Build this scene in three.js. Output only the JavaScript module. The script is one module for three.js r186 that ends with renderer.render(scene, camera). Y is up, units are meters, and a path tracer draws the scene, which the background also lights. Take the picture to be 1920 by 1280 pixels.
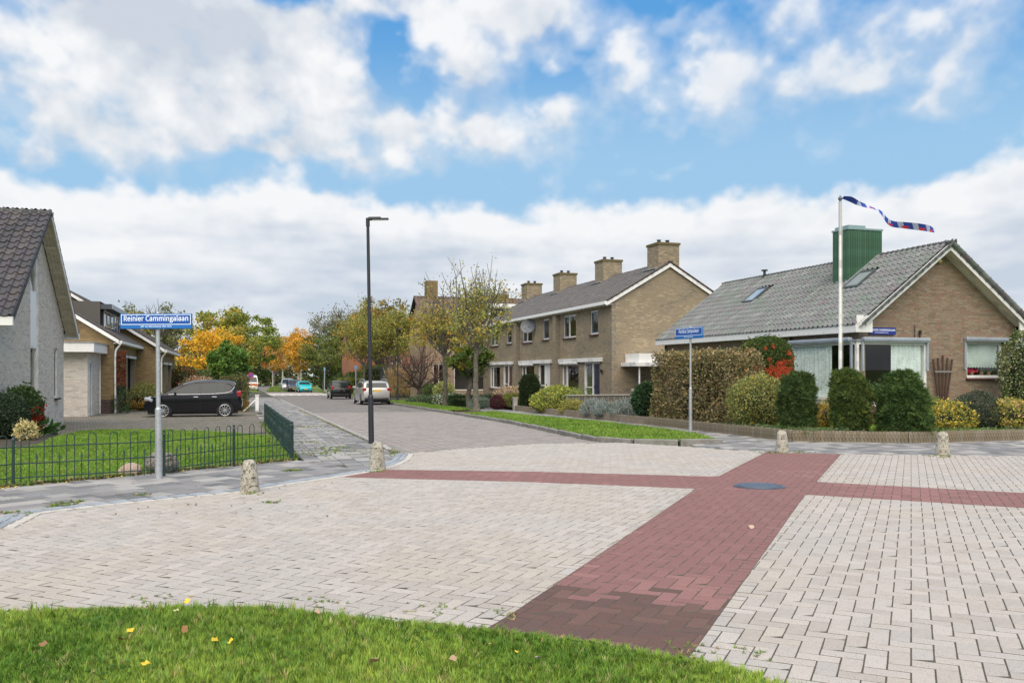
import * as THREE from 'three';
import { mergeGeometries } from 'three/addons/utils/BufferGeometryUtils.js';
import { RoundedBoxGeometry } from 'three/addons/geometries/RoundedBoxGeometry.js';

// ---------- camera, sky, sun, exposure ----------
const scene = new THREE.Scene();
const camera = new THREE.PerspectiveCamera(2 * Math.atan(640 / 1630) * 180 / Math.PI, 1.5, 0.1, 3000);
camera.position.set(0, 1.5, 0);
camera.setViewOffset(1920, 1280, 0, -60, 1920, 1280);   // shifted lens: the horizon lies below the middle
const renderer = new THREE.WebGLRenderer({ antialias: true });
renderer.toneMapping = THREE.LinearToneMapping;
renderer.toneMappingExposure = 3.2;
renderer.shadowMap.enabled = true;
const sun = new THREE.DirectionalLight(0xfff0dc, 1.5);
const SUN = [-0.02, 0.80, 0.56];
sun.position.set(SUN[0] * 150, SUN[1] * 150, SUN[2] * 150 - 45);
sun.target.position.set(0, 0, -45); scene.add(sun.target);
sun.castShadow = true; sun.shadow.radius = 150; sun.shadow.mapSize.set(4096, 4096);
Object.assign(sun.shadow.camera, { left: -90, right: 90, top: 90, bottom: -90, near: 1, far: 400 });
scene.add(sun);

// ---------- numbers, noise ----------
let seed = 20231;
function rnd() { seed = (seed + 0x6d2b79f5) | 0; let t = Math.imul(seed ^ (seed >>> 15), 1 | seed); t = (t + Math.imul(t ^ (t >>> 7), 61 | t)) ^ t; return ((t ^ (t >>> 14)) >>> 0) / 4294967296; }
const R = (a, b) => a + (b - a) * rnd(), pick = (l) => l[Math.floor(rnd() * l.length)], gauss = () => (rnd() + rnd() + rnd() + rnd() - 2) * 1.0;
const clamp = (x, a = 0, b = 1) => Math.min(b, Math.max(a, x)), mix = (a, b, t) => a + (b - a) * t, sst = (a, b, x) => { const t = clamp((x - a) / (b - a)); return t * t * (3 - 2 * t); };
function hash(x, y, z = 0) { let h = Math.imul(x | 0, 374761393) ^ Math.imul(y | 0, 668265263) ^ Math.imul(z | 0, 2147483647 - 1013904223); h = Math.imul(h ^ (h >>> 13), 1274126177); h = Math.imul(h ^ (h >>> 15), 2246822519); return ((h ^ (h >>> 16)) >>> 0) / 4294967296; }
function vnoise(x, y, z = 0, P = 0) {   // value noise, period P on x and y when given
  const ix = Math.floor(x), iy = Math.floor(y), fx = x - ix, fy = y - iy, s = fx * fx * (3 - 2 * fx), t = fy * fy * (3 - 2 * fy), w = P ? (a) => ((a % P) + P) % P : (a) => a;
  return mix(mix(hash(w(ix), w(iy), z), hash(w(ix + 1), w(iy), z), s), mix(hash(w(ix), w(iy + 1), z), hash(w(ix + 1), w(iy + 1), z), s), t);
}
function fbm(x, y, o = 4, z = 0, P = 0) { let a = 0.5, s = 0, n = 0; for (let i = 0; i < o; i++) { s += a * vnoise(x, y, z + i * 17, P); n += a; x *= 2; y *= 2; P *= 2; a *= 0.5; } return s / n; }
const srgb = (c) => (c <= 0.04045 ? c / 12.92 : Math.pow((c + 0.055) / 1.055, 2.4));

// ---------- the sky: air and clouds, by direction ----------
function makeSky() {
  const Wd = 4096, Hd = 2048, data = new Float32Array(Wd * Hd * 4);
  const dir = (px, py) => { const x = (px - 960) / 1630, y = (700 - py) / 1630; return [Math.atan2(x, 1) * 57.2958, Math.atan2(y, Math.hypot(x, 1)) * 57.2958]; };
  const conv = ([x, y, w, h, k]) => { const [q, e] = dir(x, y); return [q, e, w / 1630 * 57.3 * Math.cos(q / 57.3) ** 2, h / 1630 * 57.3, k]; };
  // cumulus heaps: azimuth and elevation of each middle, half widths, strength
  const heaps = [[200, 90, 420, 130, 0.8], [600, 165, 170, 120, 0.85], [110, 240, 180, 75, 0.7], [390, 240, 170, 75, 0.8], [560, 290, 140, 50, 0.5], [250, 300, 60, 30, 0.4], [380, 20, 300, 60, 0.7], [800, 20, 280, 52, 0.85], [1010, 25, 100, 50, 0.75], [865, 115, 100, 72, 0.85], [750, 262, 88, 52, 0.8], [660, 305, 60, 30, 0.6], [915, 245, 105, 48, 0.75], [1055, 245, 42, 50, 0.6], [1000, 105, 60, 40, 0.4], [1160, 60, 60, 35, 0.5], [1145, 125, 82, 68, 0.85], [1070, 110, 40, 25, 0.35], [1040, 215, 45, 40, 0.45], [1220, 205, 42, 36, 0.5], [1250, 240, 30, 20, 0.4], [1255, 35, 40, 22, 0.4], [1340, 60, 60, 36, 0.45], [1355, 145, 90, 72, 0.82], [1320, 70, 30, 20, 0.3], [1530, 130, 90, 38, 0.55], [1650, 115, 80, 50, 0.6], [1500, 20, 80, 40, 0.5], [1620, 30, 90, 50, 0.62], [1790, 100, 75, 75, 0.6], [1830, 25, 110, 50, 0.55], [1730, 50, 80, 60, 0.45], [1780, 160, 40, 30, 0.4], [1080, 330, 60, 14, 0.25], [1270, 322, 60, 12, 0.25]].map(conv);
  const gaps = [[722, 120, 42, 62, 0.95], [560, 6, 45, 26, 0.7], [15, 225, 40, 36, 0.45], [40, 310, 140, 26, 0.6], [470, 262, 45, 24, 0.3], [800, 190, 46, 30, 0.5], [1035, 160, 36, 30, 0.4], [700, 80, 30, 30, 0.4], [490, 322, 120, 16, 0.5]].map(conv);
  const darks = [[370, 130, 130, 90, 0.75], [250, 40, 170, 60, 0.5], [500, 90, 100, 60, 0.5], [700, 200, 90, 40, 0.4], [640, 50, 120, 35, 0.3], [1010, 60, 90, 40, 0.45], [250, 200, 60, 50, 0.45], [600, 270, 90, 30, 0.35], [60, 300, 120, 30, 0.3], [900, 170, 60, 30, 0.3], [140, 110, 90, 40, -0.4], [610, 150, 90, 60, -0.5], [340, 230, 90, 50, -0.5], [480, 210, 60, 40, -0.3], [860, 90, 70, 50, -0.35], [1160, 110, 50, 40, -0.3], [60, 30, 60, 40, -0.3]].map(conv);
  const deckTop = [[-60, 11.5], [-30, 11], [-14, 12.2], [0, 11.2], [5, 11.5], [15, 11.3], [24, 12], [30, 12.4], [60, 12]];
  const top = (a) => { for (let i = 1; i < deckTop.length; i++) if (a < deckTop[i][0]) { const [a0, e0] = deckTop[i - 1], [a1, e1] = deckTop[i]; return mix(e0, e1, (a - a0) / (a1 - a0)); } return 11.5; };
  const px = [0, 0, 0], white = [0.95, 0.955, 0.965], grey = [0.62, 0.675, 0.755];
  const sky0 = [0.50, 0.66, 0.83].map((v) => v), sky1 = [0.34, 0.58, 0.83], sky2 = [0.11, 0.36, 0.74];
  for (let j = 0; j < Hd; j++) {
    const el = ((j + 0.5) / Hd - 0.5) * 180;
    for (let i = 0; i < Wd; i++) {
      const o = (j * Wd + i) * 4, theta = ((i + 0.5) / Wd - 0.5) * 2 * Math.PI, vx = Math.cos(theta), vz = Math.sin(theta);
      const az = Math.atan2(vx, -vz) * 57.2958;
      if ((Math.abs(az) > 36 || el > 27 || el < -1.5) && (i % 4 || j % 4)) { const q = ((j - j % 4) * Wd + i - i % 4) * 4; if (el < -1.5 === ((j - j % 4 + 0.5) / Hd - 0.5) * 180 < -1.5 || i % 4) { for (let c = 0; c < 4; c++) data[o + c] = data[(i % 4 ? o - 4 : q) + c]; continue; } }
      if (el < -1.5) { data[o] = 0.22; data[o + 1] = 0.24; data[o + 2] = 0.22; data[o + 3] = 1; continue; }
      const e = Math.max(el, 0), ce = Math.cos(e / 57.3);
      const x = vx * ce, y = Math.sin(e / 57.3), z = vz * ce, k = 1 / (y + 0.12);
      // air
      for (let c = 0; c < 3; c++) px[c] = e < 13 ? mix(sky0[c], sky1[c], sst(0, 13, e)) : mix(sky1[c], sky2[c], sst(13, 23, e));
      const m3 = (s, zz, oc) => fbm(x * s + y * s * 0.7 + 40, z * s - y * s * 1.3 + 40, oc, zz);
      const ea = e * 0.10, aa = az * 0.10 * ce;
      const n1 = fbm(aa * 1.3 + 50, ea * 1.9 + 20, 6, 3), n2 = fbm(aa * 4.2 + 10, ea * 5.2 + 70, 5, 11), n3 = fbm(aa * 0.6 + 90, ea * 2.2 + 7, 5, 23);
      const front = sst(46, 36, Math.abs(az)) * sst(34, 28, e);
      // high cumulus field
      let b = 0, low = 0, wsum = 0;
      if (front > 0) {
        const wa = az + (n2 - 0.5) * 3.6 + (n1 - 0.5) * 3, we = e + (fbm(aa * 4.2 + 33, ea * 5.2 + 15, 5, 51) - 0.5) * 2.6 + (fbm(aa * 1.4 + 3, ea * 2 + 5, 3, 57) - 0.5) * 1.2;
        for (const [a, q, w, h, s] of heaps) { const d2 = ((wa - a) / w) ** 2 + ((we - q) / h) ** 2; if (d2 < 7) { const g = s * Math.exp(-d2 * 0.95); b += Math.pow(g, 2.2); wsum += g; low += g * clamp((q - we) / h * 0.4 + 0.30); } }
        b = Math.pow(b, 1 / 2.2); low = wsum > 0.01 ? low / wsum : 0;
        for (const [a, q, w, h, s] of darks) { const d2 = ((wa - a) / w) ** 2 + ((we - q) / h) ** 2; if (d2 < 6) low += s * Math.exp(-d2); }
        for (const [a, q, w, h, s] of gaps) { const d2 = ((wa - a) / w) ** 2 + ((we - q) / h) ** 2; if (d2 < 6) b -= s * Math.exp(-d2); }
      }
      const gen = sst(11, 16, e) * (0.38 + 0.5 * (m3(2.3, 5, 3) - 0.45));
      const n4 = fbm(aa * 9 + 3, ea * 10 + 8, 6, 63);
      const dens = mix(gen, b, front) + (n1 - 0.5) * 0.30 + (n2 - 0.5) * 0.5 + (n4 - 0.5) * 0.45;
      const al = Math.max(Math.pow(sst(0.2, 0.76, dens), 0.9), 0.42 * sst(0.02, 0.5, dens)) * mix(0.9, 0.98, sst(20, -10, az));
      const left = sst(14, -8, az) , shade = clamp(mix(0.35, low, front) * 0.8 + ((n1 - 0.5) * 1.2 + (n3 - 0.5) * 0.9 - (n2 - 0.5) * 0.9 - (n4 - 0.5) * 0.9) * mix(0.4, 1, left) + 0.04 + sst(0.9, 1.5, dens) * 0.35 - 0.1 * (1 - left));
      for (let c = 0; c < 3; c++) px[c] = mix(px[c], mix(white[c], grey[c], shade), al);
      // the low deck
      const te = top(clamp(az, -59, 59)) + (n1 - 0.5) * 3.0 + (n2 - 0.5) * 2.2 + (fbm(aa * 9 + 3, ea * 10 + 8, 6, 63) - 0.5) * 1.2;
      const da = sst(te + 0.35, te - 0.9, e);
      if (da > 0) {
        const streak = fbm(aa * 1.1 + 5, ea * 7 + 3, 5, 77), str2 = fbm(aa * 2.6 + 15, ea * 13 + 3, 4, 97);
        const depth = te - e;
        let g = sst(1.0, 5.5, depth) * 0.72 + (streak - 0.5) * 1.5 * sst(0.6, 4, depth) + (str2 - 0.5) * 0.7 * sst(0.8, 4, depth) + (n1 - 0.5) * 0.3 - (n2 - 0.5) * 0.9 * sst(5.5, 0.5, depth) - (fbm(aa * 7 + 3, ea * 14 + 8, 5, 69) - 0.5) * 0.45;
        g -= sst(3.5, 0.5, e) * 0.12;
        g = clamp(g);
        for (let c = 0; c < 3; c++) px[c] = mix(px[c], mix(mix(white[c], [0.90, 0.915, 0.94][c], 0.4), [0.585, 0.655, 0.755][c], g), da * 0.985);
      }
      for (let c = 0; c < 3; c++) data[o + c] = px[c] / 3.2;
      data[o + 3] = 1;
    }
  }
  const t = new THREE.DataTexture(data, Wd, Hd, THREE.RGBAFormat, THREE.FloatType);
  t.mapping = THREE.EquirectangularReflectionMapping; t.magFilter = THREE.LinearFilter; t.minFilter = THREE.LinearFilter; t.needsUpdate = true;
  return t;
}
const skyTexture = makeSky();
scene.background = skyTexture; scene.environment = skyTexture;
// ---------- frames: T runs to the right across the street, S along it, away from the crossing ----------
const TH = Math.atan(520 / 1630), T = [Math.cos(TH), -Math.sin(TH)], S = [-Math.sin(TH), -Math.cos(TH)];
const G = (x, z) => 0.0095 * (z + 10);                                   // the ground falls gently away
const W = (t, s, y) => { const x = t * T[0] + s * S[0], z = t * T[1] + s * S[1]; return new THREE.Vector3(x, G(x, z) + (y ?? 0), z); };
const gp = (px, py, y = 0) => { const d = (1.405 - y) / ((py - 700) / 1630 - 0.0095), x = (px - 960) / 1630 * d; return new THREE.Vector3(x, G(x, -d) + y, -d); };
const toTS = (v) => [v.x * T[0] + v.z * T[1], v.x * S[0] + v.z * S[1]];
const V = (x, y, z) => new THREE.Vector3(x, y, z);
const inPoly = (p, x, z) => { let c = false; for (let i = 0, j = p.length - 1; i < p.length; j = i++) if ((p[i].z > z) !== (p[j].z > z) && x < (p[j].x - p[i].x) * (z - p[i].z) / (p[j].z - p[i].z) + p[i].x) c = !c; return c; };
const inView = (x, z, m = 3.5) => -z > 2.6 && Math.abs(x) < -z * 0.6 + m;

// ---------- materials ----------
const C = (r, g, b) => new THREE.Color().setRGB(r, g, b);
const hx = (h) => new THREE.Color(h);
function tex(n, f, srgbSpace = true, rx = 1, ry = rx) {
  const d = new Uint8Array(n * n * 4);
  for (let j = 0; j < n; j++) for (let i = 0; i < n; i++) { const c = f(i / n, j / n, i, j); const o = (j * n + i) * 4; for (let k = 0; k < 3; k++) d[o + k] = clamp(c.length ? c[k] : c) * 255; d[o + 3] = 255; }
  const t = new THREE.DataTexture(d, n, n); t.wrapS = t.wrapT = THREE.RepeatWrapping; t.magFilter = THREE.LinearFilter; t.minFilter = THREE.LinearMipmapLinearFilter; t.generateMipmaps = true;
  if (srgbSpace) t.colorSpace = THREE.SRGBColorSpace;
  t.repeat.set(rx, ry); t.needsUpdate = true; return t;
}
const MM = (c, roughness = 0.85, o = {}) => new THREE.MeshPhysicalMaterial({ color: c.isColor ? c : Array.isArray(c) ? C(...c) : hx(c), roughness, ...o });
// speckle: grey multiplier maps (near white) for grain, by metre
const grainT = tex(512, (u, v) => { const a = fbm(u * 90, v * 90, 3, 1, 90), b = fbm(u * 6, v * 6, 4, 2, 6); const g = 0.93 + (a - 0.5) * 0.42 + (b - 0.5) * 0.22; return [g, g, g * 0.99]; }, true, 1.6);
const fineT = tex(256, (u, v) => { const g = 0.95 + (fbm(u * 60, v * 60, 3, 5, 60) - 0.5) * 0.22 + (fbm(u * 4, v * 4, 4, 7, 4) - 0.5) * 0.2; return [g, g, g]; }, true, 1);
const paverT = tex(1024, (u, v) => { const a = vnoise(u * 340, v * 340, 3, 340), b = vnoise(u * 200, v * 200, 5, 200), c = fbm(u * 5, v * 5, 4, 7, 5), s = sst(0.72, 0.9, a) * 0.20 + sst(0.78, 0.92, b) * 0.16; const g = 0.975 - s + sst(0.3, 0.1, a) * 0.03 + (c - 0.5) * 0.09; return [g, g * 0.995, g * 0.985]; }, true, 0.9);
const grainB = tex(256, (u, v) => fbm(u * 64, v * 64, 3, 9, 64), false, 2);
const dirtT = tex(512, (u, v) => { const a = fbm(u * 5, v * 5, 6, 31, 5), b = fbm(u * 24, v * 24, 4, 37, 24); const g = 0.98 - sst(0.55, 0.75, a) * 0.12 - sst(0.6, 0.8, b) * 0.08; return [g, g * 0.995, g * 0.98]; }, true, 0.45);
const M = {
  white: MM([0.84, 0.85, 0.86], 0.45, { map: dirtT }), cream: MM([0.82, 0.80, 0.72], 0.6, { map: dirtT }), dark: MM([0.03, 0.033, 0.036], 0.6), black: MM([0.012, 0.012, 0.013], 0.5), zinc: MM([0.42, 0.45, 0.48], 0.5, { metalness: 0.6, map: fineT }),
  steel: MM([0.50, 0.53, 0.56], 0.45, { metalness: 0.55, map: fineT }), fence: MM([0.018, 0.05, 0.045], 0.45, { map: fineT }), pole: MM([0.022, 0.026, 0.033], 0.5, { map: fineT }), mortar: MM([0.26, 0.235, 0.19], 0.95, { map: grainT }), mortarGrey: MM([0.80, 0.785, 0.75], 0.95, { map: grainT }),
  alu: MM([0.48, 0.53, 0.60], 0.4, { metalness: 0.4, map: fineT }), glass: new THREE.MeshPhysicalMaterial({ color: 0xffffff, roughness: 0.015, transmission: 1, thickness: 0, ior: 1.52, specularIntensity: 1 }),
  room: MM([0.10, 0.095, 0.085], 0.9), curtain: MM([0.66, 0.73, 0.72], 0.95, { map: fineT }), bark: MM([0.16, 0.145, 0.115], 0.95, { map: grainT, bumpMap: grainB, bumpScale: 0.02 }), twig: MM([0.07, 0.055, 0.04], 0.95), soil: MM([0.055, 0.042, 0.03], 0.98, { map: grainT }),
  concrete: MM([0.40, 0.385, 0.35], 0.9, { map: grainT, bumpMap: grainB, bumpScale: 0.004 }), sillBrown: MM([0.12, 0.055, 0.05], 0.5), roofUnder: MM([0.05, 0.045, 0.045], 0.9), wood: MM([0.085, 0.045, 0.032], 0.7, { map: grainT }),
};

// ---------- geometry helpers ----------
function metreUV(g, ox = 0, oy = 0) {
  g = g.index ? g.toNonIndexed() : g; const p = g.attributes.position, uv = new Float32Array(p.count * 2), a = V(), b = V(), c = V(), n = V();
  for (let i = 0; i < p.count; i += 3) {
    a.fromBufferAttribute(p, i); b.fromBufferAttribute(p, i + 1); c.fromBufferAttribute(p, i + 2); n.copy(b).sub(a).cross(c.clone().sub(a));
    const x = Math.abs(n.x), y = Math.abs(n.y), z = Math.abs(n.z);
    [a, b, c].forEach((q, k) => { const [u, v] = y >= x && y >= z ? [q.x, q.z] : x >= z ? [q.z, q.y] : [q.x, q.y]; uv[(i + k) * 2] = u + ox; uv[(i + k) * 2 + 1] = v + oy; });
  }
  g.setAttribute('uv', new THREE.BufferAttribute(uv, 2)); return g;
}
const numbers = {};
const numbered = (n) => { const k = (numbers[n] = (numbers[n] ?? -1) + 1); return k ? n + '_' + String(k).padStart(3, '0') : n; };
function mesh(name, geo, mat, parent = scene) { const m = new THREE.Mesh(geo, mat); m.name = parent === scene ? numbered(name) : name; m.castShadow = m.receiveShadow = true; parent.add(m); return m; }
function tag(o, label, category, group) { o.userData.label = label; o.userData.category = category; if (group) o.userData.group = group; return o; }
const struct = (o) => { o.userData.kind = 'structure'; return o; }, stuff = (o) => { o.userData.kind = 'stuff'; return o; };
function thing(name, label, category, pos, turn = 0, group) { const o = new THREE.Group(); o.name = numbered(name); scene.add(o); o.position.copy(pos); o.rotation.y = turn; return tag(o, label, category, group); }
function sub(name, parent, label) { const o = new THREE.Group(); o.name = name; parent.add(o); if (label) o.userData.label = label; return o; }
class B {
  constructor() { this.l = []; }
  add(g, p = [0, 0, 0], r = [0, 0, 0]) { g = g.index ? g.toNonIndexed() : g; for (const k of Object.keys(g.attributes)) if (!['position', 'normal', 'uv'].includes(k)) g.deleteAttribute(k); g.applyMatrix4(new THREE.Matrix4().makeRotationFromEuler(new THREE.Euler(...r)).setPosition(...p)); this.l.push(g); return this; }
  box(w, h, d, p, r) { return this.add(new THREE.BoxGeometry(w, h, d), p, r); }
  rbox(w, h, d, rad, p, r) { return this.add(new RoundedBoxGeometry(w, h, d, 2, rad), p, r); }
  b2(x0, x1, y0, y1, z0, z1) { if (z0 > z1) [z0, z1] = [z1, z0]; if (x0 > x1) [x0, x1] = [x1, x0]; return this.box(x1 - x0, y1 - y0, z1 - z0, [(x0 + x1) / 2, (y0 + y1) / 2, (z0 + z1) / 2]); }
  cyl(a, b, h, p, r, n = 12) { return this.add(new THREE.CylinderGeometry(a, b, h, n), p, r); }
  sph(r, p, n = 12) { return this.add(new THREE.SphereGeometry(r, n, Math.ceil(n * 0.7)), p); }
  tube(pts, r, n = 6, seg) { return this.add(new THREE.TubeGeometry(new THREE.CatmullRomCurve3(pts.map((q) => (q.isVector3 ? q : V(...q)))), seg ?? pts.length * 4, r, n)); }
  bar(a, b, r, n = 6, r2 = r) { a = a.isVector3 ? a : V(...a); b = b.isVector3 ? b : V(...b); const d = b.clone().sub(a), g = new THREE.CylinderGeometry(r2, r, d.length(), n, 1); g.applyQuaternion(new THREE.Quaternion().setFromUnitVectors(V(0, 1, 0), d.clone().normalize())); return this.add(g, a.clone().add(b).multiplyScalar(0.5).toArray()); }
  lathe(pts, p, n = 16) { return this.add(new THREE.LatheGeometry(pts.map((q) => new THREE.Vector2(...q)), n), p); }
  ext(pts, d, p, r, bevel = 0) { return this.add(new THREE.ExtrudeGeometry(new THREE.Shape(pts.map((q) => new THREE.Vector2(...q))), { depth: d, bevelEnabled: bevel > 0, bevelSize: bevel, bevelThickness: bevel, bevelSegments: 1, steps: 1 }), p, r); }
  geo() { for (const g of this.l) if (!g.attributes.uv) g.setAttribute('uv', new THREE.BufferAttribute(new Float32Array(g.attributes.position.count * 2), 2)); return metreUV(mergeGeometries(this.l)); }
  build(name, mat, parent = scene) { return mesh(name, this.geo(), mat, parent); }
}
const mtx = (p, e = [0, 0, 0], s = [1, 1, 1]) => new THREE.Matrix4().compose(p.isVector3 ? p : V(...p), new THREE.Quaternion().setFromEuler(new THREE.Euler(...e)), V(...s));
function inst(name, geo, mat, list, parent = scene) {   // list of [matrix, colour]
  const m = new THREE.InstancedMesh(geo, mat, list.length); m.name = parent === scene ? numbered(name) : name;
  list.forEach(([x, c], i) => { m.setMatrixAt(i, x); if (c) m.setColorAt(i, c); });
  m.castShadow = m.receiveShadow = true; parent.add(m); return stuff(m);
}
// Pieces that can be told apart: the nearest as parts, the rest as one mass. list of {m: matrix in the parent's frame, v: variant, c: palette index}
function pieces(name, many, geos, palette, list, parent, max = 300, opt = {}) {
  parent.updateMatrixWorld(true); const q = V();
  for (const l of list) { q.setFromMatrixPosition(l.m).applyMatrix4(parent.matrixWorld); l.d = q.distanceTo(camera.position) + (inView(q.x, q.z, 0.1) ? 0 : 500); }
  list.sort((a, b) => a.d - b.d);
  const mats = palette.map((c) => MM(c, opt.rough ?? 0.85, { map: opt.map ?? null, bumpMap: opt.bump ?? null, bumpScale: opt.bumpScale ?? 1 }));
  const near = list.slice(0, max), far = list.slice(max);
  for (const l of near) { const m = mesh(name, geos[l.v % geos.length], mats[l.c], parent); m.applyMatrix4(l.m); }
  const white = MM([1, 1, 1], opt.rough ?? 0.85, { map: opt.map ?? null, bumpMap: opt.bump ?? null, bumpScale: opt.bumpScale ?? 1 });
  geos.forEach((g, v) => { const part = far.filter((l) => l.v % geos.length === v); if (part.length) inst(many, g, white, part.map((l) => [l.m, palette[l.c]]), parent); });
}
// a paver or slab: top with worn chamfered edges, skirts below
function paverGeo(w, l, h, ch, off) {
  const p = [], a = w / 2, b = l / 2, q = (x0, z0, y0, x1, z1, y1, x2, z2, y2, x3, z3, y3) => p.push(x0, y0, z0, x1, y1, z1, x2, y2, z2, x0, y0, z0, x2, y2, z2, x3, y3, z3);
  const ia = a - ch, ib = b - ch;
  q(-ia, ib, h, ia, ib, h, ia, -ib, h, -ia, -ib, h);
  q(-a, b, h - ch, a, b, h - ch, ia, ib, h, -ia, ib, h); q(a, b, h - ch, a, -b, h - ch, ia, -ib, h, ia, ib, h); q(a, -b, h - ch, -a, -b, h - ch, -ia, -ib, h, ia, -ib, h); q(-a, -b, h - ch, -a, b, h - ch, -ia, ib, h, -ia, -ib, h);
  q(-a, b, 0, a, b, 0, a, b, h - ch, -a, b, h - ch); q(a, b, 0, a, -b, 0, a, -b, h - ch, a, b, h - ch); q(a, -b, 0, -a, -b, 0, -a, -b, h - ch, a, -b, h - ch); q(-a, -b, 0, -a, b, 0, -a, b, h - ch, -a, -b, h - ch);
  const g = new THREE.BufferGeometry(); g.setAttribute('position', new THREE.Float32BufferAttribute(p, 3)); g.computeVertexNormals(); return metreUV(g, off * 0.37, off * 0.71);
}
function sheet(name, poly, mat, y, parent = scene) {
  const g = new THREE.ShapeGeometry(new THREE.Shape(poly.map((p) => new THREE.Vector2(p.x, -p.z)))); g.rotateX(-Math.PI / 2);
  const p = g.attributes.position, uv = g.attributes.uv; for (let i = 0; i < p.count; i++) { p.setY(i, G(p.getX(i), p.getZ(i)) + y); uv.setXY(i, p.getX(i), p.getZ(i)); }
  g.computeVertexNormals(); return mesh(name, g, mat, parent);
}
const tilt = Math.atan(0.0095);
const shades = (base, n, spread, hue = 0.03) => { const l = []; for (let i = 0; i < n; i++) { const k = 1 + R(-spread, spread); l.push(C(clamp(base[0] * k * (1 + R(-hue, hue))), clamp(base[1] * k), clamp(base[2] * k * (1 + R(-hue, hue))))); } return l; };

// ---------- ground ----------
const meadowT = tex(512, (u, v) => { const a = fbm(u * 8, v * 8, 6, 3, 8), b = fbm(u * 40, v * 40, 3, 8, 40); return [0.30 + a * 0.12 + (b - 0.5) * 0.12, 0.36 + a * 0.14 + (b - 0.5) * 0.14, 0.16 + (b - 0.5) * 0.06]; }, true, 0.12);
{
  const g = new THREE.PlaneGeometry(2400, 2400, 48, 48); g.rotateX(-Math.PI / 2); const p = g.attributes.position, uv = g.attributes.uv;
  for (let i = 0; i < p.count; i++) { const z = p.getZ(i); p.setY(i, (z > -400 ? G(0, z) : G(0, -400)) - 0.09); uv.setXY(i, p.getX(i), z); }
  g.computeVertexNormals(); struct(mesh('ground', g, MM([1, 1, 1], 1, { map: meadowT })));
}

// ---------- the crossing: herringbone of pale pavers with a cross of red ones ----------
const PA = 24.68 / 57.2958, pa = [Math.sin(PA), -Math.cos(PA)], pb = [Math.cos(PA), Math.sin(PA)];
const toAB = (v) => [v.x * pa[0] + v.z * pa[1], v.x * pb[0] + v.z * pb[1]];
const grassEdge = [[-140, 1162], [0, 1158], [200, 1149], [480, 1147], [660, 1168], [930, 1190], [1100, 1213], [1300, 1248], [1420, 1280], [1560, 1340]].map((p) => gp(...p));
const platEdge = [[765, 850], [880, 840], [1000, 832], [1160, 830], [1300, 838], [1446, 848], [1570, 851], [1920, 855], [2300, 862]].map((p) => gp(...p));
const kerbLeft = [[-220, 1078], [0, 992], [60, 962], [200, 946], [440, 923], [560, 904], [640, 892], [700, 882], [735, 873], [757, 862], [765, 851]].map((p) => gp(...p));
const crossing = [...grassEdge, V(6, 0, -2.4), V(20, 0, -8), ...platEdge.slice().reverse(), ...kerbLeft.slice().reverse(), V(-9, 0, -5.6)];
const jointM = MM([0.092, 0.085, 0.062], 1, { map: grainT });
const bed = struct(sheet('road_crossing', crossing, jointM, -0.0016));
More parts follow.
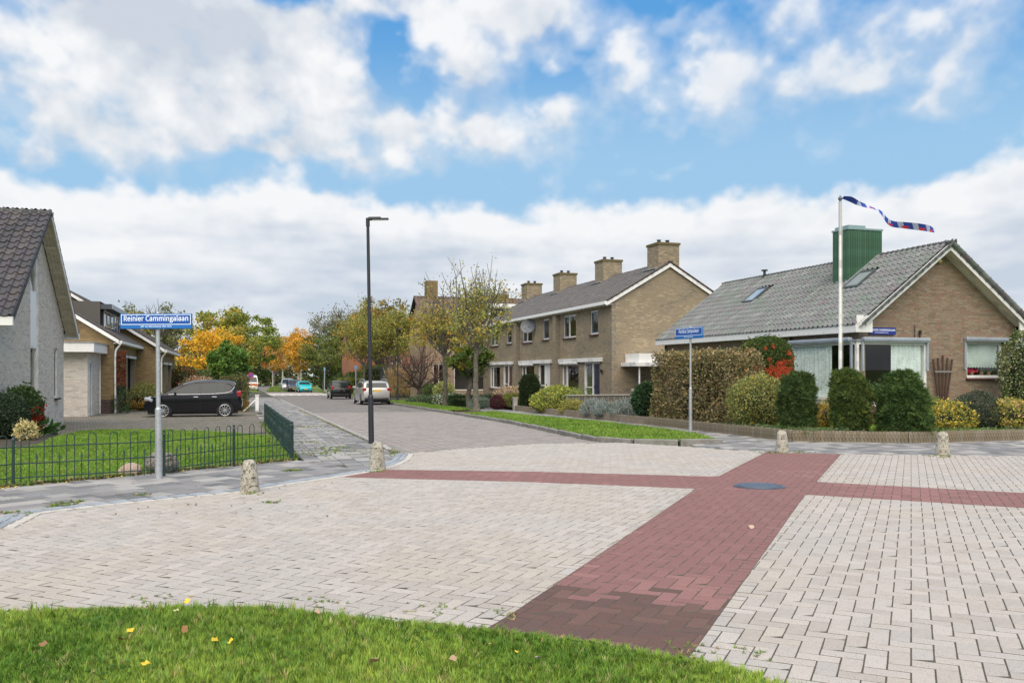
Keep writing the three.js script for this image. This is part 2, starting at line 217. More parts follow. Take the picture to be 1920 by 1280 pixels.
{
  const w = 0.1075, geosB = [...[0, 1, 2].map((k) => paverGeo(w * 2 - 0.008, w - 0.0145, 0.03, 0.0014, k)), ...[0, 1, 2].map((k) => paverGeo(w - 0.008, w * 2 - 0.0145, 0.03, 0.0014, k))];
  const beige = []; for (let k = 0; k < 9; k++) { const q = k / 8, l = 1 + R(-0.09, 0.09); beige.push(C(mix(0.425, 0.455, q) * l, mix(0.40, 0.415, q) * l, mix(0.38, 0.368, q) * l)); }
  const red = []; for (let k = 0; k < 9; k++) { const q = k / 8, l = 1 + R(-0.10, 0.10); red.push(C(mix(0.235, 0.255, q) * l, mix(0.115, 0.13, q) * l, mix(0.108, 0.12, q) * l)); }
  const redOld = shades([0.135, 0.078, 0.066], 5, 0.16, 0.05);
  const A = toAB(gp(960, 1150)), lists = { b: [], r: [] };
  const lerpT = (tb, x) => { for (let i = 1; i < tb.length; i++) if (x < tb[i][0] || i === tb.length - 1) { const k = clamp((x - tb[i - 1][0]) / (tb[i][0] - tb[i - 1][0])); return mix(tb[i - 1][1], tb[i][1], k); } };
  const edge = (l, ab) => l.map((p) => { const q = toAB(gp(...p)); return ab ? [q[0], q[1]] : [q[1], q[0]]; });
  const L = edge([[960, 1150], [1130, 1035], [1305, 916], [1380, 876], [1430, 851]], 1), Rr = edge([[1305, 1215], [1410, 1068], [1510, 927], [1577, 852]], 1), N = edge([[660, 895], [980, 903], [1305, 916], [1510, 927], [1920, 952]], 0), F = edge([[715, 880], [1000, 884], [1335, 893], [1530, 903], [1920, 924]], 0);
  const inRed = (a, b) => Math.max(Math.min(b - lerpT(L, a), lerpT(Rr, a) - b), Math.min(a - lerpT(N, b), lerpT(F, b) - a)), cuts = { b: [], r: [] };
  for (let i = -110; i < 190; i++) for (let j = -10; j < 240; j++) {
    const k = (((i - j) % 4) + 4) % 4; if (k !== 0 && k !== 3) continue;
    const hor = k === 0, b = (i + (hor ? 1 : 0.5)) * w, a = (j + (hor ? 0.5 : 1)) * w, x = a * pa[0] + b * pb[0], z = a * pa[1] + b * pb[1];
    if (!inView(x, z) || !inPoly(crossing, x, z)) continue;
    const ha = hor ? w / 2 - 0.007 : w - 0.007, hb = hor ? w - 0.004 : w / 2 - 0.004, cor = [[-1, -1], [0, -1], [1, -1], [1, 0], [1, 1], [0, 1], [-1, 1], [-1, 0]].map(([q, o]) => [a + q * ha, b + o * hb]), val = cor.map((q) => inRed(...q)), r = inRed(a, b) > 0;
    if (Math.max(...val) > 0.004 && Math.min(...val) < -0.004) { for (const [sg, key] of [[1, 'r'], [-1, 'b']]) { const out = []; cor.forEach((q, n2) => { const m2 = (n2 + 1) % 8, f0 = sg * val[n2] - 0.003, f1 = sg * val[m2] - 0.003; if (f0 > 0) out.push(q); if (f0 * f1 < 0) { const t = f0 / (f0 - f1); out.push([mix(q[0], cor[m2][0], t), mix(q[1], cor[m2][1], t)]); } }); if (out.length > 2) cuts[key].push(out); } continue; }
    const worn = sst(6.2, 4.9, a + (fbm(a * 3, b * 3 + 20, 3, 29) - 0.5) * 1.2 + R(-0.25, 0.25)) > 0.5, d = -z;
    const m = mtx([x, G(x, z) - 0.03 + R(-0.0002, 0.0016), z], [tilt + R(-0.002, 0.002), -PA + R(-0.01, 0.01), R(-0.003, 0.003)]);
    lists[r ? 'r' : 'b'].push({ m, v: Math.floor(R(0, 3)) + (hor ? 0 : 3), c: r ? Math.floor(clamp(fbm(a * 0.7 + 10, b * 0.7 + 40, 4, 19) * 16 - 4 + R(-3, 3), 0, 8.9)) : Math.floor(clamp(fbm(a * 0.9 + 40, b * 0.9 + 40, 4, 13) * 16 - 4 + R(-2.5, 2.5), 0, 8.9)), worn: r && worn });
  }
  for (const key of ['b', 'r']) { const gs = cuts[key].map((poly) => { const y = R(-0.001, 0.001), P = poly.map(([a, b]) => { const x = a * pa[0] + b * pb[0], z = a * pa[1] + b * pb[1]; return [x, G(x, z) + y, z]; }), v = [], n = P.length, worn = key === 'r' && poly[0][0] < 5.7, col = worn ? pick(redOld) : key === 'r' ? pick(red) : pick(beige); for (let k = 1; k + 1 < n; k++) v.push(...P[0], ...P[k], ...P[k + 1]); for (let k = 0; k < n; k++) { const q = P[k], o = P[(k + 1) % n]; v.push(...q, q[0], q[1] - 0.03, q[2], o[0], o[1] - 0.03, o[2], ...q, o[0], o[1] - 0.03, o[2], ...o); } const g = new THREE.BufferGeometry(); g.setAttribute('position', new THREE.Float32BufferAttribute(v, 3)); const cl = new Float32Array(v.length); for (let k = 0; k < v.length; k += 3) { cl[k] = col.r; cl[k + 1] = col.g; cl[k + 2] = col.b; } g.setAttribute('color', new THREE.BufferAttribute(cl, 3)); return g; }); const g = mergeGeometries(gs); g.computeVertexNormals(); stuff(mesh(key === 'r' ? 'cut_red_pavers' : 'cut_pavers', metreUV(g), MM([1, 1, 1], 0.9, { map: paverT, vertexColors: true, side: THREE.DoubleSide }), bed)); }
  for (const l of lists.r) if (l.worn) l.c = 9 + Math.floor(R(0, 5));
  pieces('paver', 'pavers', geosB, beige, lists.b, bed, 300, { map: paverT, rough: 0.9 });
  pieces('red_paver', 'red_pavers', geosB, [...red, ...redOld], lists.r, bed, 220, { map: paverT, rough: 0.9 });
}

// ---------- the street ----------
const streetL = (s) => 3.05 + (s - 16) * 0.006, streetR = (s) => (s < 30 ? mix(8.05, 8.85, sst(17, 30, s)) : 8.85 + (s - 30) * 0.02);
const clinkerT = tex(512, (u, v, i, j) => { const by = Math.floor(v * 32), bx = Math.floor(u * 16 + (by % 2) * 0.5), h = hash(bx % 16, by, 4), e = Math.min((v * 32) % 1, ((u * 16 + (by % 2) * 0.5) % 1) * 2); const g = (0.60 + (h - 0.5) * 0.16 + (fbm(u * 80, v * 80, 2, 3, 80) - 0.5) * 0.1) * (e < 0.12 ? 0.72 : 1); return [g, g * 0.975, g * 0.95]; }, true, 0.3);
const streetPoly = [];
for (let s = 400; s >= 17; s -= s > 60 ? 20 : 2) streetPoly.push(W(streetL(s), s));
for (const q of [[765, 850], [880, 840], [1000, 832], [1150, 830]]) streetPoly.push(gp(...q));
for (let s = 18; s <= 400; s += s > 60 ? 20 : 2) streetPoly.push(W(streetR(s), s));
const street = struct(sheet('street', streetPoly, MM([0.62, 0.605, 0.59], 0.95, { map: clinkerT }), -0.02));
{
  const w = 0.11, geo = [0, 1].map((k) => paverGeo(w * 2 - 0.006, w - 0.006, 0.025, 0.004, k)), list = [], pal = shades([0.29, 0.265, 0.25], 9, 0.15, 0.05);
  for (let s = 16.2; s < 40; s += w) for (let t = 2.9; t < 9.4; t += w * 2) {
    const row = Math.round(s / w), tt = t + (row % 2) * w, p = W(tt, s); if (tt < streetL(s) + 0.1 || tt > streetR(s) - 0.1 || !inPoly(streetPoly, p.x, p.z)) continue;
    list.push({ m: mtx([p.x, p.y - 0.025 + R(-0.002, 0.002), p.z], [tilt + R(-0.012, 0.012), TH + R(-0.02, 0.02), R(-0.012, 0.012)]), v: row % 2, c: Math.floor(R(0, 9)) });
  }
  pieces('paver', 'pavers', geo, pal, list, street, 40, { map: grainT, rough: 0.95 });
}
// raised crossing further down the street, with pale teeth
{
  const p = [W(streetL(92), 92), W(streetR(92), 92), W(streetR(112), 112), W(streetL(112), 112)];
  sheet('raised_table', p, MM([0.50, 0.475, 0.44], 0.95, { map: grainT }), -0.008, street);
  const red = sheet('red_strip', [W(streetL(112), 112.2), W(streetR(112), 112.2), W(streetR(112), 114.5), W(streetL(112), 114.5)], MM([0.22, 0.09, 0.075], 0.95), -0.008, street);
  for (let t = 3.7; t < 9; t += 0.85) sheet('tooth_marking', [W(t, 92.2), W(t + 0.42, 92.2), W(t + 0.21, 96)], MM([0.8, 0.8, 0.78], 0.7), -0.004, street);
}

// ---------- pavements: concrete slabs ----------
const slabPal = [...shades([0.235, 0.235, 0.24], 8, 0.2, 0.03), ...shades([0.36, 0.35, 0.335], 4, 0.12, 0.02), ...shades([0.155, 0.16, 0.165], 3, 0.1, 0.02)];
function slabField(name, poly, origin, ang, sw, sl, maxParts, label, limit = 60, gapM = 0.012, y = 0) {
  const base = struct(sheet(name, poly, MM([0.07, 0.068, 0.048], 1, { map: grainT }), -0.012 + y)), list = [], geo = [0, 1, 2].map((k) => paverGeo(sl - gapM, sw - gapM, 0.03, 0.004, k));
  const ux = [Math.cos(ang), Math.sin(ang)], uz = [-Math.sin(ang), Math.cos(ang)];
  for (let j = -220; j < 220; j++) for (let i = -220; i < 220; i++) {
    const a = (i + (((j % 2) + 2) % 2) * 0.5) * sl, b = j * sw, x = origin.x + a * ux[0] + b * uz[0], z = origin.z + a * ux[1] + b * uz[1];
    if (z < -limit || !inView(x, z) || !inPoly(poly, x, z)) continue;
    list.push({ m: mtx([x, G(x, z) - 0.03 + y + R(-0.005, 0.003), z], [tilt + R(-0.015, 0.015), -ang + R(-0.015, 0.015), R(-0.015, 0.015)]), v: Math.floor(R(0, 3)), c: Math.floor(R(0, slabPal.length)) });
  }
  pieces('slab', 'slabs', geo, slabPal, list, base, maxParts, { map: paverT, rough: 0.92 }); return base;
}
const fenceA = gp(24, 911), fenceC = gp(545, 862), fdir = fenceC.clone().sub(fenceA).setY(0).normalize(), fang = Math.atan2(fdir.z, fdir.x);
const fenceLeft = fenceA.clone().addScaledVector(fdir, -3);
const cornerCut = gp(680, 884);
slabField('front_pavement', [...kerbLeft.slice(1, 8), fenceC.clone().add(V(0.25, 0, 0.1)), fenceC, fenceA, fenceLeft, gp(-260, 960)], fenceA, fang, 0.3, 0.3, 300, '', 60);
const sideW = [fenceC.clone().add(V(0.25, 0, 0.1)), ...kerbLeft.slice(7)];
for (let s = 17.5; s <= 120; s += 4) sideW.push(W(streetL(s) - 0.02, s)); for (let s = 120; s >= 17; s -= 10) sideW.push(W(1.02, s));
slabField('side_pavement', sideW, W(1.02, 16), TH * -1 + Math.PI / 2, 0.3, 0.3, 160, '', 118);
const lowWall = [W(12.95, 40), W(12.95, 26), W(12.7, 20.9), W(12.55, 17.55), W(14.68, 16.2), W(18.1, 16.2), W(24, 16.6)];
const walkR = [W(11.25, 19.6), W(11.6, 22), W(11.7, 27), W(11.25, 32), W(11.1, 37), W(11.1, 48), W(11.3, 70), W(11.6, 110), W(13.2, 110), W(13.0, 48), ...lowWall, gp(2300, 862), gp(1920, 855), gp(1570, 851), gp(1446, 848), gp(1380, 843), gp(1300, 836)];
slabField('corner_pavement', walkR, W(11.3, 20), -TH, 0.3, 0.3, 100, '', 46);
// flat edging stones along the crossing (blue grey) and a pale line of pavers beside them
{
  const line = (pts, off) => { const r = []; for (let i = 0; i + 1 < pts.length; i++) { const a = pts[i], b = pts[i + 1], n = Math.max(1, Math.round(a.distanceTo(b) / 0.06)); for (let k = 0; k < n; k++) r.push(a.clone().lerp(b, k / n)); } r.push(pts[pts.length - 1]); return r; };
  const run = (pts, step, f) => { const l = line(pts); let acc = 0, last = l[0]; for (let i = 1; i < l.length; i++) { acc = l[i].distanceTo(last); if (acc >= step) { f(last.clone().lerp(l[i], 0.5), Math.atan2(l[i].z - last.z, l[i].x - last.x)); last = l[i]; } } };
  const kl = kerbLeft.slice(1), g = paverGeo(0.196, 0.1, 0.035, 0.004, 3), lists = [];
  const edging = struct(sheet('edging', [...kl.map((p) => p.clone().add(V(0.04, 0, 0.04))), ...kl.slice().reverse().map((p) => p.clone().add(V(-0.2, 0, -0.22)))], jointM, -0.008));
  for (const [o, pal] of [[0.05, 0], [0.16, 0], [-0.06, 8]]) run(kl, 0.2, (p, a) => { const x = p.x + Math.sin(a) * o, z = p.z - Math.cos(a) * o; lists.push({ m: mtx([x, G(x, z) - 0.024, z], [tilt, -a, 0]), v: 0, c: (pal === 0 ? 0 : 6) + Math.floor(R(0, 5)) }); });
  pieces('edging_stone', 'edging_stones', [g], [...shades([0.30, 0.33, 0.37], 6, 0.15, 0.02), ...shades([0.55, 0.52, 0.47], 5, 0.08, 0.02)], lists, edging, 220, { map: grainT });
  // kerb stones on the right of the street
  const kg = new B().rbox(0.985, 0.26, 0.13, 0.02, [0, 0, 0]).geo(), kp = []; for (let s = 18.4; s <= 110; s += 2) kp.push(W(streetR(s) + 0.075, s));
  const tip = [W(10.6, 17.4), W(9.7, 17.55), W(9.0, 17.9)]; const kerb = struct(sub('kerb', scene)), kl2 = [];
  run([...tip, ...kp], 1, (p, a) => kl2.push({ m: mtx([p.x, G(p.x, p.z) - 0.03 + R(-0.008, 0.008), p.z], [tilt, -a + R(-0.01, 0.01), 0]), v: 0, c: Math.floor(R(0, 5)) }));
  pieces('kerb_stone', 'kerb_stones', [kg], shades([0.25, 0.24, 0.22], 5, 0.15, 0.03), kl2, kerb, 120, { map: grainT, bump: grainB, bumpScale: 0.004 });
  // low flush stones on the left of the street
  const fl = []; for (let s = 18; s <= 70; s += 2) fl.push(W(streetL(s), s));
  const kerb2 = struct(sub('flush_kerb', scene)), kl3 = []; run(fl, 1, (p, a) => kl3.push({ m: mtx([p.x, G(p.x, p.z) - 0.10 + R(-0.006, 0.006), p.z], [tilt, -a + R(-0.012, 0.012), 0]), v: 0, c: Math.floor(R(0, 5)) }));
  pieces('kerb_stone', 'kerb_stones', [kg], shades([0.38, 0.37, 0.35], 5, 0.12, 0.03), kl3, kerb2, 60, { map: grainT });
}
// ---------- driveway, garden ground ----------
const cobbleT = tex(512, (u, v) => { const by = Math.floor(v * 20), bx = Math.floor(u * 20 + (by % 2) * 0.5), h = hash(bx % 20, by, 14), e = Math.min((v * 20) % 1, (u * 20 + (by % 2) * 0.5) % 1); const m = fbm(u * 3, v * 3, 5, 9, 3); const g = (0.57 + (h - 0.5) * 0.14) * (e < 0.14 ? 0.62 : 1), k = sst(0.52, 0.68, m) * 0.2; return [g * (1 - k * 0.7), g * (0.96 - k * 0.4), g * (0.9 - k)]; }, true, 0.45);
const lawnPoly = [fenceLeft, fenceC, W(0.97, 20), gp(500, 818), gp(440, 812), gp(350, 808), gp(300, 806), gp(200, 806), gp(150, 809), gp(110, 818), gp(92, 824), gp(75, 833), gp(40, 840), gp(-80, 846)].map((p) => p.clone());
struct(sheet('driveway', [W(1.0, 19), W(1.0, 48), W(-9, 48), W(-9, 20), W(-3, 18)], MM([0.62, 0.60, 0.55], 0.95, { map: cobbleT }), -0.03));
struct(sheet('lawn_soil', lawnPoly, MM([0.05, 0.085, 0.02], 1, { map: grainT }), 0.0));
struct(sheet('planting_bed', [gp(-120, 850), gp(-80, 846), gp(40, 840), gp(75, 833), gp(92, 824), gp(110, 812), gp(60, 806), gp(-80, 815), W(-12, 22)], M.soil, -0.002));
const gardenR = [...lowWall.slice(0), W(30, 20), W(30, 45), W(13.2, 45)];
struct(sheet('garden_soil', gardenR, M.soil, 0.16));
const lawnR = [W(14.0, 21), W(15, 17.6), W(18.2, 17.0), W(26, 17.4), W(26, 21.3), W(17.4, 21.3), W(17.4, 30), W(14.4, 30)];
struct(sheet('garden_lawn', lawnR, MM([0.06, 0.11, 0.025], 1, { map: grainT }), 0.17));
struct(sheet('front_gardens', [W(13.0, 34), W(18.3, 34), W(18.3, 72), W(13.2, 72)], MM([0.16, 0.15, 0.12], 1, { map: grainT }), -0.03));
struct(sheet('red_drive', [W(9.05, 36.3), W(11.1, 37.8), W(11.1, 40.5), W(9.2, 39)], MM([0.30, 0.17, 0.14], 1, { map: cobbleT }), 0.02));
const verge1 = [W(9.0, 17.95), W(9.7, 17.62), W(10.5, 17.5), W(11.2, 19.5), W(11.55, 22), W(11.65, 27), W(11.2, 32), W(11.05, 37.4), W(9.15, 35.8), W(9.02, 31), W(8.85, 26), W(8.55, 22), W(8.3, 18.8)];
const verge2 = [W(9.25, 39.3), W(9.5, 50), W(9.75, 60), W(11.2, 60), W(11.05, 48), W(11.05, 40.9)];
const verge3 = [W(9.9, 68), W(10.9, 120), W(14, 120), W(11.3, 68)];
for (const v of [verge1, verge2, verge3]) struct(sheet('verge_soil', v, MM([0.05, 0.075, 0.02], 1, { map: grainT }), 0.05));
const verge4 = [W(4.2, 126), W(9.8, 126), W(11.5, 260), W(10, 260)];
const frontGrass = [...grassEdge.slice(1), V(3, 0, -2.0), V(-5, 0, -2.0), V(-5, 0, -5.2)];
struct(sheet('front_verge', frontGrass, MM([0.045, 0.075, 0.02], 1, { map: grainT }), 0.004));
// ---------- building kit: local x = across the street (T), local z = towards the crossing ----------
const wallM = (kind, x, y, z) => { const m = new THREE.Matrix4(); if (kind === 'L') m.makeBasis(V(0, 0, 1), V(0, 1, 0), V(-1, 0, 0)); else if (kind === 'R') m.makeBasis(V(0, 0, -1), V(0, 1, 0), V(1, 0, 0)); return m.setPosition(x, y, z); };
function house(name, label, cat, t0, s0, group) { const p = W(t0, s0); p.y = 0; const h = thing(name, label, cat, p, TH, group); h.userData.o = [t0, s0]; h.updateMatrixWorld(true); return h; }
function settle(h, y) { for (const c of h.children) c.position.y -= y; h.position.y = y; delete h.userData.o; h.updateMatrixWorld(true); return h; }
const scan = (poly, y) => { const xs = []; for (let i = 0, j = poly.length - 1; i < poly.length; j = i++) { const [ax, ay] = poly[j], [bx, by] = poly[i]; if ((ay > y) !== (by > y)) xs.push(ax + (bx - ax) * (y - ay) / (by - ay)); } return xs.sort((a, b) => a - b); };
const brickGeo = [0, 1].map((k) => metreUV(new RoundedBoxGeometry(1, 0.052, 0.02, 1, 0.004), k * 0.3, 0));
const brickBox = metreUV(new THREE.BoxGeometry(1, 0.052, 0.02));
function brickWall(h, kind, x, y, z, poly, holes, pal, o = {}) {
  const th = o.th ?? 0.22, shape = new THREE.Shape(poly.map((p) => new THREE.Vector2(...p)));
  for (const [u0, y0, u1, y1] of holes) shape.holes.push(new THREE.Path([[u0, y0], [u0, y1], [u1, y1], [u1, y0]].map((p) => new THREE.Vector2(...p))));
  const g = new THREE.ExtrudeGeometry(shape, { depth: th, bevelEnabled: false, steps: 1 }); g.translate(0, 0, -th - 0.007);
  const w = mesh(o.name ?? 'wall', metreUV(g), o.mortar ?? M.mortar, h); w.applyMatrix4(wallM(kind, x, y, z));
  const list = [], course = o.course ?? 0.0625, L = 0.21, ys = poly.map((p) => p[1]), y0 = Math.min(...ys), y1 = Math.max(...ys);
  for (let r = 0, yy = y0 + course / 2; yy < y1 - 0.01; r++, yy += course) {
    let iv = []; const xs = scan(poly, yy); for (let i = 0; i + 1 < xs.length; i += 2) iv.push([xs[i], xs[i + 1]]);
    for (const [a, b0, b, t1] of holes) if (yy > b0 && yy < t1) iv = iv.flatMap(([p, q]) => [[p, Math.min(q, a)], [Math.max(p, b), q]].filter(([m, n]) => n - m > 0.03));
    const ph = (r % 2) * (L + 0.01) / 2 + (hash(r, 5) < 0.3 ? 0.055 : 0);
    for (const [p, q] of iv) for (let k = Math.floor((p - ph) / (L + 0.01)) - 1; ; k++) {
      const a = Math.max(p, ph + k * (L + 0.01)), b = Math.min(q, ph + k * (L + 0.01) + L); if (a >= q) break; if (b - a < 0.025) continue;
      list.push({ m: mtx([(a + b) / 2, yy, -0.010 + R(-0.003, 0.002)], [0, R(-0.012, 0.012), 0], [b - a, 1, 1]), v: 0, c: o.choose ? o.choose((a + b) / 2, yy) : Math.floor(rnd() * pal.length) });
    }
  }
  h.updateMatrixWorld(true);
  pieces('brick', 'bricks', [brickBox], pal, list, w, o.max ?? 0, { map: grainT, rough: 0.95 });
  return w;
}
function windowUnit(h, kind, x, y, z, u0, y0, u1, y1, o = {}) {
  const w = sub(o.part ?? 'window', h, o.label); w.applyMatrix4(wallM(kind, x, y, z));
  const f = o.fw ?? 0.07, rc = o.recess ?? 0.09, zf = -rc, fm = o.mat ?? M.white, b = new B(), dv = [u0 + f, ...(o.cols ?? []).map((k) => mix(u0, u1, k)), u1 - f];
  b.b2(u0, u1, y1 - f, y1, zf - 0.06, zf).b2(u0, u1, y0, y0 + f, zf - 0.06, zf).b2(u0, u0 + f, y0 + f, y1 - f, zf - 0.06, zf).b2(u1 - f, u1, y0 + f, y1 - f, zf - 0.06, zf);
  for (const c of (o.cols ?? [])) { const q = mix(u0, u1, c); b.b2(q - f / 2, q + f / 2, y0 + f, y1 - f, zf - 0.058, zf + 0.004); }
  for (const [ca, cb, k] of (o.bars ?? [])) { const q = mix(y0, y1, k); b.b2(mix(u0, u1, ca) + f * 0.5, mix(u0, u1, cb) - f * 0.5, q - f * 0.4, q + f * 0.4, zf - 0.056, zf + 0.003); }
  b.build('frame', fm, w);
  if (o.sash !== undefined) for (const k of [].concat(o.sash)) { const a = dv[k] + 0.012, c = dv[k + 1] - 0.012, q = 0.045, s = new B(); s.b2(a, c, y1 - f - q, y1 - f, zf - 0.03, zf + 0.012).b2(a, c, y0 + f, y0 + f + q, zf - 0.03, zf + 0.012).b2(a, a + q, y0 + f + q, y1 - f - q, zf - 0.03, zf + 0.012).b2(c - q, c, y0 + f + q, y1 - f - q, zf - 0.03, zf + 0.012); s.build('sash', o.sashMat ?? M.dark, w); }
  for (let i = 0; i + 1 < dv.length; i++) { const pg = new THREE.PlaneGeometry(dv[i + 1] - dv[i], y1 - y0 - 2 * f); const p = mesh('pane', pg, M.glass, w); p.position.set((dv[i] + dv[i + 1]) / 2, (y0 + y1) / 2, zf - 0.03); }
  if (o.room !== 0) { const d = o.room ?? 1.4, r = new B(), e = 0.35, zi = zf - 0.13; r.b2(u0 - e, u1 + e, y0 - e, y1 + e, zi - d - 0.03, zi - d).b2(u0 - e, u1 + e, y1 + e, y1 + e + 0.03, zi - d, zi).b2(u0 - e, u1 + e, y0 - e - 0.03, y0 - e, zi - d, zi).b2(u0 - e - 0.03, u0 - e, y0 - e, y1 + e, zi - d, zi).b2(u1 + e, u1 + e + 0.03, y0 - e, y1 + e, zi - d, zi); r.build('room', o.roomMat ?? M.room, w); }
  if (o.sill) { const s = new B(); s.rbox(u1 - u0 + 0.12, 0.06, 0.16 + rc, 0.012, [(u0 + u1) / 2, y0 - 0.035, -rc + 0.06]); s.build('sill', o.sillMat ?? M.sillBrown, w); }
  for (const [a, c, lo, m] of (o.curtains ?? [])) { const W2 = (c - a) * (u1 - u0), n = Math.max(8, Math.round(W2 / 0.018)), g = new THREE.PlaneGeometry(W2, (y1 - y0) * (1 - lo) - 2 * f, n, 1), p = g.attributes.position; for (let i = 0; i < p.count; i++) { const q = p.getX(i); p.setZ(i, 0.022 * Math.sin(q * 52 + Math.sin(q * 11) * 1.2)); } g.computeVertexNormals(); const k = mesh('curtain', g, m ?? M.curtain, w); k.position.set(mix(u0, u1, (a + c) / 2), mix(y0, y1, lo) + (y1 - y0) * (1 - lo) / 2, zf - 0.16); }
  return w;
}
function tileGeo(w, l, A = 0.035, n = 8) {   // pan tile: x across, z down the slope, lip at the low end
  const p = [], prof = (u) => A * (u < 0.55 ? -0.35 * Math.sin(u / 0.55 * Math.PI) : Math.sin((u - 0.55) / 0.45 * Math.PI)), pt = (i, j) => { const u = i / n; return [u * w, prof(u) + (j ? 0.035 : 0.0) + 0.012, j ? 0 : -l - 0.05]; };
  for (let i = 0; i < n; i++) { const a = pt(i, 0), b = pt(i + 1, 0), c = pt(i + 1, 1), d = pt(i, 1); p.push(...d, ...c, ...b, ...d, ...b, ...a); const e = [d[0], d[1] - 0.028, 0], f = [c[0], c[1] - 0.028, 0]; p.push(...e, ...f, ...c, ...e, ...c, ...d); }
  for (const i of [0, n]) { const d = pt(i, 1), a = pt(i, 0), s = i ? 1 : -1, e = [d[0], d[1] - 0.03, 0], f = [a[0], a[1] - 0.03, a[2]]; p.push(...(s > 0 ? [...d, ...e, ...f, ...d, ...f, ...a] : [...d, ...f, ...e, ...d, ...a, ...f])); }
  const g = new THREE.BufferGeometry(); g.setAttribute('position', new THREE.Float32BufferAttribute(p, 3)); g.computeVertexNormals(); return metreUV(g);
}
function roofSlope(h, e0, e1, r0, o) {   // e0, e1: ends of the eave; r0: ridge above e0
  const up = r0.clone().sub(e0), sl = up.length(); up.normalize(); let X = e1.clone().sub(e0); const len = X.length(); X.normalize(); const Z = up.clone().negate(); let N = Z.clone().cross(X); let start = e0.clone();
  if (N.y < 0) { X.negate(); N.negate(); start = e1.clone(); }
  const w = len / Math.round(len / o.w), l = sl / Math.round(sl / o.l), geos = [tileGeo(w, l, o.A)], list = [], q = new THREE.Matrix4().makeBasis(X, N, Z);
  const roof = o.parent ?? sub('roof', h);
  const deck = new B(); deck.box(len, 0.03, sl - 0.02, [0, 0, 0]); const dk = deck.build('roof_deck', M.roofUnder, roof); dk.applyMatrix4(q.clone().setPosition(start.clone().addScaledVector(X, len / 2).addScaledVector(up, sl / 2).addScaledVector(N, -0.03)));
  const dist = (c) => c;
  for (let r = 0; r < Math.round(sl / l); r++) for (let c = 0; c < Math.round(len / w); c++) {
    const u = c * w, v = r * l; if (o.skip && o.skip(u + w / 2, v + l / 2)) continue;
    const m = new THREE.Matrix4().makeBasis(X, N, Z); m.setPosition(start.clone().addScaledVector(X, u).addScaledVector(up, v - (r === 0 ? 0.03 : 0)).addScaledVector(N, R(-0.003, 0.004)));
    m.multiply(new THREE.Matrix4().makeRotationFromEuler(new THREE.Euler(R(-0.008, 0.008), R(-0.008, 0.008), R(-0.008, 0.008))));
    list.push({ m, v: 0, c: o.choose ? o.choose(u, v) : Math.floor(rnd() * o.pal.length) });
  }
  pieces('tile', 'tiles', geos, o.pal, list, roof, o.max ?? 0, { map: o.map ?? grainT, rough: o.rough ?? 0.75 });
  return { roof, X, N, up, start, sl, len };
}
const halfPipe = (r, l, r2 = r) => { const g = new THREE.CylinderGeometry(r2, r, l, 10, 1, true, -Math.PI / 2, Math.PI); g.rotateX(Math.PI / 2); g.rotateZ(0); const g2 = new THREE.CylinderGeometry(r * 1.12, r * 1.12, 0.05, 10, 1, true, -Math.PI / 2, Math.PI); g2.rotateX(Math.PI / 2); g2.translate(0, 0, l / 2 - 0.02); return new B().add(g).add(g2).geo(); };
function capRow(name, many, roof, a, b, up, r, step, pal, max = 60) {   // a row of half-round tiles from a to b
  const d = b.clone().sub(a), n = Math.round(d.length() / step); d.normalize(); const X = up.clone().cross(d).normalize(), Y = d.clone().cross(X), list = [], g = halfPipe(r, d.length() * 0 + step, r * 0.94);
  // half pipe bulges along +z after the turn: bring the bulge onto Y
  for (let i = 0; i < n; i++) { const m = new THREE.Matrix4().makeBasis(X, Y, d); m.setPosition(a.clone().addScaledVector(d, (i + 0.5) * step)); list.push({ m, v: 0, c: Math.floor(rnd() * pal.length) }); }
  pieces(name, many, [g], pal, list, roof, max, { map: grainT, rough: 0.85 });
}
const slab = (h, name, mat, a, b, c, d, th, parent = h) => { // a quad plate with thickness
  const n = b.clone().sub(a).cross(d.clone().sub(a)).normalize().multiplyScalar(th), P = [a, b, c, d], Q = P.map((p) => p.clone().add(n)), v = [], f = (p, q, r, s) => v.push(...p.toArray(), ...q.toArray(), ...r.toArray(), ...p.toArray(), ...r.toArray(), ...s.toArray());
  f(Q[0], Q[1], Q[2], Q[3]); f(P[3], P[2], P[1], P[0]); for (let i = 0; i < 4; i++) f(P[i], P[(i + 1) % 4], Q[(i + 1) % 4], Q[i]);
  const g = new THREE.BufferGeometry(); g.setAttribute('position', new THREE.Float32BufferAttribute(v, 3)); g.computeVertexNormals(); return mesh(name, metreUV(g), mat, parent);
};

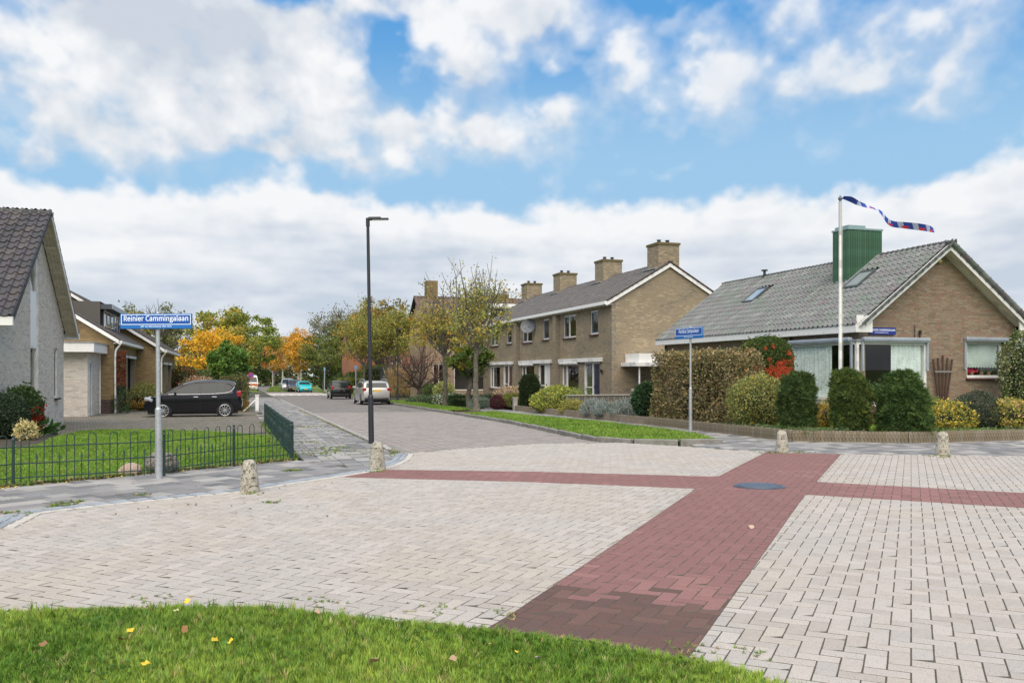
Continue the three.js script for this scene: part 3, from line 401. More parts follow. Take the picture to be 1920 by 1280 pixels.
// ---------- the bungalow on the right ----------
const brickRight = [...shades([0.33, 0.25, 0.18], 7, 0.13, 0.06), ...shades([0.34, 0.22, 0.16], 2, 0.12, 0.06), ...shades([0.275, 0.205, 0.145], 3, 0.13, 0.05)];
{
  const h = house('bungalow', 'brown brick bungalow with green grey tiled roof, green chimney and corner window', 'house', 17.72, 21.64);
  const lx = (t) => t - 17.72, lz = (s) => -(s - 21.64);
  const gz = lz(22.0), rx = 3.45, ey = 2.9, ry = 5.52;
  const roofY = (x) => ey + (ry - ey) * (1 - Math.abs(x - rx) / rx);
  brickWall(h, 'F', 0, 0, gz, [[lx(18.1), 0.1], [lx(24.25), 0.1], [lx(24.25), roofY(lx(24.25)) - 0.02], [rx, ry - 0.06], [lx(18.1), roofY(lx(18.1)) - 0.02]], [[lx(22.26), 1.36, lx(23.75), 2.52], [lx(18.35), 0.72, lx(20.25), 2.4]], brickRight, { max: 230 });
  brickWall(h, 'L', lx(18.1), 0, 0, [[lz(34.4), 0.1], [gz, 0.1], [gz, 2.95], [lz(34.4), 2.95]], [[lz(33.3), 1.1, lz(31.75), 2.42], [lz(31.25), 1.1, lz(29.55), 2.45], [lz(28.3), 1.1, lz(27.2), 2.45], [lz(24.75), 0.72, lz(22.3), 2.4]], brickRight, { max: 0 });
  brickWall(h, 'R', lx(24.25), 0, gz, [[0.24, 0.1], [12.3, 0.1], [12.3, 2.9], [0.24, 2.9]], [], brickRight, {});
  const bw = new B(); bw.b2(lx(18.1), lx(24.25), 0.1, 2.9, lz(34.4) - 0.1, lz(34.4)); bw.build('rear_wall', M.mortar, h);
  // windows
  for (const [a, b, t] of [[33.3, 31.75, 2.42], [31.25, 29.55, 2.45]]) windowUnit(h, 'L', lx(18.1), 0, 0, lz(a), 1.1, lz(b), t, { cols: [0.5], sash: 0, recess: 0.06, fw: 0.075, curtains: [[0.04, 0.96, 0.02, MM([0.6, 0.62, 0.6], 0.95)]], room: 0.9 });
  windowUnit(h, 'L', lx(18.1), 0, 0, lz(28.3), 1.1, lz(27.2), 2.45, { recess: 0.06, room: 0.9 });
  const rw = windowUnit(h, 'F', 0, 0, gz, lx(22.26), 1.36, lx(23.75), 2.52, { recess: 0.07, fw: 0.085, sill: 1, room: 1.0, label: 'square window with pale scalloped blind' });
  { // roller blind with scallops
    const sh = new THREE.Shape(); const x0 = lx(22.35), x1 = lx(23.66); sh.moveTo(x0, 2.44); sh.lineTo(x0, 1.72); const n = 11; for (let i = 0; i < n; i++) { const a = mix(x0, x1, i / n), b = mix(x0, x1, (i + 1) / n); sh.quadraticCurveTo((a + b) / 2, 1.66 - 0.02, b, 1.72); } sh.lineTo(x1, 2.44);
    const bl = new B(); bl.add(new THREE.ExtrudeGeometry(sh, { depth: 0.004, bevelEnabled: false, curveSegments: 4 }), [0, 0, -0.16]).b2(x0, x1, 1.765, 1.775, -0.155, -0.148); bl.build('blind', MM([0.55, 0.68, 0.62], 0.9, { map: fineT }), rw);
    const fl = new B(); for (let i = 0; i < 26; i++) fl.sph(R(0.02, 0.04), [R(lx(22.5), lx(22.95)), R(1.52, 1.66), -0.25 + R(-0.04, 0.04)], 6); fl.build('flowers', MM([0.5, 0.03, 0.08], 0.8), rw);
    const pt = new B(); for (const x of [22.7, 23.1, 23.4]) pt.cyl(0.07, 0.05, 0.12, [lx(x), 1.5, -0.25]); pt.build('pot', MM([0.3, 0.17, 0.1], 0.8), rw); const lf = new B(); for (let i = 0; i < 60; i++) lf.sph(R(0.015, 0.035), [R(lx(23.0), lx(23.55)), R(1.55, 1.7), -0.25 + R(-0.05, 0.05)], 5); lf.build('plant', MM([0.05, 0.1, 0.03], 0.8), rw);
  }
  const awning = (k, x, y, z, u0, u1, yy, drop) => { const a = sub('awning', h); a.applyMatrix4(wallM(k, x, y, z)); new B().rbox(u1 - u0, 0.115, 0.15, 0.03, [(u0 + u1) / 2, yy, 0.085]).b2(u0 + 0.02, u1 - 0.02, yy - 0.085, yy - 0.06, 0.02, 0.13).build('cassette', M.alu, a); for (const u of [u0 + 0.03, u1 - 0.03]) new B().b2(u - 0.03, u + 0.03, yy - drop, yy - 0.06, 0.01, 0.07).cyl(0.03, 0.03, 0.05, [u, yy - drop - 0.02, 0.05], [0, 0, Math.PI / 2]).build('guide_rail', M.alu, a); return a; };
  awning('F', 0, 0, gz, lx(22.12), lx(23.95), 2.6, 0.95);
  // corner bay
  const bay = sub('bay_window', h, 'white framed corner window with pale green curtains'), x0 = 0.05, x1 = lx(20.36), z0 = lz(21.68), z1 = lz(24.9), fb = new B(), yb = 0.50, yg = 0.72, yt = 2.46, f = 0.085;
  fb.b2(x0, x1, yt - f, yt, z0 - f, z0).b2(x0, x1, yg - 0.05, yg + 0.03, z0 - f, z0 + 0.03).b2(x0, x1, yb, yg - 0.05, z0 - 0.05, z0 - 0.01);
  fb.b2(x0, x0 + f, yg, yt, z0 - f, z0 + 0.003).b2(x1 - f, x1, yb, yt, z0 - f, z0 + 0.002);
  fb.b2(x0, x0 + f, yt - f, yt - 0.002, z1, z0 - f).b2(x0 - 0.03, x0 + f, yg - 0.05, yg + 0.028, z1, z0 - f).b2(x0 + 0.01, x0 + 0.05, yb, yg - 0.05, z1, z0 - f).b2(x0 - 0.002, x0 + f, yb, yt, z1 - 0.001, z1 + f);
  fb.b2(x1 - f, x1 - 0.01, yb, yt, gz, z0 - f).b2(x0, lx(18.1), yb, yt, z1 + 0.02, z1 + 0.06);
  fb.build('frame', MM([0.76, 0.77, 0.76], 0.4, { map: dirtT }), bay);
  new B().b2(x0 - 0.03, x1 + 0.03, yt + 0.002, yt + 0.07, gz + 0.005, z0 + 0.04).b2(x0 - 0.03, lx(18.1) - 0.004, yt + 0.003, yt + 0.071, z1 - 0.03, gz + 0.004).build('bay_roof', M.zinc, bay);
  new B().b2(x0 + 0.12, x1 - 0.1, 0.0, yb, gz + 0.02, z0 - 0.12).b2(x0 + 0.12, lx(18.1) - 0.02, 0, yb, z1 + 0.1, gz + 0.02).build('plinth', M.concrete, bay);
  const pane = (w, hh, p, ry0) => { const q = mesh('pane', new THREE.PlaneGeometry(w, hh), M.glass, bay); q.position.set(...p); q.rotation.y = ry0; };
  pane(x1 - x0 - 2 * f, yt - yg - f, [(x0 + x1) / 2, (yt + yg) / 2 - 0.02, z0 - 0.04], 0); pane(z0 - z1 - 2 * f, yt - yg - f, [x0 + 0.04, (yt + yg) / 2 - 0.02, (z0 + z1) / 2], -Math.PI / 2);
  const cur = (len, p, ry0) => { const n = Math.round(len / 0.016), g = new THREE.PlaneGeometry(len, yt - yg - 0.1, n, 3), q = g.attributes.position; for (let i = 0; i < q.count; i++) { const u = q.getX(i); q.setZ(i, 0.035 * Math.sin(u * 44 + Math.sin(u * 9 + 1) * 1.6) + 0.012 * Math.sin(u * 101)); } g.computeVertexNormals(); const k = mesh('curtain', g, MM([0.74, 0.86, 0.82], 0.95, { map: fineT }), bay); k.position.set(...p); k.rotation.y = ry0; };
  const cm = (yt + yg) / 2 - 0.02;
  cur(1.15, [x1 - f - 0.6, cm, z0 - 0.11], 0); cur(1.85, [x0 + 0.1, cm, z1 + 1.02], -Math.PI / 2);
  // inside the corner room
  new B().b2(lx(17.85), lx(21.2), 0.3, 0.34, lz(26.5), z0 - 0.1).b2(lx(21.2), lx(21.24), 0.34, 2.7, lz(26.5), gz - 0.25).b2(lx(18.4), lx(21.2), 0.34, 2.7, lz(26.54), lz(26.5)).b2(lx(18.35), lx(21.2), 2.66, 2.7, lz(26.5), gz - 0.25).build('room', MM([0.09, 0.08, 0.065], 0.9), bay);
  new B().b2(x0 + 0.1, x1 - 0.1, yg + 0.02, yg + 0.05, z0 - 0.42, z0 - 0.09).build('window_board', M.white, bay);
  for (const [x, w] of [[0.78, 0.14], [1.05, 0.3]]) new B().rbox(w, 0.16, 0.16, 0.012, [x, yg + 0.13, z0 - 0.24]).build('planter', MM([0.30, 0.24, 0.15], 0.8, { map: grainT }), bay);
  { const l = []; const lg = new THREE.PlaneGeometry(0.05, 0.08); for (let i = 0; i < 260; i++) { const x = R(0.62, 1.45); l.push([mtx([x, yg + 0.22 + Math.abs(gauss()) * 0.3 * (1 - Math.abs(x - 1.0) * 0.9), z0 - 0.3 + gauss() * 0.07], [R(-1, 1), R(0, 6), R(-1, 1)]), C(R(0.03, 0.10), R(0.08, 0.16), R(0.02, 0.05))]); } inst('plant', lg, MM([1, 1, 1], 0.8, { side: THREE.DoubleSide }), l, bay); }
  awning('F', 0, 0, z0 + 0.0, x0 + 0.16, x1 + 0.03, yt + 0.075, 0.92); awning('L', x0, 0, 0, z1, z0 - 0.16, yt + 0.075, 0.92);
  // roof
  const tp = [...shades([0.20, 0.215, 0.22], 9, 0.14, 0.03), ...shades([0.175, 0.205, 0.19], 4, 0.12, 0.04), ...shades([0.20, 0.185, 0.20], 2, 0.12, 0.03), ...shades([0.26, 0.275, 0.27], 1, 0.1, 0.03)];
  const e0 = V(-0.02, ey + 0.06, lz(34.6)), e1 = V(-0.02, ey + 0.06, lz(21.62)), r0 = V(rx, ry + 0.06, lz(34.6));
  const hit = (px, py) => { const k = (px - 960) / 1630, v = (700 - py) / 1630, m = (ry - ey) / rx, tk = k * T[0] - T[1], d = (ey + 0.06 - m * 17.70 - 1.5) / (v - m * tk), x = k * d; return [x * T[0] - d * T[1], x * S[0] - d * S[1], d]; };
  const sk = [[1393, 570, 1440, 545], [1583, 541, 1640, 512]].map(([a, b, c, d]) => { const p = hit(a, b), q = hit(c, d); return [p[0], p[1], q[0], q[1]]; });
  const sl = Math.hypot(rx, ry - ey), toV = (t) => (t - 17.70) / rx * sl;
  const sky = [[30.1, 2.2], [24.05, 2.2]].map(([s, v]) => ({ s, v0: v, v1: v + 0.98, w: 0.76 }));
  const chim = { s0: 24.65, s1: 25.45, t0: 19.86, t1: 21.25 };
  const A = roofSlope(h, e0, e1, r0, { w: 0.235, l: 0.33, A: 0.052, pal: tp, max: 300, skip: (u, v) => { const s = A0(u); return sky.some((k) => Math.abs(s - k.s) < k.w / 2 + 0.02 && v > k.v0 - 0.02 && v < k.v1 + 0.02); } });
  function A0(u) { return 34.6 - u; }   // checked below against the slope's own start
  roofSlope(h, V(rx * 2 + 0.02, ey + 0.06, lz(34.6)), V(rx * 2 + 0.02, ey + 0.06, lz(21.62)), r0, { w: 0.225, l: 0.315, A: 0.042, pal: tp, parent: A.roof });
  capRow('ridge_tile', 'ridge_tiles', A.roof, V(rx, ry + 0.085, lz(34.65)), V(rx, ry + 0.085, lz(21.47)), V(0, 1, 0), 0.14, 0.33, tp);
  capRow('verge_tile', 'verge_tiles', A.roof, V(0, ey + 0.10, lz(21.55)), V(rx, ry + 0.10, lz(21.55)), A.N, 0.145, 0.315, tp); capRow('verge_tile', 'verge_tiles', A.roof, V(rx * 2, ey + 0.10, lz(21.55)), V(rx, ry + 0.10, lz(21.55)), V(0.6, 0.8, 0), 0.13, 0.315, tp);
  // fascia boards, bargeboards, soffits
  new B().b2(-0.03, 0.012, 2.74, 2.99, lz(34.6), lz(21.62)).b2(0.0125, 0.58, 2.74, 3.25, lz(21.66), lz(21.62)).b2(0.0125, 0.38, 2.74, 2.765, lz(34.6), lz(21.665)).build('fascia', M.white, h);
  new B().b2(rx * 2 - 0.012, rx * 2 + 0.03, 2.74, 2.99, lz(34.6), lz(21.62)).b2(rx * 2 - 0.6, rx * 2 - 0.0125, 2.62, 3.25, lz(21.66), lz(21.62)).b2(rx * 2 - 0.38, rx * 2 - 0.0125, 2.74, 2.765, lz(34.6), lz(21.665)).build('fascia', M.white, h);
  for (const sgn of [-1, 1]) {
    const P = (x, dy, z) => V(rx + sgn * (rx - x), ey + (ry - ey) * x / rx + dy, z), q = (a, b, c, d, th, n, m) => (sgn < 0 ? slab(h, n, m, a, b, c, d, th) : slab(h, n, m, a, d, c, b, th));
    q(P(0.3, -0.19, lz(21.58)), P(rx, -0.19, lz(21.58)), P(rx, 0.03, lz(21.58)), P(0.3, 0.03, lz(21.58)), 0.035, 'bargeboard', M.white);
    q(P(0.35, -0.13, lz(21.63)), P(0.35, -0.13, gz + 0.002), P(rx, -0.13, gz + 0.002), P(rx, -0.13, lz(21.63)), 0.02, 'soffit', M.cream);
  }
  // green clad chimney
  const ch = sub('chimney', h, 'chimney clad in green vertical boards'), cx0 = lx(chim.t0), cx1 = lx(chim.t1), cz0 = lz(chim.s0), cz1 = lz(chim.s1), ct = 6.46, cb = 4.3;
  const core = new B(); core.b2(cx0 + 0.02, cx1 - 0.02, cb, ct - 0.06, cz1 + 0.02, cz0 - 0.02).build('core', M.dark, ch);
  const gm = [0, 1, 2].map((i) => MM([0.04 + i * 0.006, 0.115 + i * 0.012, 0.062 + i * 0.007], 0.55, { map: grainT })); const board = (w, p, r) => { const b = new B().rbox(w - 0.012, ct - cb - 0.08, 0.024, 0.006, [0, 0, 0]).build('cladding_board', pick(gm), ch); b.position.set(...p); b.rotation.y = r; };
  const n = 15; for (let i = 0; i < n; i++) board((cx1 - cx0) / n, [mix(cx0, cx1, (i + 0.5) / n), (ct + cb) / 2 - 0.03, cz0 + R(-0.002, 0.002)], 0); for (let i = 0; i < 7; i++) for (const x of [cx0, cx1]) board((cz0 - cz1) / 7, [x, (ct + cb) / 2 - 0.03, mix(cz1, cz0, (i + 0.5) / 7)], Math.PI / 2);
  new B().b2(cx0 - 0.03, cx1 + 0.03, ct - 0.06, ct, cz1 - 0.03, cz0 + 0.03).b2(cx0 + 0.05, cx0 + 0.75, ct, ct + 0.1, cz1 + 0.05, cz0 - 0.05).build('cap', MM([0.25, 0.36, 0.36], 0.5, { metalness: 0.3 }), ch);
  slab(h, 'flashing', M.zinc, V(cx0 - 0.15, roofY(cx0 - 0.15) + 0.13, cz0 + 0.12), V(cx1 - 0.2, roofY(Math.min(rx, cx1 - 0.2)) + 0.13, cz0 + 0.12), V(cx1 - 0.2, roofY(Math.min(rx, cx1 - 0.2)) + 0.13, cz0), V(cx0 - 0.15, roofY(cx0 - 0.15) + 0.13, cz0), 0.02, ch);
  // roof windows
  const bq = new THREE.Matrix4().makeBasis(A.X, A.N, A.up.clone().negate());
  for (const k of sky) {
    const g = sub('roof_window', h); const c = V(0, 0, lz(k.s)).add(V(-0.02, ey + 0.06, 0)).addScaledVector(A.up, (k.v0 + k.v1) / 2); g.applyMatrix4(bq.clone().setPosition(c));
    const hw = k.w / 2, hl = (k.v1 - k.v0) / 2, b = new B(); b.b2(-hw, hw, 0, 0.11, -hl, -hl + 0.08).b2(-hw, hw, 0, 0.11, hl - 0.08, hl).b2(-hw, -hw + 0.07, 0, 0.109, -hl + 0.08, hl - 0.08).b2(hw - 0.07, hw, 0, 0.109, -hl + 0.08, hl - 0.08).build('frame', MM([0.10, 0.115, 0.115], 0.5, { metalness: 0.3 }), g);
    new B().b2(-hw + 0.07, hw - 0.07, 0.08, 0.086, -hl + 0.08, hl - 0.08).build('pane', MM([0.30, 0.34, 0.36], 0.03, { clearcoat: 1, clearcoatRoughness: 0.02, specularIntensity: 1 }), g);
    new B().b2(-hw - 0.1, hw + 0.1, 0.035, 0.05, hl, hl + 0.16).build('flashing', M.zinc, g);
  }
  new B().cyl(0.05, 0.06, 0.3, [rx - 0.2, ry + 0.1, lz(31.2)]).cyl(0.13, 0.13, 0.05, [rx - 0.2, ry + 0.26, lz(31.2)]).build('vent', M.dark, h);
  new B().sph(0.07, [lx(21.1), 5.02, gz + 0.08]).b2(lx(21.1) - 0.03, lx(21.1) + 0.03, 4.98, 5.06, gz, gz + 0.05).build('wall_lamp', MM([0.55, 0.45, 0.12], 0.4), h);
  new B().tube([[lx(20.15), 2.62, gz + 0.06], [lx(20.15), 3.0, gz + 0.07]], 0.015).box(0.05, 0.12, 0.08, [lx(20.35), 2.78, gz + 0.08]).box(0.03, 0.22, 0.03, [lx(20.36), 2.72, gz + 0.05]).build('sensor', M.dark, h);
  new B().cyl(0.045, 0.045, 2.7, [lx(18.05), 1.35, lz(34.35)]).cyl(0.04, 0.04, 0.4, [lx(18.03), 2.7, lz(25.3)]).build('downpipe', M.dark, h);
  settle(h, -0.1);
  // name plate on the gable
  const c = document.createElement('canvas'); c.width = 512; c.height = 128; const g = c.getContext('2d'); g.fillStyle = '#1c2f86'; g.fillRect(0, 0, 512, 128); g.fillStyle = '#e8ecf4'; g.font = 'bold 58px sans-serif'; g.textAlign = 'center'; g.save(); g.translate(256, 64); g.scale(0.8, 1); g.fillText('REINIER CAMMINGALAAN', 0, 0, 620); g.restore(); g.font = 'bold 26px sans-serif'; g.fillText('ABT VAN BLOEMKAMP 1361-1375', 230, 104, 270);
  const tx = new THREE.CanvasTexture(c); tx.colorSpace = THREE.SRGBColorSpace;
  const p = W(18.1 + 0.84, 21.94); p.y = 2.80; const s = thing('street_nameplate', 'small dark blue street nameplate on the brick gable of the bungalow', 'sign', p, TH);
  new B().rbox(0.98, 0.22, 0.02, 0.004, [0, 0, 0]).build('plate', MM('#1c2f86', 0.35), s); const q = mesh('lettering', new THREE.PlaneGeometry(0.96, 0.205), MM([1, 1, 1], 0.35, { map: tx }), s); q.position.z = 0.0125;
}

// ---------- the house on the left: pale grey brick gable ----------
const brickPale = [...shades([0.69, 0.62, 0.555], 9, 0.08, 0.03), ...shades([0.57, 0.505, 0.455], 2, 0.06, 0.03), ...shades([0.74, 0.68, 0.62], 2, 0.05, 0.02)];
const leftTile = [...shades([0.075, 0.068, 0.075], 8, 0.16, 0.06), ...shades([0.10, 0.088, 0.088], 3, 0.14, 0.04)];
{
  const t0 = -5.62, s0 = 33.2, h = house('grey_brick_house', 'pale grey brick house with steep dark pan tile roof and tall narrow window', 'house', t0, s0), lx = (t) => t - t0, lz = (s) => -(s - s0), U = (s) => s - s0;
  const ey = 2.8, ry = 6.22, sr = 28.85, se = 24.15, sf = 33.55, ux = lx(-5.22);
  const yr = (s) => (s < sr ? mix(ey, ry, (s - se) / (sr - se)) : mix(ry, ey, (s - sr) / (sf - sr)));
  const win = [U(28.09), 0.45, U(29.23), 5.0], slit = [U(31.58), 0.7, U(32.12), 2.33];
  brickWall(h, 'R', 0, 0, 0, [[U(24.45), -0.25], [0, -0.25], [0, yr(s0) - 0.03], [U(sr), ry - 0.06], [U(24.45), yr(24.45) - 0.03]], [win, slit], brickPale, { max: 300, mortar: M.mortarGrey });
  brickWall(h, 'F', 0, 0, lz(24.45), [[lx(-14), -0.25], [-0.225, -0.25], [-0.225, ey + 0.1], [lx(-14), ey + 0.1]], [], brickPale, { mortar: M.mortarGrey });
  new B().b2(lx(-14), -0.24, -0.25, ey, -0.2, -0.01).b2(lx(-14), lx(-13.8), -0.25, ey, 0, lz(24.6)).build('rear_wall', M.mortarGrey, h);
  const w = windowUnit(h, 'R', 0, 0, 0, win[0], win[1], win[2], win[3], { fw: 0.08, recess: 0.06, bars: [[0, 1, 0.40], [0, 1, 0.76]], room: 1.2, label: 'tall narrow white window with solid middle panel' });
  new B().b2(win[0] + 0.08, win[2] - 0.08, 2.30, 3.88, -0.075, -0.055).build('panel', MM([0.84, 0.85, 0.86], 0.4), w);
  windowUnit(h, 'R', 0, 0, 0, slit[0], slit[1], slit[2], slit[3], { fw: 0.07, recess: 0.07, sash: 0, sill: 1, sillMat: M.dark, room: 0.8 });
  const P = (x, y, s) => V(lx(x), y, lz(s));
  const A = roofSlope(h, P(-14, ey + 0.1, se - 0.1), P(-5.2, ey + 0.1, se - 0.1), P(-14, ry + 0.1, sr), { w: 0.245, l: 0.34, A: 0.05, pal: leftTile, max: 170, rough: 0.55 });
  roofSlope(h, P(-14, ey + 0.1, sf + 0.1), P(-5.2, ey + 0.1, sf + 0.1), P(-14, ry + 0.1, sr), { w: 0.245, l: 0.34, A: 0.05, pal: leftTile, parent: A.roof, rough: 0.55 });
  capRow('ridge_tile', 'ridge_tiles', A.roof, P(-14, ry + 0.1, sr), P(-5.14, ry + 0.1, sr), V(0, 1, 0), 0.13, 0.42, shades([0.17, 0.175, 0.17], 4, 0.15, 0.03));
  // overhang: boards, battens, barge
  const sm = [0, 1, 2].map((i) => MM([0.72 - i * 0.04, 0.67 - i * 0.04, 0.54 - i * 0.04], 0.8, { map: grainT }));
  for (const [sa, sb] of [[sr, sf], [sr, se]]) {
    const q = (x, s, dy) => P(x, yr(s) + dy, s), flip = sb < sa, mk = (n, m, a, b, c, d, th) => (flip ? slab(h, n, m, a, d, c, b, th) : slab(h, n, m, a, b, c, d, th));
    for (let i = 0; i < 4; i++) { const xa = mix(-5.61, -5.23, i / 4) + 0.006, xb = mix(-5.61, -5.23, (i + 1) / 4); mk('soffit_board', sm[i % 3], q(xa, sa, -0.02), q(xb, sa, -0.02), q(xb, sb, -0.02), q(xa, sb, -0.02), 0.02); }
    for (const k of [0.22, 0.42, 0.62, 0.82]) { const s = mix(sa, sb, k), s2 = mix(sa, sb, k + 0.02); mk('soffit_batten', sm[0], q(-5.61, s, -0.05), q(-5.23, s, -0.05), q(-5.23, s2, -0.05), q(-5.61, s2, -0.05), 0.024); }
    const bb = (x0, x1, lo, hi, n, m) => mk(n, m, q(x0, sa, lo), q(x0, sb, lo), q(x0, sb, hi), q(x0, sa, hi), x1 - x0);
    bb(-5.23, -5.2, flip ? -0.03 : -0.1, 0.09, 'bargeboard', flip ? MM([0.075, 0.068, 0.072], 0.7, { map: grainT }) : MM([0.7, 0.68, 0.62], 0.6, { map: dirtT }));
  }
  new B().b2(lx(-14), lx(-5.2), ey - 0.12, ey + 0.1, lz(se - 0.12), lz(se + 0.02)).b2(lx(-14), lx(-5.24), ey - 0.12, ey - 0.1, lz(se + 0.02), lz(24.45)).build('gutter', M.white, h);
  new B().b2(lx(-14), lx(-5.2), ey - 0.12, ey + 0.1, lz(sf + 0.05), lz(sf + 0.17)).build('gutter', M.white, h);
  settle(h, -0.13);
}
// ---------- its garage with white canopy ----------
{
  const t0 = -5.8, s0 = 39.5, h = house('garage', 'low pale brick garage with white canopy between the two left houses', 'garage', t0, s0), lx = (t) => t - t0;
  brickWall(h, 'F', 0, 0, 0, [[-3, -0.3], [-0.0, -0.3], [0, 2.4], [-3, 2.4]], [], brickPale, { mortar: M.mortarGrey, max: 60 });
  brickWall(h, 'R', 0, 0, -0.23, [[0, -0.3], [3.1, -0.3], [3.1, 2.4], [0, 2.4]], [[0.12, -0.3, 1.0, 2.05]], brickPale, { mortar: M.mortarGrey });
  const d = sub('garage_door', h, 'dark blue grey side door in white frame'); d.applyMatrix4(wallM('R', 0, 0, -0.23)); new B().b2(0.2, 0.94, -0.28, 1.95, -0.1, -0.06).build('door_leaf', MM([0.10, 0.14, 0.19], 0.5), d); new B().b2(0.12, 0.2, -0.3, 2.05, -0.12, 0.02).b2(0.2, 1.0, 1.95, 2.05, -0.12, -0.03).b2(0.94, 1.0, -0.3, 1.95, -0.12, -0.03).build('frame', M.white, d);
  new B().b2(-0.02, 0.05, -0.3, 2.38, -3.36, -3.3).build('post', M.white, h);
  new B().b2(lx(-9), 0.32, 2.38, 2.76, -3.4, 0.55).build('canopy', M.white, h); new B().b2(lx(-9), 0.36, 2.76, 2.79, -3.4, 0.59).build('canopy_trim', M.zinc, h);
  settle(h, -0.27);
}
// ---------- the tan houses on the left ----------
const brickTan = [...shades([0.36, 0.25, 0.115], 6, 0.12, 0.05), ...shades([0.30, 0.20, 0.10], 3, 0.12, 0.05)], brickPlum = shades([0.10, 0.06, 0.055], 6, 0.2, 0.05);
function tanHouse(label, t0, s0, len, drop, o) {
  const h = house('tan_brick_house', label, 'house', t0, s0), gy = -0.3 - drop, ey = 2.88 - drop, rise = 3.3, half = 5, oh = 0.32;
  const choose = (u, y) => (y < gy + 0.62 ? 9 + Math.floor(R(0, 6)) : Math.floor(R(0, 9)));
  brickWall(h, 'F', 0, 0, 0, [[-half * 2 + 0.6, gy], [0, gy], [0, ey - 0.05 + 0.2], [-half + 0.3, ey + rise - 0.25], [-half * 2 + 0.6, ey + 0.15]], [], [...brickTan, ...brickPlum], { choose, max: o.max ?? 0 });
  const holes = o.holes.map(([a, y0, b, y1]) => [a, y0 - drop, b, y1 - drop]);
  brickWall(h, 'R', 0, 0, -0.23, [[0, gy], [len - 0.23, gy], [len - 0.23, ey + 0.1], [0, ey + 0.1]], holes, [...brickTan, ...brickPlum], { choose });
  new B().b2(-half * 2 + 0.6, -0.3, gy, ey, -len, -len + 0.2).b2(-half * 2 + 0.6, -half * 2 + 0.8, gy, ey, -len + 0.2, -0.3).build('rear_wall', M.mortar, h);
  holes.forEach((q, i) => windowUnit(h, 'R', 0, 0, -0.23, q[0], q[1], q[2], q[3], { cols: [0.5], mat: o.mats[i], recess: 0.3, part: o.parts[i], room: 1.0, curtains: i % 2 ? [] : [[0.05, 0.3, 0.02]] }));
  for (const q of holes) new B().b2(0.0, 0.09, q[3] - 0.02, q[3] + 0.1, -0.23 - q[2] - 0.1, -0.23 - q[0] + 0.1).build('lintel', M.white, h);
  const tp = shades([0.085, 0.075, 0.072], 8, 0.16, 0.05), ridge = -half + 0.3, P = (x, y, z) => V(x, y, z);
  const A = roofSlope(h, P(oh, ey + 0.1, -len - 0.1), P(oh, ey + 0.1, 0.32), P(ridge, ey + rise, -len - 0.1), { w: 0.24, l: 0.34, A: 0.03, pal: tp });
  roofSlope(h, P(ridge * 2 - oh, ey + 0.1, -len - 0.1), P(ridge * 2 - oh, ey + 0.1, 0.32), P(ridge, ey + rise, -len - 0.1), { w: 0.3, l: 0.34, A: 0.03, pal: tp, parent: A.roof });
  capRow('ridge_tile', 'ridge_tiles', A.roof, P(ridge, ey + rise, -len - 0.1), P(ridge, ey + rise, 0.32), V(0, 1, 0), 0.12, 0.4, tp, 0);
  const m = (rise - 0.1) / (oh - ridge), yy = (x) => ey + 0.1 + (oh - x) * m;
  slab(h, 'bargeboard', M.white, P(ridge, yy(ridge) - 0.2, 0.31), P(oh, yy(oh) - 0.2, 0.31), P(oh, yy(oh) - 0.03, 0.31), P(ridge, yy(ridge) - 0.03, 0.31), 0.03);
  slab(h, 'soffit', M.cream, P(ridge, yy(ridge) - 0.17, 0.3), P(ridge, yy(ridge) - 0.17, 0.005), P(oh, yy(oh) - 0.17, 0.005), P(oh, yy(oh) - 0.17, 0.3), 0.015);
  new B().b2(oh - 0.1, oh + 0.05, ey - 0.03, ey + 0.1, -len - 0.1, 0.34).b2(0.01, oh - 0.1, ey - 0.03, ey - 0.01, -len - 0.1, 0.3).build('gutter', M.white, h);
  new B().tube([[oh - 0.02, ey, 0.18], [oh - 0.06, ey - 0.1, 0.18], [0.08, ey - 0.36, 0.06], [0.06, ey - 0.5, 0.05], [0.06, gy, 0.05]], 0.045, 8, 24).build('downpipe', M.white, h);
  return { h, yy, P, gy, ey };
}
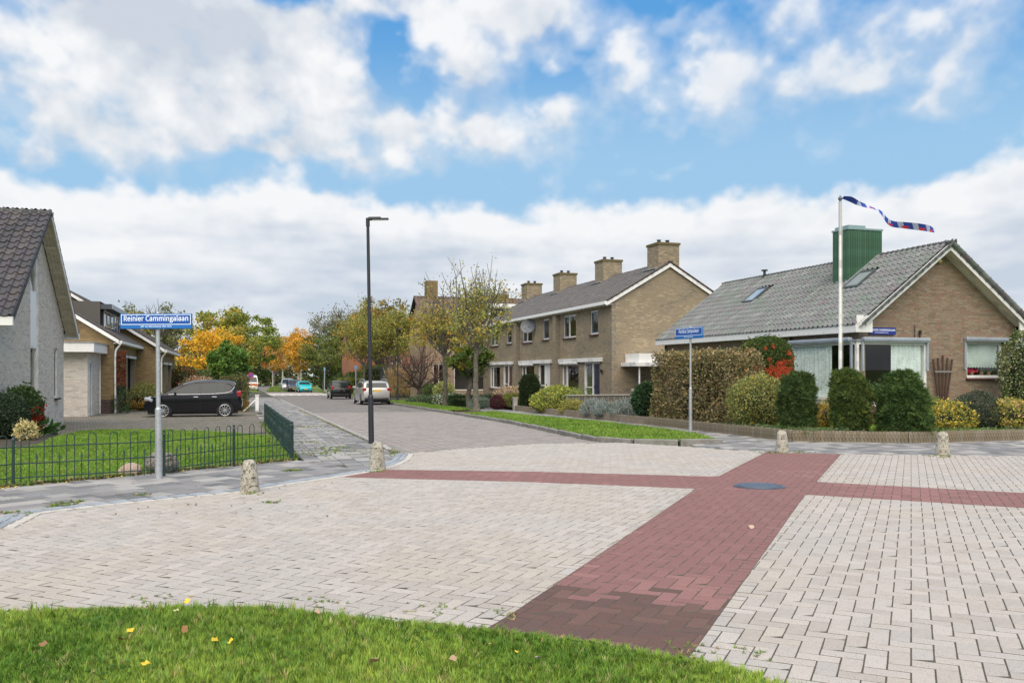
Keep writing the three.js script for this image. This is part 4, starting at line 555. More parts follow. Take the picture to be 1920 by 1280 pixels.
{
  const { h, yy, P } = tanHouse('tan brick house with dark flat roofed dormer and red creeper at its corner', -5.21, 42.9, 9.6, 0, { max: 60, holes: [[0.55, -0.3, 1.5, 2.35], [2.3, 0.3, 4.1, 2.3], [5.0, 0.2, 8.2, 2.3]], mats: [M.white, M.white, M.dark], parts: ['door', 'window', 'window'] });
  const d = sub('dormer', h, 'black clad dormer with white windows'), x1 = -0.75, z0 = -2.6, z1 = -8.4, yb = yy(x1) + 0.05;
  new B().b2(-4, x1 - 0.02, yb - 0.4, 4.55, z0 - 0.2, z0).b2(-4, x1 - 0.02, yb - 0.4, 4.55, z1, z1 + 0.2).build('cheek', MM([0.016, 0.018, 0.024], 0.6), d);
  new B().b2(-4.2, x1 + 0.38, 4.56, 4.80, z1 - 0.25, z0 + 0.28).build('dormer_roof', MM([0.055, 0.065, 0.08], 0.5), d); new B().b2(x1 + 0.382, x1 + 0.40, 4.57, 4.79, z1 - 0.25, z0 + 0.28).build('fascia', M.alu, d);
  const q = windowUnit(d, 'R', x1, 0, z0 - 0.0, 0.05, yb - 0.1, 5.75, 4.54, { cols: [0.18, 0.42, 0.66, 0.86], recess: 0.0, room: 1.2, curtains: [[0.2, 0.34, 0.02], [0.68, 0.8, 0.02]] });
  new B().cyl(0.04, 0.04, 2.9, [0.12, 1.2, -3.1]).build('downpipe', M.black, h);
  new B().b2(0.02, 0.1, 1.2, 1.45, -1.9, -1.8).cyl(0.05, 0.06, 0.2, [0.14, 1.4, -1.85]).build('wall_lamp', M.black, h);
  settle(h, -0.3);
  const b = tanHouse('farther tan brick house with plain gable, partly behind the black car', -3.98, 52.4, 12, 0.15, { holes: [[1.6, -0.2, 2.6, 2.2], [3.4, -0.2, 4.2, 2.2], [5.2, 0.2, 7.8, 2.2]], mats: [M.white, M.white, M.white], parts: ['door', 'window', 'window'] }); settle(b.h, -0.4);
}
// ---------- terraced houses on the right ----------
const brickRow = [...shades([0.355, 0.285, 0.20], 6, 0.12, 0.05), ...shades([0.32, 0.265, 0.19], 3, 0.12, 0.04), ...shades([0.47, 0.38, 0.26], 2, 0.1, 0.05), ...shades([0.27, 0.23, 0.175], 3, 0.14, 0.04)];
const rowTile = [...shades([0.115, 0.105, 0.105], 6, 0.10, 0.04), ...shades([0.135, 0.125, 0.122], 3, 0.1, 0.04)];
const chooseRow = (u, y) => { const n = fbm(u * 0.7 + 31, y * 1.6 + 9, 4, 71); return n > 0.57 && rnd() < 0.30 ? 9 + Math.floor(R(0, 2)) : n < 0.38 && rnd() < 0.5 ? 11 + Math.floor(R(0, 3)) : Math.floor(R(0, 9)); };
function terraced(i, label) {
  const len = 7.6, t0 = 18.39, s0 = 40.84 + i * len, h = house('terraced_house', label, 'house', t0, s0, 'terraced brick houses along the right side of the street'), gy = -0.55 - i * 0.05, ey = 5.1, ry = 7.28, rx = 3.28, end = i === 0;
  const Z = (ds) => -ds, win = [[1.72, 3.6, 2.82, 4.88], [4.9, 3.55, 6.85, 4.87]];
  // ground floor: door at the near end, wide window beyond
  const gh = [[1.55, -0.3, 3.72, 2.12], [4.5, 0.42, 7.1, 2.06]], U = (l) => l.map(([a, b, c, d]) => [-c, b, -a, d]);
  brickWall(h, 'L', 0, 0, end ? -0.0 : -0.001, [[-len, gy], [0, gy], [0, ey + 0.05], [-len, ey + 0.05]], U([...win, ...gh]), brickRow, { choose: chooseRow });
  if (end) brickWall(h, 'F', 0.23, 0, 0, [[-0.23, gy], [6.33, gy], [6.33, ey], [rx - 0.23, ry - 0.03], [-0.23, ey]], [], brickRow, { choose: chooseRow, max: 120 });
  new B().b2(6.3, 6.5, gy, ey, -len, -0.25).build('rear_wall', M.mortar, h); if (i === 2) new B().ext([[0.25, gy], [6.3, gy], [6.3, ey], [rx, ry - 0.05], [0.25, ey]], 0.2, [0, 0, -len - 0.0]).build('party_wall', M.mortar, h);
  const wo = { sill: 1, recess: 0.05, fw: 0.085, room: 1.1 };
  U(win).forEach((q, k) => windowUnit(h, 'L', 0, 0, 0, ...q, k ? { ...wo, cols: [0.42], sash: 0, sashMat: MM([0.16, 0.2, 0.24], 0.5) } : { ...wo, sash: 0, sashMat: MM([0.14, 0.18, 0.23], 0.5) }));
  const q = U(gh); windowUnit(h, 'L', 0, 0, 0, ...q[1], { cols: [0.27], recess: 0.05, fw: 0.1, room: 1.5, curtains: i === 1 ? [] : [[0.03, 0.16, 0.02, MM([0.55, 0.56, 0.55], 0.95)]], sill: 1 });
  const d = sub('door', h, i === 0 ? 'navy front door with glazed side panel' : i === 1 ? 'white front door with glazed side panel' : 'dark front door with side panel'); d.applyMatrix4(wallM('L', 0, 0, 0)); const [a, b0, c, b1] = q[0];
  new B().b2(a, c, b1 - 0.1, b1, -0.16, -0.04).b2(a, a + 0.1, b0, b1 - 0.1, -0.16, -0.04).b2(c - 0.08, c, b0, b1 - 0.1, -0.16, -0.04).b2(-2.62, -2.5, b0, b1 - 0.1, -0.16, -0.038).b2(a + 0.1, -2.62, b0, b0 + 0.12, -0.155, -0.045).b2(a + 0.1, -2.62, 0.72, 0.78, -0.12, -0.05).build('frame', M.white, d);
  new B().b2(-2.5, c - 0.08, b0, b1 - 0.1, -0.14, -0.09).build('door_leaf', MM(i === 0 ? [0.012, 0.016, 0.05] : i === 1 ? [0.72, 0.72, 0.72] : [0.08, 0.03, 0.03], 0.4), d); new B().b2(-2.42, -2.38, 0.7, 0.86, -0.09, -0.05).build('handle', M.dark, d);
  const pn = mesh('pane', new THREE.PlaneGeometry(-2.62 - a - 0.1, b1 - b0 - 0.3), M.glass, d); pn.position.set((a + 0.1 - 2.62) / 2, (b0 + b1) / 2, -0.1);
  new B().b2(a, c, b0, b1, -1.3, -1.26).b2(a - 0.05, a, b0, b1, -1.26, -0.25).b2(c, c + 0.05, b0, b1, -1.26, -0.25).b2(a, c, b1, b1 + 0.05, -1.26, -0.25).build('hall', M.room, d);
  new B().b2(-0.16, -0.005, 2.13, 2.34, Z(7.35), Z(1.15)).build('lintel_band', M.white, h);
  if (i === 0 || i === 1) { const aw = new B(); aw.rbox(0.14, 0.12, 2.7, 0.03, [-0.12, 2.1 - 0.02, Z(5.8)]); aw.build('awning', M.white, h); }
  // pier between the houses
  brickWall(h, 'L', -0.28, 0, Z(len + 0.36), [[0, gy], [0.5, gy], [0.5, ey], [0, ey]], [], brickRow, { choose: chooseRow, name: 'pier', th: 0.27 }); brickWall(h, 'F', -0.27, 0, Z(len - 0.14) + 0.001, [[0, gy], [0.25, gy], [0.25, ey], [0, ey]], [], brickRow.slice(11), { name: 'pier', th: 0.2 });
  const tpp = rowTile, e0 = V(-0.35, ey + 0.12, Z(len)), e1 = V(-0.35, ey + 0.12, end ? 0.12 : 0), r0 = V(rx, ry + 0.06, Z(len));
  const A = roofSlope(h, e0, e1, r0, { w: 0.235, l: 0.33, A: 0.03, pal: tpp, max: end ? 100 : 0, rough: 0.6 });
  roofSlope(h, V(rx * 2 + 0.35, ey + 0.12, Z(len)), V(rx * 2 + 0.35, ey + 0.12, end ? 0.12 : 0), r0, { w: 0.3, l: 0.33, A: 0.03, pal: tpp, parent: A.roof });
  capRow('ridge_tile', 'ridge_tiles', A.roof, V(rx, ry + 0.07, Z(len)), V(rx, ry + 0.07, end ? 0.14 : 0), V(0, 1, 0), 0.11, 0.38, shades([0.085, 0.08, 0.078], 4, 0.1, 0.03), 20);
  if (end) {
    for (const sg of [-1, 1]) {
      const X = (k) => rx + sg * (rx + 0.35) * (1 - k), Y = (k) => mix(ey + 0.12, ry + 0.06, k), qd = (a2, b2, c2, d2, th, n, m) => (sg < 0 ? slab(h, n, m, a2, b2, c2, d2, th) : slab(h, n, m, a2, d2, c2, b2, th));
      qd(V(X(0), Y(0) - 0.27, 0.1), V(X(1), Y(1) - 0.27, 0.1), V(X(1), Y(1) - 0.06, 0.1), V(X(0), Y(0) - 0.06, 0.1), 0.03, 'bargeboard', M.white);
      capRow('verge_tile', 'verge_tiles', A.roof, V(X(0), Y(0) + 0.02, 0.1), V(X(1), Y(1) + 0.02, 0.1), V(sg * 0.55, 0.83, 0), 0.09, 0.33, shades([0.12, 0.09, 0.08], 5, 0.15, 0.05), 14);
    }
  }
  new B().b2(-0.45, -0.32, ey - 0.08, ey + 0.1, Z(len), end ? 0.14 : 0).b2(-0.32, -0.005, ey - 0.08, ey - 0.06, Z(len), end ? 0.1 : 0).build('gutter', M.white, h);
  const raf = new B(); for (let s = 0.3; s < len; s += 0.55) raf.b2(-0.3, -0.01, ey - 0.13, ey - 0.082, Z(s + 0.06), Z(s)); raf.build('rafter_ends', M.cream, h);
  // chimney
  for (const cs of i === 0 ? [0.05] : i === 1 ? [-0.45] : [-0.75, 6.3]) { const cw = 0.62, ch = sub('chimney', h), ct = 8.4, cb = 6.6, mm = (k, x, z, wd) => { const l = []; for (let r = 0, y = cb; y < ct - 0.16; r++, y += 0.0625) for (let u = -(r % 2) * 0.11; u < wd; u += 0.22) { const p = Math.max(0, u), e = Math.min(wd, u + 0.21); if (e - p > 0.03) l.push([mtx([(p + e) / 2, y + 0.03, -0.01], [0, 0, 0], [e - p, 1, 1]).premultiply(wallM(k, x, 0, z)), pick(brickRow)]); } inst('bricks', brickBox, MM([1, 1, 1], 0.95, { map: grainT }), l, ch); };
  const c0 = rx - 0.62, c1 = rx + 0.62, zA = Z(cs), zB = Z(cs + 1.25); new B().b2(c0 + 0.007, c1 - 0.007, cb, ct - 0.12, zB, zA - 0.007).build('stack', M.mortar, ch); mm('F', c0, zA, 1.24); mm('L', c0, zB, 1.25);
  new B().b2(c0 - 0.05, c1 + 0.05, ct - 0.16, ct - 0.04, zB - 0.05, zA + 0.05).build('cap', MM([0.17, 0.135, 0.06], 0.95, { map: grainT }), ch); for (const k of [0.3, 0.7]) new B().cyl(0.09, 0.1, 0.18, [mix(c0, c1, k), ct + 0.05, (zA + zB) / 2]).cyl(0.12, 0.12, 0.03, [mix(c0, c1, k), ct + 0.16, (zA + zB) / 2]).build('chimney_pot', M.dark, ch);
  new B().b2(c0 - 0.25, c0 - 0.0, 6.95, 6.99, zB - 0.1, zA + 0.1).build('flashing', M.zinc, ch); }
  if (end) { const l = new B(); l.box(0.06, 0.16, 0.06, [-0.1, 1.55, Z(1.0)]).cyl(0.06, 0.04, 0.16, [-0.15, 1.62, Z(1.0)]); l.build('wall_lamp', M.black, h);
    const cp = sub('carport', h, 'white flat roofed side porch against the gable'); new B().b2(0.75, 6.4, 2.06, 2.5, 0.02, 1.6).b2(0.5, 2.5, 1.86, 2.06, 0.02, 1.75).build('canopy', M.white, cp); new B().b2(0.78, 0.84, gy, 1.86, 1.5, 1.56).b2(2.5, 3.0, gy, 2.05, 1.3, 1.56).build('post', M.white, cp);
  }
  return settle(h, gy);
}
terraced(0, 'nearest brick house of the terrace, with wide gable and navy front door');
terraced(1, 'second brick terraced house with white front door and satellite dish');
terraced(2, 'third brick terraced house, half hidden behind the thin street trees');
// satellite dish on the second house
{
  const p = W(18.39 - 0.45, 52.9); p.y = 4.55; const d = thing('satellite_dish', 'round grey satellite dish on the front of the second terraced house', 'satellite dish', p, TH);
  const g = new THREE.SphereGeometry(0.85, 28, 10, 0, 6.2832, 0, 0.60); g.translate(0, -0.7, 0); g.rotateX(-Math.PI / 2); g.rotateY(-0.5); const m = mesh('dish', g, MM([0.13, 0.145, 0.16], 0.5, { side: THREE.DoubleSide }), d); m.rotation.x = -0.35;
  new B().bar([0, 0, -0.05], [0.42, -0.1, -0.05], 0.025).build('bracket', M.zinc, d); new B().bar([0, -0.4, 0.05], [-0.35, -0.1, 0.4], 0.012).sph(0.05, [-0.35, -0.1, 0.42]).build('arm', M.zinc, d);
}
// ---------- the cross house behind the terrace, the orange house and the shed ----------
{
  const h = house('far_brick_house', 'far brick house with brown ridge and white dormer behind the thin trees', 'house', 14.9, 70), gy = -0.9;
  const tanF = [...shades([0.5, 0.37, 0.26], 5, 0.1, 0.05), ...shades([0.44, 0.32, 0.22], 3, 0.12, 0.04)];
  const holes = [[0.6, 0.2, 1.6, 2.3], [2.4, 0.1, 5.2, 2.3], [1.0, 3.3, 3.0, 4.7], [4.6, 3.3, 6.2, 4.7]];
  brickWall(h, 'F', 0, 0, 0, [[0, gy], [11, gy], [11, 5.3], [0, 5.3]], holes, tanF, {}); holes.forEach((q) => windowUnit(h, 'F', 0, 0, 0, ...q, { cols: [0.5], room: 1.2, recess: 0.05 }));
  brickWall(h, 'L', 0, 0, 0, [[-7, gy], [-0.23, gy], [-0.23, 5.3], [-3.5, 7.9], [-7, 5.3]], [], tanF, {});
  new B().b2(0.3, 11, gy, 5.3, -7, -6.8).b2(10.8, 11, gy, 5.3, -6.8, -0.3).build('rear_wall', M.mortar, h);
  const tp = shades([0.16, 0.115, 0.095], 6, 0.15, 0.05), A = roofSlope(h, V(-0.3, 5.3, 0.35), V(11.2, 5.3, 0.35), V(-0.3, 8.1, -3.5), { w: 0.3, l: 0.36, A: 0.04, pal: tp }); roofSlope(h, V(-0.3, 5.3, -7.35), V(11.2, 5.3, -7.35), V(-0.3, 8.1, -3.5), { w: 0.3, l: 0.36, A: 0.04, pal: tp, parent: A.roof });
  capRow('ridge_tile', 'ridge_tiles', A.roof, V(-0.3, 8.13, -3.5), V(11.2, 8.13, -3.5), V(0, 1, 0), 0.13, 0.4, tp, 0);
  const d = sub('dormer', h, 'white flat roofed dormer'); new B().b2(5.2, 9.4, 7.0, 7.35, -3, 0.3).build('dormer_roof', M.white, d); new B().b2(5.4, 5.55, 5.6, 7.0, -3, 0).b2(9.05, 9.2, 5.6, 7.0, -3, 0).build('cheek', M.white, d); windowUnit(d, 'F', 0, 0, 0.02, 5.55, 5.7, 9.05, 7.0, { cols: [0.33, 0.66], room: 1.2, recess: 0 });
  new B().b2(0.75, 1.7, 7.4, 9.45, -4, -3).build('chimney', MM([0.24, 0.17, 0.08], 0.95, { map: grainT }), h); new B().b2(6.8, 8.2, 7.4, 8.5, -4.3, -3.3).build('chimney', MM([0.22, 0.17, 0.07], 0.95, { map: grainT }), h);
  new B().b2(-0.3, 11.2, 5.1, 5.3, 0.32, 0.42).build('gutter', M.white, h);
  settle(h, gy);
  const o = house('orange_brick_house', 'far orange brick house seen between the street tree trunks', 'house', 16.0, 104), oy = -1.1, or = shades([0.42, 0.17, 0.09], 6, 0.1, 0.04);
  const oh = [[2.0, 2.0, 3.2, 3.9], [4.6, 0.6, 5.6, 3.9], [6.2, 2.0, 7.6, 3.9]]; brickWall(o, 'F', 0, 0, 0, [[-3, oy], [10, oy], [10, 5], [-3, 5]], oh, or, {}); oh.forEach((q) => windowUnit(o, 'F', 0, 0, 0, ...q, { cols: [0.5], room: 1, recess: 0.05 }));
  brickWall(o, 'L', -3, 0, 0, [[-8, oy], [-0.23, oy], [-0.23, 5], [-4, 7.6], [-8, 5]], [], or, {}); new B().b2(-2.7, 10, oy, 5, -8, -7.8).build('rear_wall', M.mortar, o);
  const tp2 = shades([0.10, 0.07, 0.06], 5, 0.15, 0.05), Q = roofSlope(o, V(-3.3, 5, 0.3), V(10.3, 5, 0.3), V(-3.3, 7.8, -4), { w: 0.5, l: 0.4, A: 0.04, pal: tp2 }); roofSlope(o, V(-3.3, 5, -8.3), V(10.3, 5, -8.3), V(-3.3, 7.8, -4), { w: 0.5, l: 0.4, A: 0.04, pal: tp2, parent: Q.roof });
  new B().b2(4.3, 8.0, 0.0, 0.25, 0, 1.4).build('porch_roof', M.dark, o); settle(o, oy);
  const g = house('timber_shed', 'dark grey timber shed behind tall dry grasses', 'shed', 13.2, 80), sy = -0.95;
  new B().b2(0, 6.5, sy, 1.9, -3, -2.9).b2(0, 0.1, sy, 1.9, -2.9, -0.1).b2(6.4, 6.5, sy, 1.9, -2.9, -0.1).build('shell', M.dark, g);
  for (let y = sy, k = 0; y < 1.85; y += 0.16, k++) new B().rbox(3.6, 0.15, 0.03, 0.006, [1.8, y + 0.08, -0.06 + (k % 2) * 0.002], [-0.06, 0, 0]).build('plank', MM([0.055 + 0.008 * (k % 3), 0.065 + 0.008 * (k % 3), 0.075 + 0.008 * (k % 3)], 0.8), g);
  new B().b2(-0.3, 7.2, 1.9, 2.12, -3.3, 0.6).build('shed_roof', MM([0.035, 0.038, 0.045], 0.7), g); for (const x of [3.7, 6.3]) new B().b2(x - 0.08, x + 0.08, sy, 1.9, 0.3, 0.46).build('post', M.black, g); new B().b2(0.0, 0.14, sy, 1.9, 0.0, 0.1).build('post', M.black, g);
  settle(g, sy);
}
// ---------- street furniture ----------
const spotted = MM([0.46, 0.445, 0.41], 0.95, { map: tex(512, (u, v) => { const a = fbm(u * 60, v * 60, 3, 3, 60), b = fbm(u * 9, v * 9, 5, 5, 9), c = fbm(u * 26, v * 26, 4, 12, 26); const g = 0.97 + (a - 0.5) * 0.6 - sst(0.5, 0.7, b) * 0.2 - sst(0.6, 0.72, c) * 0.3; return [g, g * 0.985, g * 0.93]; }, true, 1.4), bumpMap: grainB, bumpScale: 0.008 });
[[468, 922, 0.415, 0.02, 'weathered stone bollard nearest the camera, before the green fence'], [707, 880, 0.45, 0.03, 'leaning stone bollard at the foot of the tall black street lamp'], [1467, 847, 0.44, -0.02, 'stone bollard at the head of the red paved band'], [1768, 853, 0.455, -0.03, 'pale stone bollard before the bungalow wall, right of the red band']].forEach(([x, y, hgt, lean, label], i) => {
  const b = thing('bollard', label, 'bollard', gp(x, y), i * 1.7, 'stone bollards around the crossing'), k = hgt / 0.43;
  const g = new THREE.LatheGeometry([[0.0, 0.43], [0.045, 0.424], [0.075, 0.40], [0.092, 0.36], [0.1, 0.3], [0.118, 0.12], [0.13, 0.0], [0.132, -0.05]].reverse().map((q) => new THREE.Vector2(q[0] * k, q[1] * k)), 26); const p = g.attributes.position;
  for (let j = 0; j < p.count; j++) { const a = Math.atan2(p.getZ(j), p.getX(j)), n = (fbm(Math.cos(a) * 3 + 9 + i, p.getY(j) * 9 + Math.sin(a) * 3 + 9, 4, 40 + i) - 0.5) * 0.06; p.setX(j, p.getX(j) * (1 + n)); p.setZ(j, p.getZ(j) * (1 + n)); } g.computeVertexNormals();
  const m = mesh('stone', metreUV(g, i * 0.31, i * 0.17), spotted, b); m.rotation.z = lean;
});
function lamp(label, pos, H = 5.0) {
  const l = thing('street_lamp', label, 'street lamp', pos, TH * 0, 'black street lamps');
  new B().cyl(0.058, 0.064, 1.05, [0, 0.525, 0], [0, 0, 0], 18).lathe([[0.064, 1.04], [0.06, 1.08], [0.04, 1.12]]).build('base_sleeve', M.pole, l);
  new B().cyl(0.034, 0.042, H - 1.1, [0, 1.1 + (H - 1.1) / 2, 0], [0, 0, 0], 14).build('pole', M.pole, l);
  new B().cyl(0.045, 0.045, 0.14, [0, H - 0.02, 0]).box(0.13, 0.05, 0.1, [0.03, H + 0.07, 0]).build('joint', M.pole, l);
  new B().rbox(0.28, 0.06, 0.13, 0.012, [0.16, H + 0.085, 0]).rbox(0.18, 0.035, 0.13, 0.01, [0.38, H + 0.07, 0]).build('lamp_head', MM([0.035, 0.04, 0.045], 0.45), l); new B().b2(0.12, 0.44, H + 0.045, H + 0.052, -0.05, 0.05).build('lens', MM([0.5, 0.52, 0.52], 0.2), l); return l;
}
lamp('tall black street lamp standing behind the leaning bollard at the corner', W(2.95, 19.75), 5.02).rotation.z = 0.016;
lamp('slim black street lamp on the right verge before the timber shed', W(10.85, 60.4), 5.05);
lamp('distant street lamp rising before the yellow tree on the left', W(0.62, 112), 5.0);
lamp('distant street lamp among the white birch trunks', W(11.0, 225), 6.0);
function signTex(w, h, f) { const c = document.createElement('canvas'); c.width = w; c.height = h; f(c.getContext('2d')); const t = new THREE.CanvasTexture(c); t.colorSpace = THREE.SRGBColorSpace; return t; }
function streetSign(label, pos, turn, H, w, h, main, small, o = {}) {
  const s = thing('street_sign', label, 'street sign', pos, turn, 'blue street name signs on grey poles');
  new B().cyl(0.045, 0.052, H * 0.42, [0, H * 0.21, 0], [0, 0, 0], 14).cyl(0.03, 0.045, 0.03, [0, H * 0.42 + 0.015, 0], [0, 0, 0], 14).cyl(0.03, 0.03, H * 0.58 - h * 0.4, [0, H * 0.42 + (H * 0.58 - h * 0.4) / 2, 0], [0, 0, 0], 14).sph(0.03, [0, H + 0.005, 0]).build('pole', M.steel, s);
  const y = H - h / 2; new B().rbox(w, h, 0.035, 0.012, [0, y, 0.05]).build('panel', MM('#1c62a8', 0.4), s);
  const t = signTex(1024, Math.round(1024 * h / w), (g) => { const W2 = 1024, H2 = g.canvas.height, k = H2 / 220; g.fillStyle = '#1668b4'; g.fillRect(0, 0, W2, H2); g.fillStyle = '#0f4fa3'; g.fillRect(8, 6, W2 - 16, H2 * 0.70); g.strokeStyle = '#dfeaf5'; g.lineWidth = 11; g.strokeRect(14, 12 * k, W2 - 28, H2 * 0.66); g.fillStyle = '#e9f1fa'; g.textAlign = 'center'; g.save(); g.translate(W2 / 2, H2 * 0.475); g.scale(o.sx ?? 0.94, 1); g.font = (o.fs ?? 104) * k + 'px sans-serif'; g.fillText(main, 0, 0); g.strokeStyle = '#e9f1fa'; g.lineWidth = 3.2; g.strokeText(main, 0, 0); g.restore(); g.font = 'bold ' + 30 * k + 'px sans-serif'; g.fillText(small, W2 * 0.5, H2 * 0.90); });
  const q = mesh('lettering', new THREE.PlaneGeometry(w - 0.012, h - 0.012), MM([1, 1, 1], 0.35, { map: t }), s); q.position.set(0, y, 0.0685); return s;
}
streetSign('large blue street sign on grey pole by the green garden fence', gp(297, 897), 0.02, 2.39, 1.03, 0.222, 'Reinier Cammingalaan', 'ABT van Bloemkamp 1361-1375', { fs: 106, sx: 0.87 }).rotation.z = 0.006;
streetSign('blue street sign on grey pole before the brown beech hedge', W(11.98, 21.34), TH - Math.PI / 2 + 0.12, 2.9, 1.25, 0.31, 'Floridus Campuslaan', 'ABT van Bloemkamp', { fs: 100, sx: 0.70 });
{ const s = streetSign('small far blue street sign before the yellow tree', W(-6.5, 84), 0.1, 2.2, 1.0, 0.24, '', '', {}); s.scale.setScalar(1.1); }
function roundSign(label, pos, H, r, cols) { const s = thing('traffic_sign', label, 'traffic sign', pos, 0); new B().cyl(0.035, 0.035, H, [0, H / 2, -0.03]).build('pole', M.steel, s); const c = signTex(256, 256, (g) => { g.fillStyle = cols[0]; g.fillRect(0, 0, 256, 256); g.fillStyle = cols[1]; g.beginPath(); g.arc(128, 128, 98, 0, 7); g.fill(); if (cols[2]) { g.strokeStyle = cols[2]; g.lineWidth = 26; g.beginPath(); g.moveTo(60, 60); g.lineTo(196, 196); g.stroke(); } }); new B().cyl(r, r, 0.02, [0, H - r, 0], [Math.PI / 2, 0, 0], 28).build('disc', M.zinc, s); const f = mesh('face', new THREE.CircleGeometry(r * 0.99, 28), MM([1, 1, 1], 0.4, { map: c }), s); f.position.set(0, H - r, 0.012); }
roundSign('round no parking sign with red rim on a grey post', W(1.75, 104), 2.45, 0.33, ['#c8202c', '#1f4fa8', '#c8202c']);
roundSign('far round blue and red sign before the birch trunks', W(9.9, 235), 4.2, 0.42, ['#b04a58', '#4a55b0', '#b04a58']);
roundSign('far round dark blue sign above the silver van', W(11.3, 165), 3.6, 0.42, ['#27308f', '#27308f']);
function slimPost(label, pos, H, plate) { const s = thing('sign_post', label, 'sign post', pos, 0); new B().cyl(0.05, 0.05, H, [0, H / 2, 0]).build('pole', MM([0.38, 0.44, 0.5], 0.5), s); new B().rbox(plate[0], plate[1], 0.03, 0.01, [0, H - plate[1] / 2, 0.05]).build('plate', MM([0.16, 0.34, 0.52], 0.4), s); new B().rbox(0.4, 0.36, 0.4, 0.05, [0.15, 0.18, 0]).build('foot', M.concrete, s); }
slimPost('pale blue grey post beside the small blue car', W(11.3, 117), 3.3, [0.22, 0.45]); slimPost('grey post with small blue plate behind the black hatchback', W(11.6, 88), 3.0, [0.32, 0.34]);

// ---------- the green ornamental fence ----------
function fence(label, pts) {
  const f = thing('garden_fence', label, 'fence', pts[0].clone(), 0), o = pts[0], q = (p, h) => V(p.x - o.x, G(p.x, p.z) - o.y + h, p.z - o.z), hoopN = 0;
  const vert = (p, h0, h1, r) => new B().bar(q(p, h0), q(p, h1), r, 6);
  pts.forEach((p) => new B().bar(q(p, -0.05), q(p, 0.63), 0.022, 4).add(new THREE.SphereGeometry(0.021, 8, 6), q(p, 0.672).toArray()).bar(q(p, 0.62), q(p, 0.655), 0.028, 8, 0.012).build('post', M.fence, f));
  for (let i = 0; i + 1 < pts.length; i++) {
    const a = pts[i], b = pts[i + 1], L = a.distanceTo(b), at = (d) => a.clone().lerp(b, d / L), n = Math.max(1, Math.round((L - 0.1) / 0.262)), st = L / n;
    for (const h of [0.105, 0.295, 0.52]) new B().bar(q(a, h), q(b, h), 0.0085, 6).build('rail', M.fence, f);
    for (let k = 0; k < n; k++) {
      const c = (k + 0.5) * st, h = new B(), w = 0.05, arc = []; for (let j = 0; j <= 8; j++) { const t = Math.PI * j / 8; arc.push(q(at(c - w * Math.cos(t)), 0.63 + 0.052 * Math.sin(t))); }
      h.bar(q(at(c - w), 0.03), arc[0], 0.0065, 6).bar(q(at(c + w), 0.03), arc[8], 0.0065, 6).tube(arc, 0.0065, 6, 10).build('hoop', M.fence, f);
      if (k < n - 1) { const d = (k + 1) * st, s = new B(); s.bar(q(at(d), 0.03), q(at(d), 0.35), 0.0065, 6).bar(q(at(d), 0.345), q(at(d), 0.375), 0.02, 6, 0.006).bar(q(at(d), 0.365), q(at(d), 0.43), 0.017, 6, 0.001); s.build('spear', M.fence, f); }
    }
  }
  return f;
}
const fp2 = gp(307, 892.5), fp3 = gp(438, 874);
fence('dark green hoop topped fence along the front lawn', [fenceLeft, fenceA, fp2, fp3, fenceC]);
{ const l = []; for (let s = 16.1; s < 31; s += 2.42) l.push(W(0.96, s)); l[0] = fenceC.clone().add(V(0.02, 0, -0.03)); fence('dark green fence running away along the side pavement', l); }
// white gate post and strut beyond the fence
{ const p = thing('white_post', 'white wooden gate post with slanting strut by the drive', 'post', W(1.0, 42.9), TH); new B().rbox(0.16, 0.74, 0.14, 0.01, [0, 0.37, 0]).rbox(0.2, 0.05, 0.18, 0.01, [0, 0.76, 0]).build('post', M.white, p); new B().bar([-0.62, 0.0, 0.05], [-0.06, 0.55, 0.02], 0.04, 4).build('strut', M.white, p); }
// boulders
const rock = (label, pos, r, sy, mat, k) => { const g = new THREE.IcosahedronGeometry(r, 4), p = g.attributes.position; for (let i = 0; i < p.count; i++) { const v = V().fromBufferAttribute(p, i), n = fbm(v.x / r * 1.2 + 9 + k, v.y / r * 1.2 + v.z / r + 9, 4, 80 + k) - 0.5; v.multiplyScalar(1 + n * 0.5); v.y *= sy; p.setXYZ(i, v.x, v.y, v.z); } g.computeVertexNormals(); const m = mesh('boulder', metreUV(g), mat, scene); m.position.copy(pos); tag(m, label, 'boulder'); };
rock('big grey boulder behind the fence at the sign pole', gp(288, 889).add(V(0, 0.11, -0.35)), 0.25, 0.85, MM([0.24, 0.23, 0.21], 0.95, { map: spotted.map, bumpMap: grainB, bumpScale: 0.01 }), 1);
rock('small pinkish boulder beside the big grey one', gp(230, 893).add(V(0, 0.05, -0.25)), 0.17, 0.75, MM([0.45, 0.34, 0.27], 0.95, { map: grainT }), 4);
// manhole cover
{
  const c = gp(1424, 912), m = thing('manhole_cover', 'blue grey iron manhole cover in the middle of the red cross', 'manhole cover', c, -PA); m.rotation.order = 'YXZ'; const iron = MM([0.13, 0.155, 0.20], 0.5, { metalness: 0.4, map: grainT });
  new B().cyl(0.335, 0.335, 0.03, [0, -0.008, 0], [0, 0, 0], 40).build('frame', iron, m); new B().add(new THREE.TorusGeometry(0.285, 0.01, 6, 40), [0, 0.008, 0], [Math.PI / 2, 0, 0]).add(new THREE.TorusGeometry(0.14, 0.01, 6, 32), [0, 0.008, 0], [Math.PI / 2, 0, 0]).build('ring', iron, m);
  const st = new B(); for (let i = -8; i <= 8; i++) for (let j = -8; j <= 8; j++) if (Math.hypot(i, j) * 0.032 < 0.26) st.box(0.021, 0.012, 0.021, [i * 0.032, 0.010, j * 0.032]); st.build('studs', MM([0.17, 0.21, 0.28], 0.45, { metalness: 0.4 }), m); m.rotation.x = 0; m.position.y += 0.004;
}
